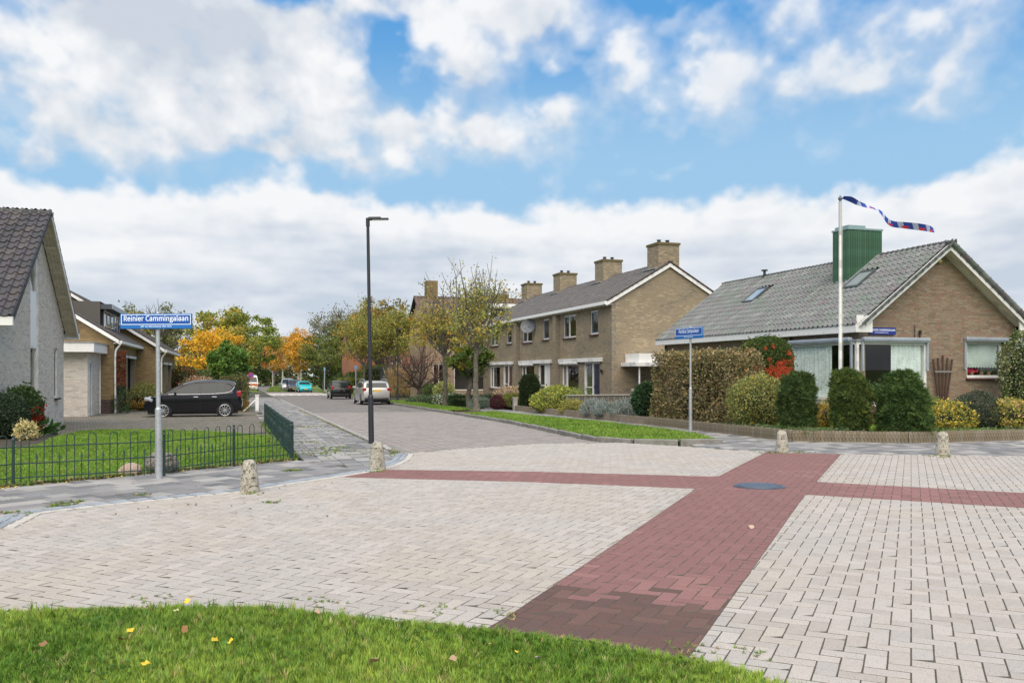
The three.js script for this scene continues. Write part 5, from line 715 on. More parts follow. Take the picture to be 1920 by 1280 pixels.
// ---------- low garden wall of upright ribbed blocks ----------
{
  const w = thing('low_garden_wall', 'low brown ribbed concrete garden wall running round the bungalow corner', 'wall', lowWall[0].clone()), o = lowWall[0], list = [], geo = [new B().rbox(0.0765, 0.3, 0.1, 0.006, [0, 0.11, 0]).geo(), new B().rbox(0.0765, 0.297, 0.105, 0.007, [0, 0.11, 0]).geo()], plain = new B();
  for (let i = 0; i + 1 < lowWall.length; i++) {
    const a = lowWall[i], b = lowWall[i + 1], L = a.distanceTo(b), an = Math.atan2(b.z - a.z, b.x - a.x), c0 = i < 1 ? 1 : 0;
    if (c0) { const n = Math.round(L / 1); for (let k = 0; k < n; k++) { const p = a.clone().lerp(b, (k + 0.5) / n); const m = new B().rbox(L / n - 0.008, 0.36, 0.09, 0.012, [0, 0.07, 0]).build('wall_block', pick([0, 1, 2].map((q) => MM([0.25 + q * 0.015, 0.205 + q * 0.012, 0.15 + q * 0.01], 0.95, { map: grainT, bumpMap: grainB, bumpScale: 0.006 }))), w); m.position.set(p.x - o.x, G(p.x, p.z) - o.y, p.z - o.z); m.rotation.y = -an; } continue; }
    const n = Math.round(L / 0.078); for (let k = 0; k < n; k++) { const p = a.clone().lerp(b, (k + 0.5) / n); list.push({ m: mtx([p.x - o.x, G(p.x, p.z) - o.y + R(-0.006, 0.006), p.z - o.z], [0, -an + R(-0.03, 0.03), 0]), v: k % 2, c: Math.floor(R(0, 9)) }); }
  }
  pieces('wall_block', 'wall_blocks', geo, [...shades([0.26, 0.225, 0.17], 6, 0.05, 0.02), ...shades([0.30, 0.27, 0.22], 2, 0.05, 0.02), ...shades([0.28, 0.22, 0.145], 1, 0.05)], list, w, 290, { map: spotted.map, bump: grainB, bumpScale: 0.01, rough: 0.95 });
  // post at the far end
  const p = thing('wall_post', 'square brown concrete post at the far end of the low wall', 'post', W(12.95, 40.1), TH); new B().rbox(0.2, 0.62, 0.2, 0.02, [0, 0.3, 0]).rbox(0.24, 0.05, 0.24, 0.015, [0, 0.63, 0]).build('post', M.concrete, p);
}
// grey block wall with pierced blocks on top
{
  const s0 = 34, t0 = 13.25, w = thing('pierced_block_wall', 'grey block wall with a row of square pierced blocks on top', 'wall', W(t0, s0), TH), L = 4.4, bm = [0, 1, 2].map((q) => MM([0.25 + q * 0.02, 0.235 + q * 0.018, 0.21 + q * 0.016], 0.95, { map: grainT, bumpMap: grainB, bumpScale: 0.006 }));
  const bg = new B().rbox(0.388, 0.142, 0.14, 0.01, [0, 0, 0]).geo(); for (let r = 0; r < 4; r++) for (let k = 0; k < 11; k++) { const m = mesh('block', bg, pick(bm), w); m.position.set(0.2 + k * 0.395 + (r % 2) * 0.19, 0.02 + r * 0.15, 0); }
  const pb = () => { const b = new B(), q = 0.13, e = 0.03; b.b2(-q, q, -q, -q + e, -0.06, 0.06).b2(-q, q, q - e, q, -0.06, 0.06).b2(-q, -q + e, -q + e, q - e, -0.06, 0.06).b2(q - e, q, -q + e, q - e, -0.06, 0.06).b2(-0.06, 0.06, -0.06, -0.035, -0.055, 0.055).b2(-0.06, 0.06, 0.035, 0.06, -0.055, 0.055).b2(-0.06, -0.035, -0.035, 0.035, -0.055, 0.055).b2(0.035, 0.06, -0.035, 0.035, -0.055, 0.055).b2(-0.012, 0.012, 0.06, q - e, -0.05, 0.05).b2(-0.012, 0.012, -q + e, -0.06, -0.05, 0.05).b2(-q + e, -0.06, -0.012, 0.012, -0.05, 0.05).b2(0.06, q - e, -0.012, 0.012, -0.05, 0.05); return b.geo(); };
  const pg = pb(); for (let k = 0; k < 16; k++) { const m = mesh('pierced_block', pg, pick(bm), w); m.position.set(0.13 + k * 0.268, 0.68 + (k > 10 ? 0.14 : 0), 0); }
  new B().rbox(2.95, 0.045, 0.2, 0.01, [1.46, 0.835, 0]).rbox(1.5, 0.12, 0.2, 0.02, [3.75, 1.03, 0]).rbox(1.4, 0.14, 0.13, 0.01, [3.65, 0.6, 0]).build('coping', M.concrete, w);
}
// ---------- flagpole with long pennant ----------
{
  const p = gp(1576, 812); p.copy(V(616 / 1630 * 23.4, G(0, -23.4) + 0.16, -23.4)); const f = thing('flagpole', 'white flagpole in the bungalow garden', 'flagpole', p.clone());
  new B().cyl(0.035, 0.052, 6.1, [0, 3.05, 0], [0, 0, 0], 18).build('pole', M.white, f); new B().cyl(0.042, 0.042, 0.9, [0, 5.65, 0], [0, 0, 0], 16).build('sleeve', MM([0.5, 0.52, 0.56], 0.5, { map: dirtT }), f); new B().lathe([[0, 6.28], [0.012, 6.25], [0.055, 6.19], [0.058, 6.16], [0.03, 6.12], [0.03, 6.08], [0, 6.07]].reverse()).build('finial', MM([0.1, 0.12, 0.16], 0.5), f);
  new B().bar([0.06, 0.9, 0.03], [0.05, 6.0, 0.03], 0.004, 5).build('halyard', M.cream, f);
  const at = (x, y) => V((x - 960) / 1630 * 23.4, 1.5 + (700 - y) / 1630 * 23.4, -23.4), pts = [[1581, 370, 3], [1592, 374, 6], [1606, 379, 6.5], [1624, 384, 6], [1638, 390, 4], [1649, 398, 6.5], [1661, 410, 6.5], [1675, 418, 8], [1697, 422, 8.5], [1720, 426, 9], [1743, 429, 9], [1757, 432, 6]];
  const cv = new THREE.CatmullRomCurve3(pts.map((q) => at(q[0], q[1]))), n = 90, pos = [], uv = [], ix = []; for (let i = 0; i <= n; i++) { const k = i / n, c = cv.getPoint(k), tg = cv.getTangent(k), up = V(-tg.y, tg.x, 0), j = k * (pts.length - 1), w = mix(pts[Math.floor(j)][2], pts[Math.min(pts.length - 1, Math.ceil(j))][2], j % 1) / 1630 * 23.4 * 0.62; for (let r = 0; r <= 4; r++) { const q = r / 4 - 0.5; const v = c.clone().addScaledVector(up, q * w * 2); v.z += 0.08 * Math.sin(k * 17) + q * 0.12 * Math.sin(k * 9 + 1); pos.push(v.x - p.x, v.y - p.y, v.z - p.z); uv.push(k, r / 4); if (i < n && r < 4) { const a = i * 5 + r; ix.push(a, a + 5, a + 6, a, a + 6, a + 1); } } }
  const g = new THREE.BufferGeometry(); g.setAttribute('position', new THREE.Float32BufferAttribute(pos, 3)); g.setAttribute('uv', new THREE.Float32BufferAttribute(uv, 2)); g.setIndex(ix); g.computeVertexNormals();
  const t = signTex(1024, 96, (c) => { c.fillStyle = '#aeb9d6'; c.fillRect(0, 0, 1024, 96); c.fillStyle = '#2a45a0'; c.fillRect(0, 0, 200, 96); for (let i = 0; i < 8; i++) { const x = 225 + i * 100; c.beginPath(); c.moveTo(x, 0); c.lineTo(x + 60, 0); c.lineTo(x + 92, 96); c.lineTo(x + 32, 96); c.fill(); } c.fillStyle = '#cf2f3a'; for (const x of [350, 640, 755, 870, 960]) { c.beginPath(); c.arc(x - 12, 70, 15, 0, 7); c.arc(x + 12, 70, 15, 0, 7); c.fill(); c.beginPath(); c.moveTo(x - 27, 74); c.lineTo(x + 27, 74); c.lineTo(x, 100); c.fill(); } });
  const fl = mesh('pennant', g, MM([1, 1, 1], 0.8, { map: t, side: THREE.DoubleSide }), scene); tag(fl, 'long blue and white pennant with red hearts streaming from the flagpole', 'pennant'); fl.position.copy(p);
}
// trellis
{ const t = thing('trellis', 'brown wooden fan trellis leaning on the bungalow gable', 'trellis', W(21.2, 21.9, 0.1), TH); for (let i = -2; i <= 2; i++) { const b = new B().rbox(0.06, 1.75 - Math.abs(i) * 0.06, 0.03, 0.005, [0, 0.87 + (i === 0 ? 0.04 : 0), 0]).build('slat', M.wood, t); b.position.set(i * 0.045, 0.35, 0); b.rotation.z = -i * 0.085; } const c = new B().rbox(0.66, 0.06, 0.025, 0.005, [0, 1.62, 0.025]).build('cross_bar', MM([0.2, 0.19, 0.18], 0.7), t); }

// ---------- cars ----------
function car(label, pos, turn, o) {
  const c = thing('parked_car', label, o.cat ?? 'car', pos, turn), out = o.out, belt = o.belt, roof = Math.max(...out.map((p) => p[1])), L2 = Math.max(...out.map((p) => p[0])), Wd = o.w / 2;
  const cur = new THREE.CatmullRomCurve3(out.map((p) => V(p[0], p[1], 0)), false, 'centripetal'), N = 90, O = cur.getSpacedPoints(N);
  const w = (x, y) => { const plan = 1 - 0.10 * Math.pow(Math.abs(x) / L2, 5) - 0.05 * Math.pow(Math.abs(x) / L2, 14), lowp = y < belt ? 1 - 0.05 * Math.pow(Math.abs(y - belt * 0.72) / (belt * 0.72), 2) : 1 - 0.014 - o.tumble * (y - belt) / (roof - belt) - 0.05 * Math.pow(clamp((y - belt) / (roof - belt)), 8); return Wd * plan * lowp; };
  const yb = (x) => o.sill + 0.12 * Math.pow(Math.abs(x) / L2, 8), top = (x) => { let m = yb(x); for (let i = 0; i < N; i++) { const a = O[i], b = O[i + 1]; if ((a.x - x) * (b.x - x) <= 0 && a.x !== b.x) m = Math.max(m, a.y + (b.y - a.y) * (x - a.x) / (b.x - a.x)); } return m; };
  const pos2 = [], ix = [], M2 = 12; // top strip
  for (let i = 0; i <= N; i++) for (let j = 0; j <= M2; j++) { const f = j / M2 * 2 - 1, ww = w(O[i].x, O[i].y); pos2.push(O[i].x * (1 - 0.025 * f * f * Math.pow(Math.abs(O[i].x) / L2, 3)), O[i].y - 0.02 * f * f - 0.03 * Math.pow(Math.abs(f), 8), ww * f); if (i < N && j < M2) { const a = i * (M2 + 1) + j; ix.push(a, a + 1, a + M2 + 2, a, a + M2 + 2, a + M2 + 1); } }
  const base0 = pos2.length / 3, xs = [...new Set(O.map((p) => +p.x.toFixed(4)))].sort((a, b) => a - b), K = 14; let rows = 0;
  for (const sg of [-1, 1]) { const st = pos2.length / 3; xs.forEach((x, i) => { const y1 = top(x) - 0.05, y0 = Math.min(yb(x), y1); for (let k = 0; k <= K; k++) { const y = mix(y0, y1, k / K); pos2.push(x * (1 - 0.025 * Math.pow(Math.abs(x) / L2, 3)), y, sg * w(x, y)); if (i + 1 < xs.length && k < K) { const a = st + i * (K + 1) + k; sg > 0 ? ix.push(a, a + K + 1, a + K + 2, a, a + K + 2, a + 1) : ix.push(a, a + K + 2, a + K + 1, a, a + 1, a + K + 2); } } }); }
  const g = new THREE.BufferGeometry(); g.setAttribute('position', new THREE.Float32BufferAttribute(pos2, 3)); g.setIndex(ix); g.computeVertexNormals();
  const paint = MM(o.color, 0.45, { clearcoat: 0.9, clearcoatRoughness: 0.04, metalness: o.metal ?? 0, specularIntensity: 0.3 }); mesh('body', metreUV(g), paint, c);
  const glass = MM([0.02, 0.03, 0.032], 0.03, { specularIntensity: 0.9 }), trim = MM([0.018, 0.018, 0.02], 0.6), chrome = MM([0.65, 0.66, 0.68], 0.25, { metalness: 0.9 });
  new B().b2(-L2 * 0.9, L2 * 0.9, o.sill - 0.08, o.sill + 0.05, -Wd * 0.86, Wd * 0.86).build('underbody', trim, c);
  const side = (name, poly, mat, off, both = [-1, 1]) => { for (const sg of both) { const sg0 = new THREE.ShapeGeometry(new THREE.Shape(poly.map((p) => new THREE.Vector2(...p)))), p = sg0.attributes.position; for (let i = 0; i < p.count; i++) p.setZ(i, sg * (w(p.getX(i), p.getY(i)) + off)); sg0.computeVertexNormals(); mesh(name, metreUV(sg0), mat, c); } };
  side('window_surround', o.dlo, trim, 0.004); for (const q of o.wins) side('side_window', q, glass, 0.009);
  const cross = (name, xa, xb, ya, yb2, inset, mat, off = 0.012) => { const P = [], I = [], sel = O.filter((p) => p.x >= Math.min(xa, xb) && p.x <= Math.max(xa, xb) && p.y >= ya && p.y <= yb2); sel.forEach((p, i) => { const nx = i + 1 < sel.length ? sel[i + 1] : sel[i], pv = i ? sel[i - 1] : sel[i], tx = nx.x - pv.x, ty = nx.y - pv.y, l = Math.hypot(tx, ty) || 1; for (let j = 0; j <= 8; j++) { const f = (j / 8 * 2 - 1) * (1 - inset / w(p.x, p.y)); P.push(p.x * (1 - 0.025 * f * f * Math.pow(Math.abs(p.x) / L2, 3)) - ty / l * off, p.y - 0.02 * f * f - 0.03 * Math.pow(Math.abs(f), 8) + tx / l * off, w(p.x, p.y) * f); if (i + 1 < sel.length && j < 8) { const a = i * 9 + j; I.push(a, a + 1, a + 10, a, a + 10, a + 9); } } }); const gg = new THREE.BufferGeometry(); gg.setAttribute('position', new THREE.Float32BufferAttribute(P, 3)); gg.setIndex(I); gg.computeVertexNormals(); return mesh(name, metreUV(gg), mat, c); };
  if (o.screen) cross('windscreen', ...o.screen, 0.1, glass); if (o.rear) cross('rear_window', ...o.rear, 0.14, glass);
  for (const [wx, i] of o.axles.map((x, i) => [x, i])) for (const sg of [-1, 1]) {
    const wg = sub('wheel', c), z = sg * (w(wx, 0.35) - 0.075), Rw = o.rw; wg.position.set(wx, Rw, z);
    const arch = new B(); arch.cyl(Rw * 1.14, Rw * 1.14, 0.02, [0, 0, sg * 0.075], [Math.PI / 2, 0, 0], 30).build('wheel_arch', MM([0.006, 0.006, 0.007], 0.8), wg);
    new B().add(new THREE.TorusGeometry(Rw - 0.06, 0.06, 10, 32), [0, 0, sg * 0.045]).cyl(Rw - 0.05, Rw - 0.05, 0.15, [0, 0, 0], [Math.PI / 2, 0, 0], 30).build('tyre', MM([0.016, 0.016, 0.017], 0.85), wg);
    const rim = new B(), rr = Rw - 0.085; rim.add(new THREE.TorusGeometry(rr, 0.016, 6, 28), [0, 0, sg * 0.095]).cyl(0.05, 0.05, 0.03, [0, 0, sg * 0.095], [Math.PI / 2, 0, 0]); for (let k = 0; k < 10; k++) { const a = k * Math.PI / 5 + 0.3; rim.box(rr - 0.04, 0.026, 0.018, [Math.cos(a) * (rr / 2 + 0.02), Math.sin(a) * (rr / 2 + 0.02), sg * 0.094], [0, 0, a]); } rim.build('rim', o.rim ?? chrome, wg);
  }
  for (const sg of [-1, 1]) {
    new B().rbox(0.09, 0.13, 0.2, 0.035, [o.mirror[0], o.mirror[1], sg * (w(o.mirror[0], o.mirror[1]) + 0.1)]).build('mirror', o.mirrorMat ?? paint, c);
    if (o.tail) { const [x, y, h2, d2] = o.tail; new B().rbox(d2, h2, 0.22, 0.04, [x, y, sg * (w(x, y) - 0.085)]).build('tail_light', MM([0.32, 0.012, 0.02], 0.15, { clearcoat: 1 }), c); }
    if (o.head) { const [x, y, h2, d2] = o.head; new B().rbox(d2, h2, 0.2, 0.04, [x - 0.02, y, sg * (w(x, y) - 0.105)], [0, sg * 0.3, 0.25]).build('headlight', MM([0.34, 0.36, 0.38], 0.1, { clearcoat: 1 }), c); }
    for (const x of o.handles ?? []) new B().rbox(0.2, 0.03, 0.03, 0.012, [x, belt - 0.1, sg * (w(x, belt - 0.1) + 0.012)]).build('door_handle', o.chromeTrim ? chrome : paint, c);
    for (const x of o.seams ?? []) { const l = new B(); const pts = []; for (let k = 0; k <= 6; k++) { const y = mix(o.sill + 0.1, belt - 0.03, k / 6); pts.push([x, y, sg * (w(x, y) + 0.0005)]); } l.tube(pts, 0.004, 4, 8).build('door_seam', trim, c); }
    if (o.rails) new B().tube([[o.rails[0], roof - 0.06, sg * (Wd * (1 - o.tumble) - 0.1)], [o.rails[0] + 0.15, roof + 0.02, sg * (Wd * (1 - o.tumble) - 0.08)], [o.rails[1] - 0.15, roof + 0.03, sg * (Wd * (1 - o.tumble) - 0.08)], [o.rails[1], roof - 0.03, sg * (Wd * (1 - o.tumble) - 0.1)]], 0.022, 6, 20).build('roof_rail', chrome, c);
  }
  if (o.chromeTrim) for (const sg of [-1, 1]) { const b = new B(), q = o.chromeTrim.map(([x, y]) => [x, y, sg * (w(x, y) + 0.012)]); b.tube(q, 0.013, 5, 30).build('chrome_strip', chrome, c); }
  const plate = (x, y, sg) => { const p = new B().rbox(0.02, 0.11, 0.5, 0.005, [x, y, 0]).build('licence_plate', MM([0.72, 0.47, 0.02], 0.4), c); new B().b2(x + sg * 0.011 - 0.002, x + sg * 0.011 + 0.002, y - 0.045, y + 0.045, -0.24, -0.2).build('plate_strip', MM([0.03, 0.08, 0.4], 0.4), p); };
  if (o.plateR) plate(-L2 + o.plateR[0], o.plateR[1], -1); if (o.plateF) plate(L2 - o.plateF[0], o.plateF[1], 1);
  if (o.bumperR) new B().rbox(0.1, 0.16, Wd * 1.6, 0.04, [-L2 + 0.09, 0.36, 0]).build('rear_bumper_trim', trim, c);
  if (o.grille) new B().rbox(0.06, 0.16, Wd * 1.1, 0.03, [L2 - 0.055, 0.42, 0]).build('grille', trim, c);
  if (o.wiper) new B().bar([o.wiper[0], o.wiper[1], 0.05], [o.wiper[0] + 0.03, o.wiper[1] + 0.06, 0.4], 0.012).build('wiper', trim, c);
  return c;
}
const hatch = { w: 1.75, belt: 0.98, tumble: 0.16, sill: 0.24, axles: [-1.28, 1.21], rw: 0.315,
  out: [[-1.93, 0.3], [-2.03, 0.5], [-2.0, 0.8], [-1.93, 1.0], [-1.82, 1.28], [-1.7, 1.5], [-1.5, 1.565], [-0.7, 1.6], [0.0, 1.56], [0.5, 1.42], [1.0, 1.16], [1.3, 1.0], [1.7, 0.88], [1.93, 0.72], [2.03, 0.5], [1.96, 0.26]],
  dlo: [[1.12, 0.99], [0.42, 1.36], [-0.1, 1.49], [-0.8, 1.51], [-1.45, 1.44], [-1.68, 1.3], [-1.55, 1.12], [-1.0, 1.02], [0.2, 0.985]], wins: [[[0.62, 1.0], [0.35, 1.3], [-0.2, 1.44], [-0.2, 1.0]], [[-0.34, 1.0], [-0.34, 1.455], [-0.95, 1.46], [-0.95, 1.03]], [[-1.0, 1.035], [-1.0, 1.455], [-1.22, 1.44], [-1.3, 1.08]], [[-1.32, 1.1], [-1.25, 1.42], [-1.46, 1.38], [-1.6, 1.28], [-1.48, 1.13]], [[1.02, 1.01], [0.7, 1.19], [0.72, 1.0]]],
  screen: [0.4, 1.25, 1.02, 1.46], rear: [-1.95, -1.7, 1.06, 1.46], mirror: [0.72, 1.04], tail: [-1.86, 1.0, 0.24, 0.2], head: [1.78, 0.78, 0.14, 0.36], handles: [-0.1, -0.85], seams: [0.78, -0.27, -1.05], bumperR: 1, grille: 1, plateF: [0.02, 0.42] };
{ const c = car('black compact car parked sideways on the left driveway', W(-1.62, 38.6, 0.0), TH + Math.PI, { ...hatch, color: [0.0035, 0.004, 0.007], metal: 0.2, chromeTrim: [[1.0, 1.0], [0.5, 0.99], [-0.3, 0.995], [-1.0, 1.02], [-1.5, 1.1], [-1.68, 1.29]] }); c.position.y = -0.315; c.scale.set(0.955, 0.97, 0.97); }
const rotS = TH + Math.PI / 2;   // local +x looks along the street, away
{ const c = car('silver grey estate car with roof rails seen from behind, nearest on the street', W(8.3, 55.6), rotS, { w: 1.8, belt: 0.96, tumble: 0.17, sill: 0.22, axles: [-1.42, 1.28], rw: 0.32, color: [0.44, 0.43, 0.42], metal: 0.4, rails: [-1.9, 0.4], bumperR: 1, plateR: [0.02, 0.86],
  out: [[-2.2, 0.3], [-2.3, 0.5], [-2.27, 0.9], [-2.2, 1.03], [-1.95, 1.38], [-1.75, 1.44], [-0.6, 1.47], [0.2, 1.42], [0.6, 1.28], [1.15, 0.98], [1.8, 0.86], [2.2, 0.7], [2.3, 0.48], [2.22, 0.26]],
  dlo: [[0.95, 0.98], [0.4, 1.28], [-0.2, 1.38], [-1.3, 1.39], [-1.9, 1.25], [-1.95, 1.04], [-0.5, 0.98]], wins: [[[0.6, 1.0], [0.3, 1.24], [-0.15, 1.34], [-0.15, 1.0]], [[-0.25, 1.0], [-0.25, 1.345], [-1.0, 1.35], [-1.0, 1.02]], [[-1.1, 1.03], [-1.1, 1.345], [-1.35, 1.33], [-1.8, 1.22], [-1.85, 1.08]]], screen: [0.3, 1.1, 1.0, 1.36], rear: [-2.25, -1.85, 1.05, 1.37], mirror: [0.7, 1.03], tail: [-2.13, 0.93, 0.2, 0.22], handles: [-0.05, -0.9], seams: [0.75, -0.2, -1.05] }); c.scale.setScalar(1.02); }
const mini = { w: 1.66, belt: 0.96, tumble: 0.15, sill: 0.24, axles: [-1.2, 1.16], rw: 0.30, out: [[-1.72, 0.3], [-1.82, 0.5], [-1.8, 0.85], [-1.72, 1.03], [-1.5, 1.42], [-1.3, 1.48], [-0.5, 1.51], [0.1, 1.46], [0.5, 1.3], [0.95, 1.0], [1.5, 0.86], [1.75, 0.7], [1.83, 0.48], [1.76, 0.26]], dlo: [[0.8, 0.98], [0.3, 1.3], [-0.3, 1.42], [-1.1, 1.4], [-1.4, 1.25], [-1.35, 1.06], [-0.5, 0.99]], wins: [[[0.5, 1.0], [0.22, 1.26], [-0.2, 1.38], [-0.2, 1.0]], [[-0.32, 1.0], [-0.32, 1.385], [-1.0, 1.37], [-1.25, 1.22], [-1.25, 1.07]]], screen: [0.3, 0.9, 1.02, 1.4], rear: [-1.78, -1.48, 1.05, 1.4], mirror: [0.55, 1.03], tail: [-1.66, 0.94, 0.26, 0.2], head: [1.58, 0.76, 0.16, 0.3], handles: [-0.05, -0.8], seams: [0.6, -0.26], bumperR: 1, grille: 1 };
car('black hatchback seen from behind, parked ahead of the grey estate car', W(8.3, 73.8), rotS, { ...mini, color: [0.004, 0.0045, 0.005], plateR: [0.02, 0.66] });
{ const c = car('small turquoise car facing us on the raised crossing', W(8.75, 119), rotS + Math.PI + 0.1, { ...mini, color: [0.02, 0.46, 0.52], plateF: [0.0, 0.46] }); c.scale.set(0.95, 1, 1.05); }
car('dark grey car just behind the small turquoise car', W(7.9, 126), rotS + Math.PI, { ...hatch, color: [0.035, 0.035, 0.04], plateF: [0.0, 0.4] }).scale.setScalar(1.08);
{ const c = car('silver van facing us, last of the far parked row', W(7.8, 140), rotS + Math.PI, { ...hatch, color: [0.42, 0.43, 0.45], metal: 0.5, cat: 'van', out: [[-1.93, 0.3], [-2.05, 0.5], [-2.05, 1.0], [-2.0, 1.5], [-1.9, 1.72], [-1.5, 1.78], [-0.4, 1.8], [0.3, 1.72], [0.8, 1.35], [1.2, 1.04], [1.75, 0.92], [1.97, 0.72], [2.03, 0.5], [1.96, 0.26]], dlo: [[1.05, 1.02], [0.35, 1.55], [-0.3, 1.64], [-1.7, 1.62], [-1.7, 1.04]], wins: [[[0.7, 1.03], [0.3, 1.5], [-0.25, 1.58], [-0.25, 1.03]], [[-0.35, 1.04], [-0.35, 1.59], [-1.6, 1.58], [-1.6, 1.05]]], screen: [0.35, 1.15, 1.06, 1.66], plateF: [0, 0.42] }); c.scale.set(1.1, 1.08, 1.15); }
{ const c = car('far white and orange van on the left side of the street', W(2.4, 138), rotS + Math.PI, { ...hatch, color: [0.72, 0.70, 0.68], cat: 'van', out: [[-1.93, 0.3], [-2.05, 0.5], [-2.05, 1.0], [-2.05, 1.8], [-1.95, 2.15], [-1.5, 2.2], [-0.4, 2.2], [0.6, 2.1], [1.1, 1.5], [1.4, 1.14], [1.85, 1.0], [1.99, 0.8], [2.03, 0.5], [1.96, 0.26]], dlo: [[1.05, 1.15], [0.65, 1.75], [0.0, 1.8], [0.0, 1.15]], wins: [[[0.95, 1.17], [0.6, 1.7], [0.05, 1.75], [0.05, 1.17]]], screen: [0.7, 1.35, 1.2, 1.95], plateF: [0, 0.42] }); new B().rbox(0.1, 0.4, 1.5, 0.04, [1.95, 0.85, 0]).build('orange_panel', MM([0.6, 0.16, 0.05], 0.4), c); c.scale.setScalar(1.1); }
// ---------- leaves, shrubs, trees ----------
function leafGeo(w, fold = 0.18, curl = 0.15) { const p = [], q = (...a) => p.push(...a); const A = [0, 0, 0], Bp = [w / 2, fold * w, 0.45], Cc = [0, curl, 1], D = [-w / 2, fold * w, 0.45], E2 = [0, 0.02, 0.5]; q(...A, ...Bp, ...E2, ...Bp, ...Cc, ...E2, ...A, ...E2, ...D, ...D, ...E2, ...Cc); const g = new THREE.BufferGeometry(); g.setAttribute('position', new THREE.Float32BufferAttribute(p, 3)); g.computeVertexNormals(); return g; }
function sprigGeo(n, w) { const l = []; for (let i = 0; i < n; i++) { const g = leafGeo(w); g.applyMatrix4(mtx([0, 0, R(0, 0.3)], [R(-0.7, 0.7), R(-1.0, 1.0), R(-1, 1)])); g.setAttribute('uv', new THREE.Float32BufferAttribute(new Float32Array(24), 2)); l.push(g); } return mergeGeometries(l); }
const leafMat = MM([1, 1, 1], 0.8, { side: THREE.DoubleSide, transmission: 0.28, thickness: 0, specularIntensity: 0.4 }), dryMat = MM([1, 1, 1], 0.9, { side: THREE.DoubleSide });
const LEAF = leafGeo(0.6), WIDE = leafGeo(0.8, 0.1), SPRIG = sprigGeo(5, 0.5), NEEDLE = sprigGeo(7, 0.16), BLADE = leafGeo(0.12, 0.1, 0.3);
const vary = (c, s = 0.25) => { const k = 1.5 * (1 + R(-s, s)); return C(clamp(c[0] * k * (1 + R(-0.12, 0.12))), clamp(c[1] * k), clamp(c[2] * k * (1 + R(-0.15, 0.15)))); };
const look = (p, dir, roll, s) => { const q = new THREE.Quaternion().setFromUnitVectors(V(0, 0, 1), dir.clone().normalize()).multiply(new THREE.Quaternion().setFromAxisAngle(V(0, 0, 1), roll)); return new THREE.Matrix4().compose(p, q, V(s, s, s)); };
const rdir = () => { const z = R(-1, 1), a = R(0, 6.2832), r = Math.sqrt(1 - z * z); return V(r * Math.cos(a), z, r * Math.sin(a)); };
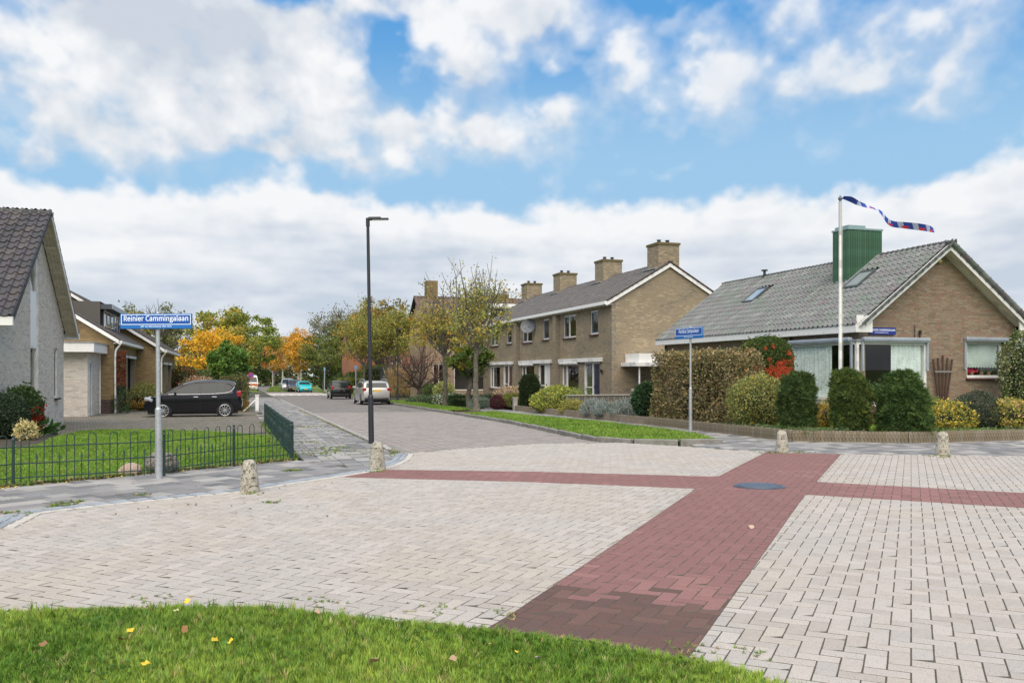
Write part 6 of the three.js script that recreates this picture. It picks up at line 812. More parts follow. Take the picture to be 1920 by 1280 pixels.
// o: rx, ry, rz half sizes (ry = full height), shape, n leaves, size, pal [[colour, weight]...], geo
function shrub(name, label, cat, pos, o, group) {
  const s = thing(name, label, cat, pos, o.turn ?? 0, group), list = [], k = hash(Math.round(pos.x * 100), Math.round(pos.z * 100), 5) * 90, H = o.ry, tot = o.pal.reduce((a, b) => a + b[1], 0), choose = (v) => { if (o.zone) { const z = o.zone(v); if (z) return z; } let r = rnd() * tot; for (const [c, wt] of o.pal) { r -= wt; if (r <= 0) return c; } return o.pal[0][0]; };
  for (let i = 0; i < o.n; i++) {
    let p, nrm; const depth = Math.pow(rnd(), 2.2) * (o.depth ?? 0.35);
    if (o.shape === 'box') { const f = rnd() * (2 * H * o.rx * 2 + 2 * H * o.rz * 2 + 4 * o.rx * o.rz), u = R(-1, 1), v = R(0, 1); if (f < 4 * H * o.rx) { const sg = rnd() < 0.5 ? 1 : -1; p = V(u * o.rx, v * H, sg * (o.rz - depth)); nrm = V(0, 0, sg); } else if (f < 4 * H * (o.rx + o.rz)) { const sg = rnd() < 0.5 ? 1 : -1; p = V(sg * (o.rx - depth), v * H, u * o.rz); nrm = V(sg, 0, 0); } else { p = V(u * o.rx, H - depth, R(-1, 1) * o.rz); nrm = V(0, 1, 0); } }
    else if (o.shape === 'column') { const v = Math.pow(rnd(), 0.85), a = R(0, 6.2832), pr = o.profile ? o.profile(v) : (v < 0.62 ? mix(0.9, 1, v / 0.62) : Math.sqrt(Math.max(0, 1 - ((v - 0.62) / 0.38) ** 2))); p = V(Math.cos(a) * o.rx * pr * (1 - depth), v * H, Math.sin(a) * o.rz * pr * (1 - depth)); nrm = V(Math.cos(a), v > 0.8 ? 1.2 : 0.15, Math.sin(a)).normalize(); }
    else { const d = rdir(); if (o.dome && d.y < 0) d.y *= 0.35; p = V(d.x * o.rx * (1 - depth), H / 2 + d.y * H / 2 * (1 - depth), d.z * o.rz * (1 - depth)); if (o.dome) p.y = Math.max(0.02, (d.y < 0 ? d.y * 0.9 + 0.35 : d.y * 0.65 + 0.35) * H * (1 - depth * 0.6)); nrm = d; }
    const lump = (fbm(p.x / (o.lump ?? 0.3) + k + p.y / (o.lump ?? 0.3) * 0.7 + 20, p.z / (o.lump ?? 0.3) + k - p.y * 1.3 + 20, 3, 7) - 0.5) * (o.rough ?? 0.22);
    p.addScaledVector(nrm, lump + (rnd() < 0.10 ? R(0.02, 0.12) * (o.stray ?? 1) : 0)); if (p.y < 0.01) p.y = R(0.01, 0.08);
    if (o.gap && fbm(p.x * 3 + 40, p.y * 3 + p.z * 2 + 40, 3, 3) < o.gap) continue;
    const dir = nrm.clone().multiplyScalar(o.out ?? 0.7).add(rdir()).add(V(0, o.upw ?? 0.25, 0)), c = choose(p);
    list.push([look(p, dir, R(0, 6.28), o.size * R(0.7, 1.3)), vary(c, o.var ?? 0.28)]);
  }
  inst(o.leafName ?? 'leaves', o.geo ?? LEAF, o.mat ?? leafMat, list, s);
  const st = new B(); const nb = o.stems ?? 9; for (let i = 0; i < nb; i++) { const a = R(0, 6.28), e = V(Math.cos(a) * o.rx * R(0.2, 0.75), H * R(0.5, 0.85), Math.sin(a) * o.rz * R(0.2, 0.75)), b0 = o.shape === 'box' ? V(e.x + R(-0.1, 0.1), -0.02, e.z * 0.4) : V(e.x * 0.12, -0.02, e.z * 0.12); st.bar(b0, e, o.stemR ?? 0.014, 5, 0.005); } st.build('stems', M.twig, s);
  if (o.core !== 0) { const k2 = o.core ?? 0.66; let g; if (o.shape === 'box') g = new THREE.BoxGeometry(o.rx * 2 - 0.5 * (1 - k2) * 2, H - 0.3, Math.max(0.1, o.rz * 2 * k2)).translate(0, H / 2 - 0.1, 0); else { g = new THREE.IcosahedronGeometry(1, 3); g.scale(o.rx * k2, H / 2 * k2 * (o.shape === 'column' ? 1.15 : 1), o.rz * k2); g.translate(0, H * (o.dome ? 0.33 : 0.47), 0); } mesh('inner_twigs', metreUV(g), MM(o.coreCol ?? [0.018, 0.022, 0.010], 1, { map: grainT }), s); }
  return s;
}
const A = (px, py, d, y = 0.15) => { const x = (px - 960) / 1630 * d; return V(x, G(x, -d) + y, -d); };
const green = [0.05, 0.085, 0.022], mid = [0.085, 0.13, 0.03], deep = [0.022, 0.045, 0.016];
// the three clipped yews
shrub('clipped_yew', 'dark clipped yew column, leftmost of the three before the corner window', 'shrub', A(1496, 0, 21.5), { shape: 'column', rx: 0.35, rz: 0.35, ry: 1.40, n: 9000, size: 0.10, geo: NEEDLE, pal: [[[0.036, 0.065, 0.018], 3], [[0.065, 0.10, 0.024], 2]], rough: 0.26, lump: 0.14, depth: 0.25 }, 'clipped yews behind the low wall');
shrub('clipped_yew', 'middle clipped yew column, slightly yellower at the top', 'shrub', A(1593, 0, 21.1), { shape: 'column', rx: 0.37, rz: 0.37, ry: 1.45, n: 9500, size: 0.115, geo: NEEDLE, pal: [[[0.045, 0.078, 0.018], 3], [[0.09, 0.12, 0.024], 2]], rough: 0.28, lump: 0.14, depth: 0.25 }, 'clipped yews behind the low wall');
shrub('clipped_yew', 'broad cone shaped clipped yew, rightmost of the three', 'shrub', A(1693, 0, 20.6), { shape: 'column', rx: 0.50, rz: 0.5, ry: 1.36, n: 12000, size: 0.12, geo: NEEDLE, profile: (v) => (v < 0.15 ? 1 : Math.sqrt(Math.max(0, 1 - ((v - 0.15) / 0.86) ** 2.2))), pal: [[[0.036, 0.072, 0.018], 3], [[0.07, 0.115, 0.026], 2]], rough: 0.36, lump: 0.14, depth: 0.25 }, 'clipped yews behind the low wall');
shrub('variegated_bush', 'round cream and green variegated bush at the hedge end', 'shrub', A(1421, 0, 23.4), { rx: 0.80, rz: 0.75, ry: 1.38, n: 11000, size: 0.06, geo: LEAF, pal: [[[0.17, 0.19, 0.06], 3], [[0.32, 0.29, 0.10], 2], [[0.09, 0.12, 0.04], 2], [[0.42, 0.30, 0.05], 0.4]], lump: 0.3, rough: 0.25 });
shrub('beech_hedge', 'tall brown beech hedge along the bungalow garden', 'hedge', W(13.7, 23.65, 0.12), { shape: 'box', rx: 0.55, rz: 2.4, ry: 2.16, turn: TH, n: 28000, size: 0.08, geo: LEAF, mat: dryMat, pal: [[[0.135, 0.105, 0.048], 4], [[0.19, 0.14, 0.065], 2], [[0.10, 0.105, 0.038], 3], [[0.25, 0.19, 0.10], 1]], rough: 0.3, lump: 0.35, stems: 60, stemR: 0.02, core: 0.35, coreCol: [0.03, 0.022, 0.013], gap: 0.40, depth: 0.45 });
shrub('round_laurel', 'dark glossy green rounded bush at the far end of the brown hedge', 'shrub', A(1216, 0, 29.6), { rx: 0.52, rz: 0.5, ry: 1.22, n: 6000, size: 0.075, geo: WIDE, pal: [[[0.02, 0.05, 0.018], 3], [[0.035, 0.075, 0.025], 2]], rough: 0.12, lump: 0.25 });
{ const b = A(1437, 0, 27.1); shrub('firethorn', 'clipped firethorn covered in orange red berries beside the corner window', 'shrub', b, { shape: 'column', rx: 0.80, rz: 0.6, ry: 2.62, n: 15000, size: 0.05, geo: SPRIG, pal: [[[0.05, 0.085, 0.022], 3], [[0.09, 0.13, 0.03], 2]], rough: 0.14, lump: 0.25, profile: (v) => (v < 0.7 ? 1 : Math.sqrt(Math.max(0, 1 - ((v - 0.7) / 0.3) ** 3))), leafName: 'leaves' }); const l = []; for (let q = 0; q < 110; q++) { const main = rnd() < 0.72, a = (main ? 0.35 + gauss() * 0.55 : R(-1.4, 1.9)), y0 = main ? 1.55 + gauss() * 0.28 : R(1.2, 2.4), n = Math.floor(R(12, 34)); for (let i = 0; i < n; i++) { const aa = a + gauss() * 0.07, y = y0 + gauss() * 0.06, pr = y / 2.62 > 0.7 ? Math.sqrt(Math.max(0, 1 - ((y / 2.62 - 0.7) / 0.3) ** 3)) : 1, k = R(0.97, 1.06) * pr; l.push([mtx([Math.sin(aa) * 0.82 * k, y, Math.cos(aa) * 0.62 * k], [0, 0, 0], [1, 1, 1]), vary(pick([[0.28, 0.032, 0.010], [0.20, 0.024, 0.010], [0.36, 0.06, 0.015]]), 0.2)]); } } inst('berries', new THREE.IcosahedronGeometry(0.016, 0), MM([1, 1, 1], 0.5), l, scene.children[scene.children.length - 1]); }
shrub('golden_shrub', 'golden yellow shrub between the left and middle yews', 'shrub', A(1558, 0, 23.2), { rx: 0.42, rz: 0.4, ry: 0.75, n: 2600, size: 0.055, pal: [[[0.34, 0.26, 0.04], 3], [[0.20, 0.19, 0.04], 2], [[0.36, 0.17, 0.04], 1]], dome: 1 });
shrub('rust_shrub', 'low rusty shrub under the bay window', 'shrub', A(1640, 0, 24.8), { rx: 0.4, rz: 0.35, ry: 0.6, n: 2200, size: 0.045, pal: [[[0.16, 0.10, 0.04], 3], [[0.08, 0.08, 0.03], 2], [[0.2, 0.06, 0.05], 1]], dome: 1 });
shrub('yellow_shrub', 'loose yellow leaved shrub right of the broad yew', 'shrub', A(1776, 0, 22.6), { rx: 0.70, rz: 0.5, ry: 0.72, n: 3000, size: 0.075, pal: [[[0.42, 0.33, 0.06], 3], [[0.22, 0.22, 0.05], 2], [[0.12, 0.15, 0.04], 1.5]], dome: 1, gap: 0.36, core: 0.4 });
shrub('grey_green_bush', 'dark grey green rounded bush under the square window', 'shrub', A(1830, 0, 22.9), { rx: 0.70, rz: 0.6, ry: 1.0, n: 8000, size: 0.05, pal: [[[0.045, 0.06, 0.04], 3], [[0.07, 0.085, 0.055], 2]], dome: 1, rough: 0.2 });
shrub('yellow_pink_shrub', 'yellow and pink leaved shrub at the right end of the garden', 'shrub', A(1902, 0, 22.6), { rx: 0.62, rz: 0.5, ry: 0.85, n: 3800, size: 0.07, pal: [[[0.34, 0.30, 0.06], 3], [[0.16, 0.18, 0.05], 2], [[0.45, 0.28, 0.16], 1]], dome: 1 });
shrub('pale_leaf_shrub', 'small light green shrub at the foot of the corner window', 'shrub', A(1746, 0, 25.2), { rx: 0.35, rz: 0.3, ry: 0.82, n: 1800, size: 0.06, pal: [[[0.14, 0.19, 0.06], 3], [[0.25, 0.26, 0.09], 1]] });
shrub('climbing_euonymus', 'tall variegated climber on the right edge of the gable', 'shrub', A(1916, 0, 27.0), { shape: 'column', rx: 0.62, rz: 0.5, ry: 2.75, n: 8000, size: 0.07, pal: [[[0.07, 0.105, 0.035], 3], [[0.38, 0.36, 0.22], 1], [[0.13, 0.17, 0.06], 2]], rough: 0.45, lump: 0.4 });
// ground cover along the wall top
{ const l = []; for (let i = 0; i < 9000; i++) { const k = rnd(); const p = k < 0.35 ? W(R(12.7, 13.2), R(17.2, 21)) : k < 0.8 ? W(mix(12.7, 14.7, rnd()), 0).lerp(W(13, 17), 0) : W(R(14.6, 19), R(16.35, 16.9)); if (k >= 0.35 && k < 0.8) { const t = rnd(), q = W(12.75, 17.6).lerp(W(14.8, 16.45), t); p.copy(q).add(V(R(-0.1, 0.25), 0, R(-0.35, 0.0))); } p.y = G(p.x, p.z) + 0.17 + R(0, 0.12); if (fbm(p.x * 2.4, p.z * 2.4, 3, 9) < 0.42) continue; l.push([look(p, rdir().add(V(0, 0.5, 0)), R(0, 6), R(0.03, 0.06)), vary(pick([[0.09, 0.13, 0.05], [0.16, 0.2, 0.09], [0.06, 0.1, 0.04]]))]); } tag(inst('ground_cover', LEAF, leafMat, l), 'low green ground cover spilling along the top of the wall', 'ground cover'); }
// gardens further along
shrub('clipped_yew', 'dark egg shaped yew beyond the low wall, in front of the terrace', 'shrub', A(993, 0, 43.5, 0.05), { shape: 'column', rx: 0.46, rz: 0.46, ry: 1.66, n: 6500, size: 0.1, geo: NEEDLE, pal: [[[0.018, 0.035, 0.012], 3], [[0.03, 0.05, 0.014], 2]], rough: 0.12, lump: 0.2 });
shrub('golden_euonymus', 'wide yellow green mound behind the low wall', 'shrub', A(1047, 0, 38.5, 0.02), { rx: 1.2, rz: 0.9, ry: 1.18, n: 9000, size: 0.085, pal: [[[0.22, 0.26, 0.05], 3], [[0.36, 0.34, 0.07], 2], [[0.10, 0.14, 0.04], 2]], dome: 1 });
shrub('wispy_shrub', 'upright light green shrub beside the yellow green mound', 'shrub', A(1090, 0, 37.4, 0.0), { rx: 0.5, rz: 0.4, ry: 1.2, n: 1600, size: 0.09, geo: BLADE, pal: [[[0.14, 0.19, 0.06], 3], [[0.09, 0.13, 0.04], 2]], upw: 1.6, core: 0 });
shrub('moss_shrub', 'low yellow green cushion shrub at the wall edge', 'shrub', A(1075, 0, 36.2, 0.0), { rx: 0.62, rz: 0.5, ry: 0.66, n: 3000, size: 0.07, pal: [[[0.2, 0.2, 0.05], 3], [[0.28, 0.25, 0.07], 2]], dome: 1 });
[[1113, 33.5, 'left'], [1140, 32.2, 'middle'], [1173, 31.2, 'right']].forEach(([x, d, w]) => shrub('lavender', w + ' grey lavender clump before the pierced block wall', 'shrub', A(x, 0, d, 0.05), { rx: 0.5, rz: 0.42, ry: w === 'middle' ? 0.5 : 0.62, n: 2200, size: 0.15, geo: BLADE, pal: [[[0.17, 0.20, 0.18], 3], [[0.24, 0.27, 0.26], 2], [[0.10, 0.12, 0.08], 1]], dome: 1, upw: 1.4 }, 'lavender clumps by the low wall'));
shrub('box_hedge', 'low clipped dark green box hedge beyond the second street tree', 'hedge', A(888, 0, 48.2, 0.0), { shape: 'box', rx: 1.35, rz: 0.4, ry: 0.62, turn: TH, n: 8000, size: 0.06, pal: [[[0.022, 0.05, 0.014], 3], [[0.035, 0.07, 0.018], 1]], rough: 0.06, lump: 0.2, depth: 0.12 });
shrub('purple_shrub', 'small round dark purple shrub', 'shrub', A(932, 0, 44.2, 0.0), { rx: 0.36, rz: 0.36, ry: 0.68, n: 2600, size: 0.06, pal: [[[0.085, 0.018, 0.03], 3], [[0.05, 0.015, 0.02], 2]], dome: 1 });
shrub('grey_shrub', 'small silver grey shrub between hedge and purple shrub', 'shrub', A(900, 0, 45.0, 0.0), { rx: 0.55, rz: 0.4, ry: 0.6, n: 1800, size: 0.12, geo: BLADE, pal: [[[0.16, 0.2, 0.17], 3], [[0.1, 0.14, 0.1], 2]], dome: 1, upw: 1.2 });
shrub('lime_shrub', 'yellow green spreading shrub left of the egg shaped yew', 'shrub', A(962, 0, 44.6, 0.0), { rx: 0.7, rz: 0.6, ry: 0.8, n: 3600, size: 0.07, pal: [[[0.18, 0.2, 0.04], 3], [[0.12, 0.14, 0.03], 2]], dome: 1 });
shrub('hydrangea', 'faded pink hydrangea heads before the terrace windows', 'shrub', A(957, 0, 47.0, 0.1), { rx: 1.0, rz: 0.6, ry: 1.05, n: 3200, size: 0.09, zone: (v) => (v.y > 0.62 && rnd() < 0.75 ? pick([[0.48, 0.33, 0.25], [0.52, 0.42, 0.28]]) : null), pal: [[[0.14, 0.13, 0.05], 3]], dome: 1 });
shrub('white_flower_bush', 'low bush with white flowers at the second tree', 'shrub', A(845, 0, 50.5, 0.0), { rx: 1.1, rz: 0.7, ry: 0.72, n: 3200, size: 0.085, zone: () => (rnd() < 0.22 ? [0.7, 0.7, 0.62] : null), pal: [[[0.06, 0.1, 0.03], 3], [[0.1, 0.14, 0.04], 2]], dome: 1 });
shrub('ground_cover_bed', 'low green bed plants left of the white flowers', 'plants', A(797, 0, 56, 0.0), { rx: 1.2, rz: 0.7, ry: 0.5, n: 2200, size: 0.09, pal: [[[0.06, 0.1, 0.04], 3], [[0.1, 0.14, 0.07], 2]], dome: 1 });
shrub('round_box', 'round clipped green bush in front of the far house', 'shrub', A(808, 0, 62, 0.0), { rx: 0.65, rz: 0.65, ry: 1.25, n: 3000, size: 0.08, pal: [[[0.05, 0.085, 0.022], 3], [[0.08, 0.11, 0.03], 1]] });
shrub('variegated_globe', 'cream variegated globe bush by the far house door', 'shrub', A(832, 0, 60, 0.0), { rx: 0.75, rz: 0.7, ry: 1.4, n: 3600, size: 0.09, pal: [[[0.2, 0.23, 0.07], 3], [[0.3, 0.3, 0.12], 2]] });
for (let i = 0; i < 7; i++) shrub('reed_grass', ['tall dry ornamental grass clump at the shed corner', 'dry grass clump left of the shed boards', 'dry grass clump before the middle of the shed', 'tawny grass clump under the reddish tree', 'tawny grass clump right of the reddish tree', 'thin dry grass clump at the shed post', 'last dry grass clump toward the far house'][i], 'ornamental grass', W(13.2 + i * 0.62, 77.2 - i * 0.1, 0), { shape: 'column', rx: 0.38, rz: 0.38, ry: 2.0, n: 800, size: 0.8, geo: leafGeo(0.035, 0.1, 0.2), mat: dryMat, pal: [[[0.42, 0.31, 0.15], 3], [[0.32, 0.25, 0.12], 2], [[0.18, 0.18, 0.07], 1]], upw: 4, out: 0.3, core: 0, profile: () => 1 }, 'dry ornamental grasses along the shed');
// left garden
shrub('firethorn', 'firethorn with red berries against the pale brick house', 'shrub', A(43, 0, 22.2, 0.02), { rx: 0.44, rz: 0.36, ry: 1.25, n: 8000, size: 0.055, geo: SPRIG, pal: [[[0.035, 0.065, 0.02], 3], [[0.06, 0.09, 0.03], 2]], rough: 0.35, lump: 0.35, zone: (v) => (v.y < 0.85 && v.y > 0.15 && fbm(v.x * 5 + 30, v.y * 6 + v.z + 9, 3, 5) > 0.44 && rnd() < 0.5 ? pick([[0.30, 0.03, 0.015], [0.24, 0.025, 0.012]]) : null) });
shrub('dark_bush', 'very dark green bush at the left edge behind the fence', 'shrub', A(8, 0, 21.5, 0.0), { rx: 0.55, rz: 0.5, ry: 1.1, n: 6500, size: 0.06, pal: [[[0.02, 0.038, 0.018], 3], [[0.035, 0.055, 0.028], 2]], rough: 0.25 });
shrub('cream_shrub', 'small cream coloured shrub behind the fence post', 'shrub', A(50, 0, 21.0, 0.0), { rx: 0.27, rz: 0.25, ry: 0.46, n: 1500, size: 0.05, pal: [[[0.46, 0.40, 0.20], 3], [[0.3, 0.28, 0.12], 1]], dome: 1 });
shrub('hosta', 'broad leaved green plant at the lawn edge by the pale house', 'plant', A(78, 0, 23.3, 0.0), { rx: 0.36, rz: 0.3, ry: 0.3, n: 160, size: 0.2, geo: leafGeo(0.5), pal: [[[0.04, 0.1, 0.02], 3]], dome: 1, core: 0, stems: 3 });
{ const p = W(-4.95, 43.0, 0.0), s = shrub('red_creeper', 'red and green creeper climbing the tan house corner', 'climbing plant', p, { shape: 'column', rx: 0.33, rz: 0.28, ry: 2.75, n: 4200, size: 0.075, profile: (v) => (v < 0.3 ? 1.2 : v < 0.6 ? 0.65 : 0.5), zone: (v) => (v.y > 1.2 ? (rnd() < 0.55 ? pick([[0.26, 0.03, 0.025], [0.18, 0.03, 0.02], [0.28, 0.10, 0.035]]) : pick([[0.07, 0.09, 0.035], [0.15, 0.09, 0.04]])) : null), pal: [[[0.04, 0.075, 0.025], 3], [[0.07, 0.1, 0.035], 1]], gap: 0.42, core: 0 }); }
shrub('orange_shrub', 'orange and green shrub at the porch of the tan house', 'shrub', W(-4.3, 46.5, 0), { rx: 0.8, rz: 0.9, ry: 1.3, n: 3600, size: 0.09, zone: (v) => (v.y < 0.6 && rnd() < 0.7 ? [0.32, 0.18, 0.04] : null), pal: [[[0.13, 0.15, 0.04], 3], [[0.2, 0.2, 0.06], 2]], dome: 1 });
shrub('russet_hedge', 'tangled russet and green shrubs behind the tail of the black car', 'hedge', W(0.0, 49.2, 0), { shape: 'box', rx: 0.55, rz: 6.6, ry: 1.7, turn: TH, n: 9000, size: 0.1, pal: [[[0.07, 0.085, 0.03], 3], [[0.14, 0.10, 0.04], 2], [[0.04, 0.06, 0.02], 2]], zone: (v) => (v.y < 0.6 && rnd() < 0.6 ? pick([[0.25, 0.11, 0.03], [0.18, 0.12, 0.03]]) : null), rough: 0.5, lump: 0.5 });
shrub('russet_shrub', 'dark red shrub at the end of the farther tan house', 'shrub', W(-3.2, 62, 0), { rx: 1.2, rz: 1.2, ry: 2.4, n: 3500, size: 0.14, pal: [[[0.12, 0.04, 0.025], 2], [[0.05, 0.08, 0.025], 2]] });
shrub('pink_hydrangea', 'pinkish brown hydrangea behind the black car roof', 'shrub', W(-2.2, 58, 0), { rx: 1.4, rz: 1.0, ry: 1.7, n: 3500, size: 0.13, pal: [[[0.38, 0.24, 0.17], 3], [[0.14, 0.13, 0.05], 2]], dome: 1 });
shrub('front_garden_hedge', 'mixed green hedge further along the left side', 'hedge', W(-1.5, 78, 0), { shape: 'box', rx: 1.4, rz: 8, ry: 2.2, turn: TH, n: 9000, size: 0.16, pal: [[green, 3], [[0.09, 0.085, 0.03], 2]], rough: 0.8, lump: 1 });
shrub('clipped_hedge', 'tall clipped green hedge between grey estate car and shed', 'hedge', W(14.1, 88, 0), { shape: 'box', rx: 1.9, rz: 0.8, ry: 3.0, turn: TH, n: 9000, size: 0.11, pal: [[[0.10, 0.12, 0.03], 3], [[0.15, 0.17, 0.05], 2]], rough: 0.15, lump: 0.4 });
shrub('clipped_hedge', 'lower yellow green hedge behind the black hatchback', 'hedge', W(12.3, 93, 0), { shape: 'box', rx: 1.9, rz: 0.8, ry: 1.7, turn: TH, n: 8000, size: 0.12, pal: [[[0.13, 0.14, 0.035], 3], [[0.18, 0.19, 0.05], 2]], rough: 0.2, lump: 0.5 });
for (const [i, s] of [100, 112, 124].entries()) shrub('verge_shrub', ['bushy dark shrub right of the far grey post', 'dark bush behind the turquoise car', 'low bush under the far birches'][i], 'shrub', W(13.6, s, 0), { rx: 2.2, rz: 3, ry: 2.6, n: 5000, size: 0.2, pal: [[green, 3], [[0.10, 0.1, 0.035], 1], [deep, 2]], dome: 1, rough: 0.8, lump: 0.8 });

// ---------- trees ----------
function limb(b, p, dir, len, r, depth, tips, o) {
  const n = 3; let q = p.clone(), d = dir.clone(); const pts = [q.clone()];
  for (let i = 0; i < n; i++) { d.add(rdir().multiplyScalar(o.wig ?? 0.16)).add(V(0, (o.lift ?? 0.1) * (depth > 0 ? 1 : 0.2), 0)).normalize(); q = q.clone().addScaledVector(d, len / n); pts.push(q.clone()); }
  for (let i = 0; i < n; i++) b.bar(pts[i], pts[i + 1], mix(r, r * 0.62, i / n), depth > 1 ? 7 : 4, mix(r, r * 0.62, (i + 1) / n));
  if (depth <= 0) { tips.push([q, d, pts[1]]); return; }
  const k = o.fork ?? 3; for (let i = 0; i < k; i++) { const side = rdir(); side.addScaledVector(d, -side.dot(d)).normalize(); const nd = d.clone().multiplyScalar(i === 0 ? 1.1 : 0.75).addScaledVector(side, i === 0 ? 0.25 : (o.spread ?? 0.75)).normalize(), at = i === 0 ? q : pts[1 + (i % 3 === 0 ? 1 : i % 2)].clone().lerp(q, rnd() * 0.8); limb(b, at, nd, len * R(0.62, 0.85), r * 0.58, depth - 1, tips, o); }
}
function tree(label, pos, o, group) {
  const t = thing(o.name ?? 'street_tree', label, 'tree', pos, 0, group), b = new B(), tips = [], H = o.trunk, r = o.r;
  const pts = []; for (let i = 0; i <= 5; i++) pts.push(V((i ? R(-0.05, 0.05) : 0) * (o.bend ?? 1), H * i / 5, (i ? R(-0.05, 0.05) : 0) * (o.bend ?? 1))); b.lathe([[r * 1.7, -0.1], [r * 1.35, 0.06], [r * 1.08, 0.3], [r, 0.32]], [0, 0, 0], 10); for (let i = 0; i < 5; i++) b.bar(pts[i], pts[i + 1], mix(r * 1.08, r * 0.75, i / 5), 10, mix(r * 1.08, r * 0.75, (i + 1) / 5));
  for (let i = 0; i < o.limbs; i++) { const a = i * 2.4 + R(-0.3, 0.3), up = o.up ?? 1.0, k = i / o.limbs; limb(b, pts[5].clone().lerp(pts[4], (i % 3) * 0.35), V(Math.cos(a), up * R(0.7, 1.3) + (i === 0 ? 2 : 0), Math.sin(a)).normalize(), o.len * R(0.85, 1.1), r * 0.5, o.depth ?? 3, tips, o); }
  b.build('trunk', o.bark ?? M.bark, t);
  const l = [], tot = o.pal.reduce((a, c) => a + c[1], 0), ch = () => { let q = rnd() * tot; for (const [c, w] of o.pal) { q -= w; if (q <= 0) return c; } return o.pal[0][0]; };
  if (o.leaves) for (const [p, d, m] of tips) { const hgt = (p.y - H) / (o.topH - H), dens = o.density ? o.density(clamp(hgt)) : 1, n = Math.round(o.leaves * dens * R(0.5, 1.5)), c0 = ch(); for (let i = 0; i < n; i++) { const q = m.clone().lerp(p, R(0.1, 1.15)).add(V(gauss(), gauss() - 0.1, gauss()).multiplyScalar(o.cl ?? 0.28)); l.push([look(q, rdir().add(V(0, -0.5, 0)), R(0, 6.28), o.size * R(0.7, 1.3)), vary(rnd() < 0.6 ? c0 : ch(), 0.3)]); } }
  if (o.crown) { const [rx, ry, rz, cy, n] = o.crown, K = o.clumps ?? 60, cs = []; for (let i = 0; i < K; i++) { const d = rdir(), k = Math.pow(R(0.12, 1), 0.42); cs.push([V(d.x * rx * k, cy + d.y * ry * k, d.z * rz * k), ch(), R(0.6, 1.35)]); } for (let i = 0; i < n; i++) { const [c, col, s] = cs[Math.floor(rnd() * K)]; const q = c.clone().add(V(gauss() * rx, gauss() * ry * 0.8, gauss() * rz).multiplyScalar((o.puff ?? 0.2) * s)); if (o.keep && !o.keep(q)) continue; l.push([look(q, rdir().add(V(0, 0.25, 0)), R(0, 6.28), o.size * R(0.7, 1.35)), vary(rnd() < 0.7 ? col : ch(), 0.3)]); } }
  if (l.length) inst('crown', o.geo ?? LEAF, o.leafMat ?? leafMat, l, t); return t;
}
const autumn = [[[0.22, 0.22, 0.05], 4], [[0.15, 0.175, 0.045], 3], [[0.30, 0.24, 0.05], 2], [[0.32, 0.15, 0.035], 0.5]];
const thin = { trunk: 3.0, r: 0.12, limbs: 8, len: 1.65, depth: 3, up: 1.15, spread: 0.8, fork: 3, lift: 0.12, topH: 7.9, pal: autumn, leaves: 22, size: 0.125, cl: 0.3, density: (h) => (h > 0.62 ? 0.10 : h > 0.45 ? 0.4 : 1.3), crown: [1.75, 1.05, 1.75, 4.1, 1000], clumps: 45, puff: 0.2 };
tree('thin street tree with bare upper twigs, nearest on the right verge', W(11.15, 40.6, 0.05), { ...thin, r: 0.135, len: 1.75, bark: MM([0.23, 0.215, 0.18], 0.95, { map: spotted.map, bumpMap: grainB, bumpScale: 0.02 }) }, 'thin street trees along the right verge');
tree('second thin street tree, yellower and shorter than the nearest', W(11.35, 48.1, 0.05), { ...thin, len: 1.6, topH: 7.3, pal: [[[0.29, 0.25, 0.045], 4], [[0.18, 0.19, 0.045], 3], [[0.38, 0.21, 0.035], 1.0]] }, 'thin street trees along the right verge');
tree('third street tree behind the slim black lamp', W(11.5, 69, 0), { ...thin, len: 1.9, topH: 8.0, leaves: 40, density: (h) => (h > 0.75 ? 0.5 : 1.2), size: 0.15, crown: [2.5, 1.7, 2.5, 4.9, 3600], clumps: 70 }, 'thin street trees along the right verge');
tree('fourth street tree above the grey estate car', W(11.6, 82, 0), { ...thin, len: 2.1, topH: 8.6, leaves: 44, density: (h) => (h > 0.8 ? 0.5 : 1.2), size: 0.17, crown: [2.8, 1.9, 2.8, 5.2, 3800], clumps: 70, pal: [[[0.22, 0.20, 0.05], 4], [[0.15, 0.165, 0.04], 3], [[0.34, 0.16, 0.035], 1]] }, 'thin street trees along the right verge');
tree('bushy green street tree right of the turquoise car', W(11.7, 122, 0), { trunk: 2.6, r: 0.2, limbs: 7, len: 1.6, depth: 2, topH: 8, pal: [[[0.10, 0.125, 0.03], 4], [[0.15, 0.16, 0.035], 2]], crown: [3.4, 2.4, 3.4, 5.4, 6500], size: 0.24, clumps: 70, puff: 0.17 });
const birchBark = MM([0.62, 0.60, 0.56], 0.9, { map: spotted.map });
[[10.2, 150, 8.6, [[0.42, 0.24, 0.03], 3], 'orange yellow birch nearest, behind the silver van'], [11.6, 165, 10.5, [[0.46, 0.23, 0.03], 3], 'tallest orange birch of the far row'], [10.4, 205, 12.0, [[0.42, 0.19, 0.03], 3], 'far orange birch with white trunk, left of the tallest'], [9.4, 235, 11.5, [[0.45, 0.21, 0.035], 3], 'farthest orange birch at the street end'], [12.6, 185, 12.5, [[0.40, 0.22, 0.03], 3], 'orange birch standing behind the tallest one']].forEach(([t, s, H, c, label]) => tree(label, W(t, s, 0), { name: 'birch_tree', trunk: H * 0.36, r: 0.2, bark: birchBark, limbs: 6, len: H * 0.22, depth: 2, topH: H, pal: [c, [[0.30, 0.20, 0.03], 1.5], [[0.5, 0.29, 0.04], 1]], crown: [H * 0.30, H * 0.31, H * 0.30, H * 0.68, 6000], size: 0.30, clumps: 70, puff: 0.17 }, 'orange birches at the end of the street'));
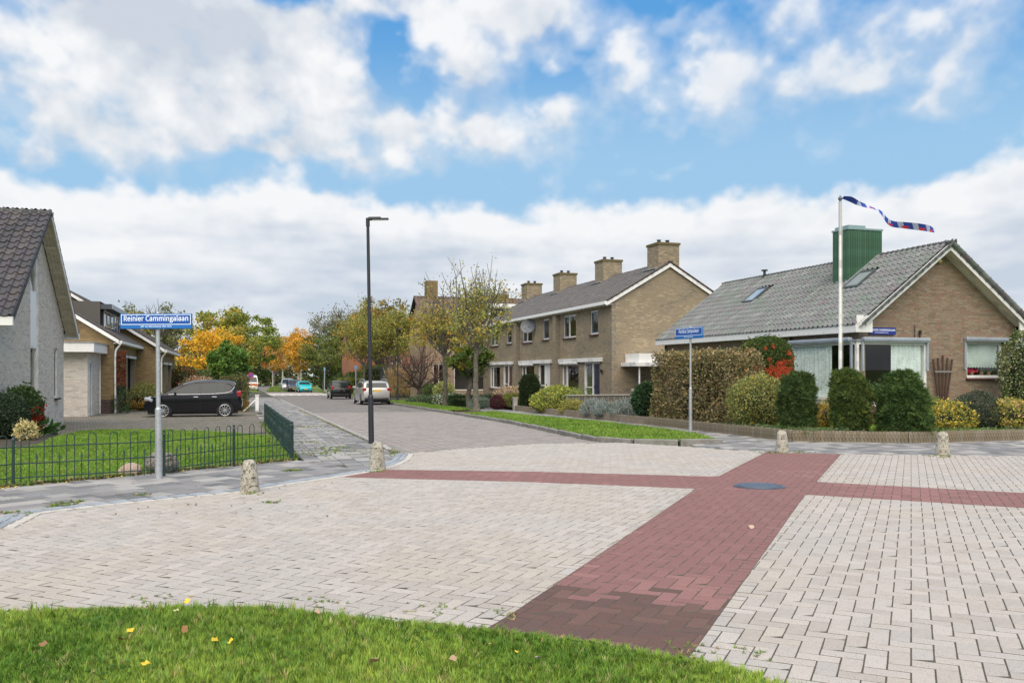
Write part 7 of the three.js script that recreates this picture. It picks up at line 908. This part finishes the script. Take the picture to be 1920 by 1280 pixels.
tree('globe pruned tree with dense green crown before the terrace', A(880, 0, 46.4, 0), { name: 'globe_tree', trunk: 1.6, r: 0.14, bend: 2, limbs: 9, len: 0.75, depth: 1, topH: 3.5, up: 0.7, pal: [[[0.075, 0.12, 0.025], 3], [[0.12, 0.16, 0.03], 2], [[0.25, 0.2, 0.03], 0.3]], crown: [1.2, 0.8, 1.2, 2.55, 5200], size: 0.13, geo: WIDE, clumps: 50, puff: 0.22 });
tree('globe pruned tree with bright green crown behind the black car', W(-0.3, 45.5, 0), { name: 'globe_tree', trunk: 1.6, r: 0.12, limbs: 9, len: 0.6, depth: 1, topH: 3.3, up: 0.7, pal: [[[0.07, 0.14, 0.025], 3], [[0.12, 0.2, 0.04], 2]], crown: [1.02, 1.0, 1.02, 2.45, 11000], size: 0.12, geo: WIDE, clumps: 170, puff: 0.09 });
tree('small reddish bare twigged tree before the shed', A(786, 0, 63.5, 0), { name: 'red_maple', trunk: 1.0, r: 0.2, bend: 3, limbs: 9, len: 1.35, depth: 3, up: 0.55, lift: 0.05, spread: 0.9, topH: 4.6, bark: MM([0.10, 0.075, 0.06], 0.95, { map: grainT }), pal: [[[0.19, 0.075, 0.06], 3], [[0.24, 0.12, 0.08], 2]], leaves: 5, size: 0.09, cl: 0.22 });
const bigs = [
  ['dense olive tree before the orange brick house', W(14.2, 90, 0), { trunk: 3, r: 0.2, limbs: 8, len: 2.0, depth: 2, topH: 9.2, pal: [[[0.13, 0.125, 0.035], 4], [[0.19, 0.155, 0.04], 2], [[0.08, 0.1, 0.03], 2]], crown: [3.4, 2.6, 3.4, 6.2, 5200], size: 0.24, puff: 0.16 }],
  ['brown leaved tree in front of the far brick house', W(15.2, 64, 0), { trunk: 3.6, r: 0.13, limbs: 8, len: 1.3, depth: 3, topH: 7.4, pal: [[[0.26, 0.21, 0.055], 3], [[0.19, 0.18, 0.05], 3], [[0.34, 0.19, 0.05], 1]], leaves: 14, size: 0.13, cl: 0.3, crown: [1.7, 1.4, 1.7, 5.4, 1500], clumps: 45 }],
  ['bright yellow autumn tree behind the left globe tree', W(-2.1, 79.4, 0), { trunk: 1.6, r: 0.22, limbs: 8, len: 1.6, depth: 2, topH: 6.5, pal: [[[0.55, 0.34, 0.025], 4], [[0.44, 0.26, 0.03], 2], [[0.25, 0.19, 0.03], 1]], crown: [2.9, 2.5, 2.9, 3.6, 7500], size: 0.2, puff: 0.16, clumps: 75 }],
  ['yellow tree with thinner crown above the far tan house', W(-9.5, 82, 0), { trunk: 2, r: 0.25, limbs: 8, len: 1.8, depth: 2, topH: 7.5, pal: [[[0.42, 0.29, 0.04], 4], [[0.25, 0.2, 0.04], 3]], crown: [3.6, 2.9, 3.6, 4.6, 4500], size: 0.22, puff: 0.15, clumps: 60 }],
  ['grey green tree above the large blue street sign', W(-9.0, 108, 0), { trunk: 4, r: 0.3, limbs: 9, len: 2.6, depth: 3, topH: 11.5, pal: [[[0.11, 0.125, 0.05], 4], [[0.16, 0.16, 0.06], 2]], crown: [4.2, 3.4, 4.2, 7.2, 4200], size: 0.28, puff: 0.14, clumps: 60 }],
  ['mid green tree behind the yellow tree', W(-1.5, 120, 0), { trunk: 3, r: 0.35, limbs: 8, len: 2.6, depth: 2, topH: 11, pal: [[[0.15, 0.18, 0.035], 4], [[0.22, 0.22, 0.04], 2], [[0.3, 0.24, 0.05], 1]], crown: [5.0, 4.2, 5.0, 6.8, 8000], size: 0.34, puff: 0.15, clumps: 80 }],
  ['tall light green tree left of the street end', W(2.0, 165, 0), { trunk: 4, r: 0.4, limbs: 8, len: 3.2, depth: 2, topH: 15, pal: [[[0.15, 0.19, 0.04], 4], [[0.19, 0.22, 0.05], 2]], crown: [6, 5.5, 6, 9.0, 8500], size: 0.45, puff: 0.15, clumps: 80 }],
  ['olive tree far left behind the grey green one', W(-14, 150, 0), { trunk: 4, r: 0.4, limbs: 8, len: 3.2, depth: 2, topH: 13, pal: [[[0.15, 0.135, 0.04], 4], [[0.1, 0.12, 0.04], 2]], crown: [6.5, 4.6, 6.5, 7.6, 7000], size: 0.42, puff: 0.15, clumps: 80 }],
  ['dark green tree at the very end of the street', W(6.0, 260, 0), { trunk: 5, r: 0.5, limbs: 8, len: 3.5, depth: 2, topH: 17, pal: [[[0.05, 0.08, 0.025], 4], [[0.08, 0.11, 0.03], 2]], crown: [9, 7, 9, 8.5, 8000], size: 0.6, puff: 0.16, clumps: 80 }],
  ['dark green tree closing the left of the street end', W(-3.0, 235, 0), { trunk: 5, r: 0.5, limbs: 8, len: 3.5, depth: 2, topH: 17, pal: [[[0.055, 0.085, 0.025], 4], [[0.09, 0.12, 0.03], 2]], crown: [9, 7, 9, 8.5, 8000], size: 0.6, puff: 0.16, clumps: 80 }],
  ['dark rounded tree behind the bushy green street tree', W(18, 150, 0), { trunk: 4, r: 0.4, limbs: 8, len: 3, depth: 2, topH: 12, pal: [[[0.05, 0.075, 0.022], 4], [[0.09, 0.1, 0.03], 2]], crown: [7, 5, 7, 6.2, 8500], size: 0.45, puff: 0.16, clumps: 80 }],
  ['brown olive tree above the orange brick house', W(20, 122, 0), { trunk: 5, r: 0.35, limbs: 9, len: 3.0, depth: 3, topH: 13.5, pal: [[[0.13, 0.12, 0.04], 4], [[0.2, 0.15, 0.05], 2]], crown: [5, 4.5, 5, 9.2, 4800], size: 0.36, puff: 0.14, clumps: 60 }],
  ['tall grey bare topped tree behind the far birches', W(22, 190, 0), { trunk: 8, r: 0.4, limbs: 9, len: 3.8, depth: 3, topH: 19, pal: [[[0.12, 0.12, 0.06], 4]], leaves: 16, size: 0.4, cl: 0.7 }],
  ['dark twiggy tree between birches and terrace', W(15.5, 96, 0), { trunk: 3.2, r: 0.25, limbs: 9, len: 2.2, depth: 3, topH: 9, pal: [[[0.10, 0.11, 0.035], 4], [[0.17, 0.15, 0.04], 2], [[0.28, 0.13, 0.04], 0.5]], leaves: 26, size: 0.2, cl: 0.4 }],
];
bigs.forEach(([l, p, o]) => tree(l, p, { name: 'broadleaf_tree', ...o }));
{ const l = []; for (let i = 0; i < 16000; i++) { const a = R(-75, 95), s = 285 + R(0, 30), hgt = 9 + 6 * fbm(a * 0.09 + 30, 5, 4, 3); const p = W(a, s); p.y += Math.pow(rnd(), 0.8) * hgt; l.push([look(p, rdir(), R(0, 6), R(0.6, 1.3)), vary(pick([[0.06, 0.085, 0.03], [0.09, 0.1, 0.035], [0.14, 0.11, 0.04], [0.045, 0.065, 0.03]]), 0.3)]); } tag(inst('distant_wood', SPRIG, leafMat, l), 'far autumn wood closing the end of the street', 'wood'); }

// ---------- grass ----------
function tuft(n, h, w, lean) { const l = []; for (let i = 0; i < n; i++) { const a = R(0, 6.28), k = R(0.5, 1.1) * h, le = R(0.1, lean), d = V(Math.cos(a), 0, Math.sin(a)), s = V(-d.z, 0, d.x).multiplyScalar(w / 2), o = V(R(-1, 1) * h * 0.35, 0, R(-1, 1) * h * 0.35), m = o.clone().addScaledVector(d, le * k * 0.35).add(V(0, k * 0.6, 0)), e = o.clone().addScaledVector(d, le * k).add(V(0, k, 0)), g = new THREE.BufferGeometry(); g.setAttribute('position', new THREE.Float32BufferAttribute([...o.clone().sub(s).toArray(), ...o.clone().add(s).toArray(), ...m.clone().add(s.clone().multiplyScalar(0.8)).toArray(), ...o.clone().sub(s).toArray(), ...m.clone().add(s.clone().multiplyScalar(0.8)).toArray(), ...m.clone().sub(s.clone().multiplyScalar(0.8)).toArray(), ...m.clone().sub(s.clone().multiplyScalar(0.8)).toArray(), ...m.clone().add(s.clone().multiplyScalar(0.8)).toArray(), ...e.toArray()], 3)); g.computeVertexNormals(); l.push(g); } return mergeGeometries(l); }
const TUFT = tuft(12, 1, 0.10, 0.9), TUFT2 = tuft(9, 1, 0.16, 1.4);
function grassField(name, label, polys, density, h, pal, y, o = {}) {
  const l = []; for (const poly of (Array.isArray(polys[0]) ? polys : [polys])) { const xs = poly.map((p) => p.x), zs = poly.map((p) => p.z), x0 = Math.min(...xs), x1 = Math.max(...xs), z0 = Math.min(...zs), z1 = Math.max(...zs), n = Math.round((x1 - x0) * (z1 - z0) * density);
    for (let i = 0; i < n; i++) { const x = R(x0, x1), z = R(z0, z1), px = x + R(-1, 1) * (o.fringe ?? 0.04), pz = z + R(-1, 1) * (o.fringe ?? 0.04); if (!inView(x, z, 1) || !inPoly(poly, px, pz)) continue; const nn = fbm(x * 1.7 + 50, z * 1.7 + 50, 4, 33), n2 = fbm(x * 0.6 + 70, z * 0.6 + 70, 3, 35); if (o.bare && nn < o.bare && rnd() < 0.8) continue; const k = clamp((nn - 0.5) * 2.4 + (n2 - 0.5) * 1.6 + 0.5 + R(-0.25, 0.25)); const c = pal[0].map((v, q) => mix(v, pal[1][q], k)); l.push([mtx([x, G(x, z) + y - 0.005, z], [R(-0.15, 0.15), R(0, 6.28), R(-0.15, 0.15)], [h * R(0.7, 1.2), h * R(0.55, 1.25) * mix(0.75, 1.25, nn), h * R(0.7, 1.2)]), vary(rnd() < 0.05 ? [0.28, 0.25, 0.1] : c, 0.22)]); } }
  const m = inst(name, TUFT, leafMat, l); tag(m, label, 'grass'); return m;
}
grassField('foreground_grass', 'bright green grass verge along the bottom of the picture', frontGrass, 3600, 0.055, [[0.085, 0.165, 0.018], [0.22, 0.30, 0.045]], 0.0, { fringe: 0.05 });
grassField('coarse_grass', 'taller coarse clumps in the foreground grass', frontGrass, 420, 0.075, [[0.06, 0.13, 0.016], [0.16, 0.245, 0.04]], 0.0, { fringe: 0.06, bare: 0.54 });
grassField('lawn_grass', 'bright green front lawn behind the hoop fence', lawnPoly, 520, 0.055, [[0.10, 0.19, 0.02], [0.15, 0.25, 0.033]], 0.0);
grassField('verge_grass', 'green grass verges along the right kerb', [verge1, verge2, verge3], 420, 0.075, [[0.095, 0.18, 0.02], [0.155, 0.25, 0.035]], 0.05, { fringe: 0.08 });
grassField('garden_grass', 'lawn glimpsed between the yews of the bungalow garden', [lawnR], 240, 0.06, [[0.10, 0.19, 0.02], [0.15, 0.25, 0.03]], 0.17);
grassField('far_verge_grass', 'far grass verges by the parked cars', [verge4], 20, 0.2, [[0.10, 0.17, 0.03], [0.16, 0.21, 0.04]], 0.0);
// clover and broad weeds in the foreground
{ const l = [], inF = (x, z) => inPoly(frontGrass, x, z); for (let i = 0; i < 9000; i++) { const x = R(-3.4, 3), z = R(-5.5, -3.6); if (!inF(x, z)) continue; if (fbm(x * 2.2 + 20, z * 2.2 + 20, 3, 55) < 0.54) continue; l.push([mtx([x, G(x, z) + R(0.015, 0.045), z], [R(-0.5, 0.5) - 1.2, R(0, 6.28), R(-0.5, 0.5)], Array(3).fill(R(0.012, 0.03))), vary([0.075, 0.15, 0.035], 0.3)]); } tag(inst('clover', WIDE, leafMat, l), 'clover and broad leaves in the foreground grass', 'clover'); }
// fallen leaves
{ const lt = (() => { const o = [], n = 16; for (let i = 0; i < n; i++) { const t = i / n * 6.2832, r = (0.42 + 0.10 * Math.cos(t)) * (1 + 0.14 * Math.cos(t * 5) + 0.05 * Math.sin(t * 9)); o.push(new THREE.Vector2(r * 0.8 * Math.sin(t), r * Math.cos(t))); } const g = new THREE.ShapeGeometry(new THREE.Shape(o)); g.rotateX(Math.PI / 2); const p = g.attributes.position; for (let i = 0; i < p.count; i++) p.setY(i, 0.55 * p.getX(i) * p.getX(i) + 0.45 * p.getZ(i) * p.getZ(i) + 0.1 * Math.sin(p.getX(i) * 9)); g.computeVertexNormals(); return g; })(), l = [], put = (x, z, y, s, c) => l.push([mtx([x, G(x, z) + y, z], [R(-0.5, 0.5), R(0, 6.28), R(-0.5, 0.5)], [s * 0.75, s * 0.75, s * 0.75]), vary(c, 0.2).multiplyScalar(0.7)]), ye = [0.62, 0.40, 0.03], br = [0.24, 0.13, 0.06], pk = [0.42, 0.26, 0.17];
  for (const [x, y, c, s] of [[350, 1150, ye, 0.07], [330, 1168, [0.6, 0.55, 0.3], 0.05], [245, 1207, ye, 0.06], [403, 1227, ye, 0.055], [432, 1228, ye, 0.055], [275, 1274, ye, 0.075], [595, 1172, pk, 0.07], [705, 1268, [0.6, 0.42, 0.2], 0.09], [850, 1265, pk, 0.07], [918, 1235, [0.55, 0.36, 0.1], 0.055], [80, 1235, br, 0.08], [345, 1205, br, 0.07], [230, 1225, br, 0.06], [970, 1250, ye, 0.04], [1010, 1262, [0.5, 0.35, 0.4], 0.05], [1408, 990, [0.5, 0.33, 0.22], 0.11]]) { const p = gp(x, y); put(p.x, p.z, y > 1100 ? 0.075 : 0.008, s * 1.1, c); }
  for (let i = 0; i < 260; i++) { const u = R(-2.6, 4.6), p = fenceA.clone().addScaledVector(fdir, u).add(V(-fdir.z, 0, fdir.x).multiplyScalar(R(-0.12, 0.28))); put(p.x, p.z, 0.015, R(0.03, 0.06), pick([br, [0.3, 0.16, 0.07], [0.14, 0.08, 0.045], ye])); }
  for (let i = 0; i < 60; i++) { const p = gp(R(0, 640), R(905, 990)); if (p.z > -9) continue; put(p.x, p.z, 0.01, R(0.025, 0.045), pick([br, [0.14, 0.08, 0.045]])); }
  for (let i = 0; i < 40; i++) { const p = W(R(9.3, 12), R(18, 45)); put(p.x, p.z, 0.08, R(0.04, 0.07), pick([br, ye])); }
  tag(inst('fallen_leaves', lt, dryMat, l), 'scattered fallen leaves, yellow and brown, on grass and paving', 'fallen leaves'); }
// crumbs of soil along the edge of the foreground grass
{ const l = []; for (let i = 0; i < 2600; i++) { const k = Math.floor(rnd() * (grassEdge.length - 1)), p = grassEdge[k].clone().lerp(grassEdge[k + 1], rnd()), x = p.x + gauss() * 0.06, z = p.z - Math.abs(gauss()) * 0.09; if (fbm(x * 2.5 + 9, z * 2.5 + 9, 3, 88) < 0.48) continue; const s = R(0.002, 0.009); l.push([mtx([x, G(x, z) + s * 0.2, z], [R(0, 6), R(0, 6), 0], [s * R(1, 2), s * 0.7, s]), vary([0.04, 0.032, 0.02], 0.3)]); } tag(inst('soil_crumbs', new THREE.IcosahedronGeometry(1, 0), dryMat, l), 'dark soil crumbs along the edge of the foreground grass', 'soil'); }
// weeds in the joints, tufts at the fence foot
{ const l = [], put = (x, z, h, c) => l.push([mtx([x, G(x, z) - 0.004, z], [0, R(0, 6.28), 0], [h * R(1, 1.8), h * R(0.6, 1.1), h * R(1, 1.8)]), vary(c, 0.25)]), gr = [0.11, 0.17, 0.035], dry = [0.26, 0.22, 0.1];
  for (const [x, y, n, s] of [[548, 882, 40, 0.14], [470, 925, 16, 0.12], [700, 884, 20, 0.15], [130, 943, 26, 0.14], [110, 948, 18, 0.12], [262, 928, 16, 0.1], [42, 965, 14, 0.1], [14, 962, 12, 0.1], [505, 942, 12, 0.08], [1440, 849, 30, 0.3], [1500, 848, 20, 0.2], [1760, 855, 26, 0.25], [955, 1150, 14, 0.1], [820, 1140, 16, 0.2], [610, 1128, 14, 0.15], [300, 1128, 18, 0.2], [1290, 1215, 16, 0.1], [1405, 1225, 12, 0.1], [625, 840, 60, 0.5], [640, 845, 50, 0.4], [575, 800, 60, 0.6], [560, 830, 60, 0.5], [590, 850, 60, 0.6], [710, 850, 40, 0.4]]) for (let i = 0; i < n; i++) { const p = gp(x, y); put(p.x + gauss() * s, p.z + gauss() * s, y > 1000 ? 0.022 : 0.035, rnd() < 0.75 ? gr : dry); }
  for (let i = 0; i < 700; i++) { const s = R(16, 40), t = 1.02 + 0.3 * Math.floor(R(0, 7)) + gauss() * 0.012, p = W(t, s); if (fbm(t * 2 + 9, s * 0.7 + 3, 3, 66) < 0.5) continue; put(p.x, p.z, 0.026, rnd() < 0.7 ? gr : dry); }
  for (let i = 0; i < 900; i++) { const u = R(-2.8, 4.7), p = fenceA.clone().addScaledVector(fdir, u).add(V(-fdir.z, 0, fdir.x).multiplyScalar(gauss() * 0.09 + 0.02)); put(p.x, p.z, 0.06, rnd() < 0.6 ? gr : dry); }
  for (let i = 0; i < 800; i++) { const p = W(0.97 + gauss() * 0.1, R(16, 31)); put(p.x, p.z, 0.06, gr); }
  for (let i = 0; i < 900; i++) { const k = Math.floor(rnd() * (grassEdge.length - 1)), p = grassEdge[k].clone().lerp(grassEdge[k + 1], rnd()); put(p.x + gauss() * 0.05, p.z - Math.abs(gauss()) * 0.07, 0.035, rnd() < 0.7 ? gr : dry); }
  for (let i = 0; i < 500; i++) { const p = W(3.05 + gauss() * 0.12, R(17, 45)); put(p.x, p.z, 0.03, rnd() < 0.4 ? gr : dry); }
  tag(inst('weeds', TUFT2, leafMat, l), 'weeds growing in paving joints and along edges', 'weeds'); }
renderer.render(scene, camera);
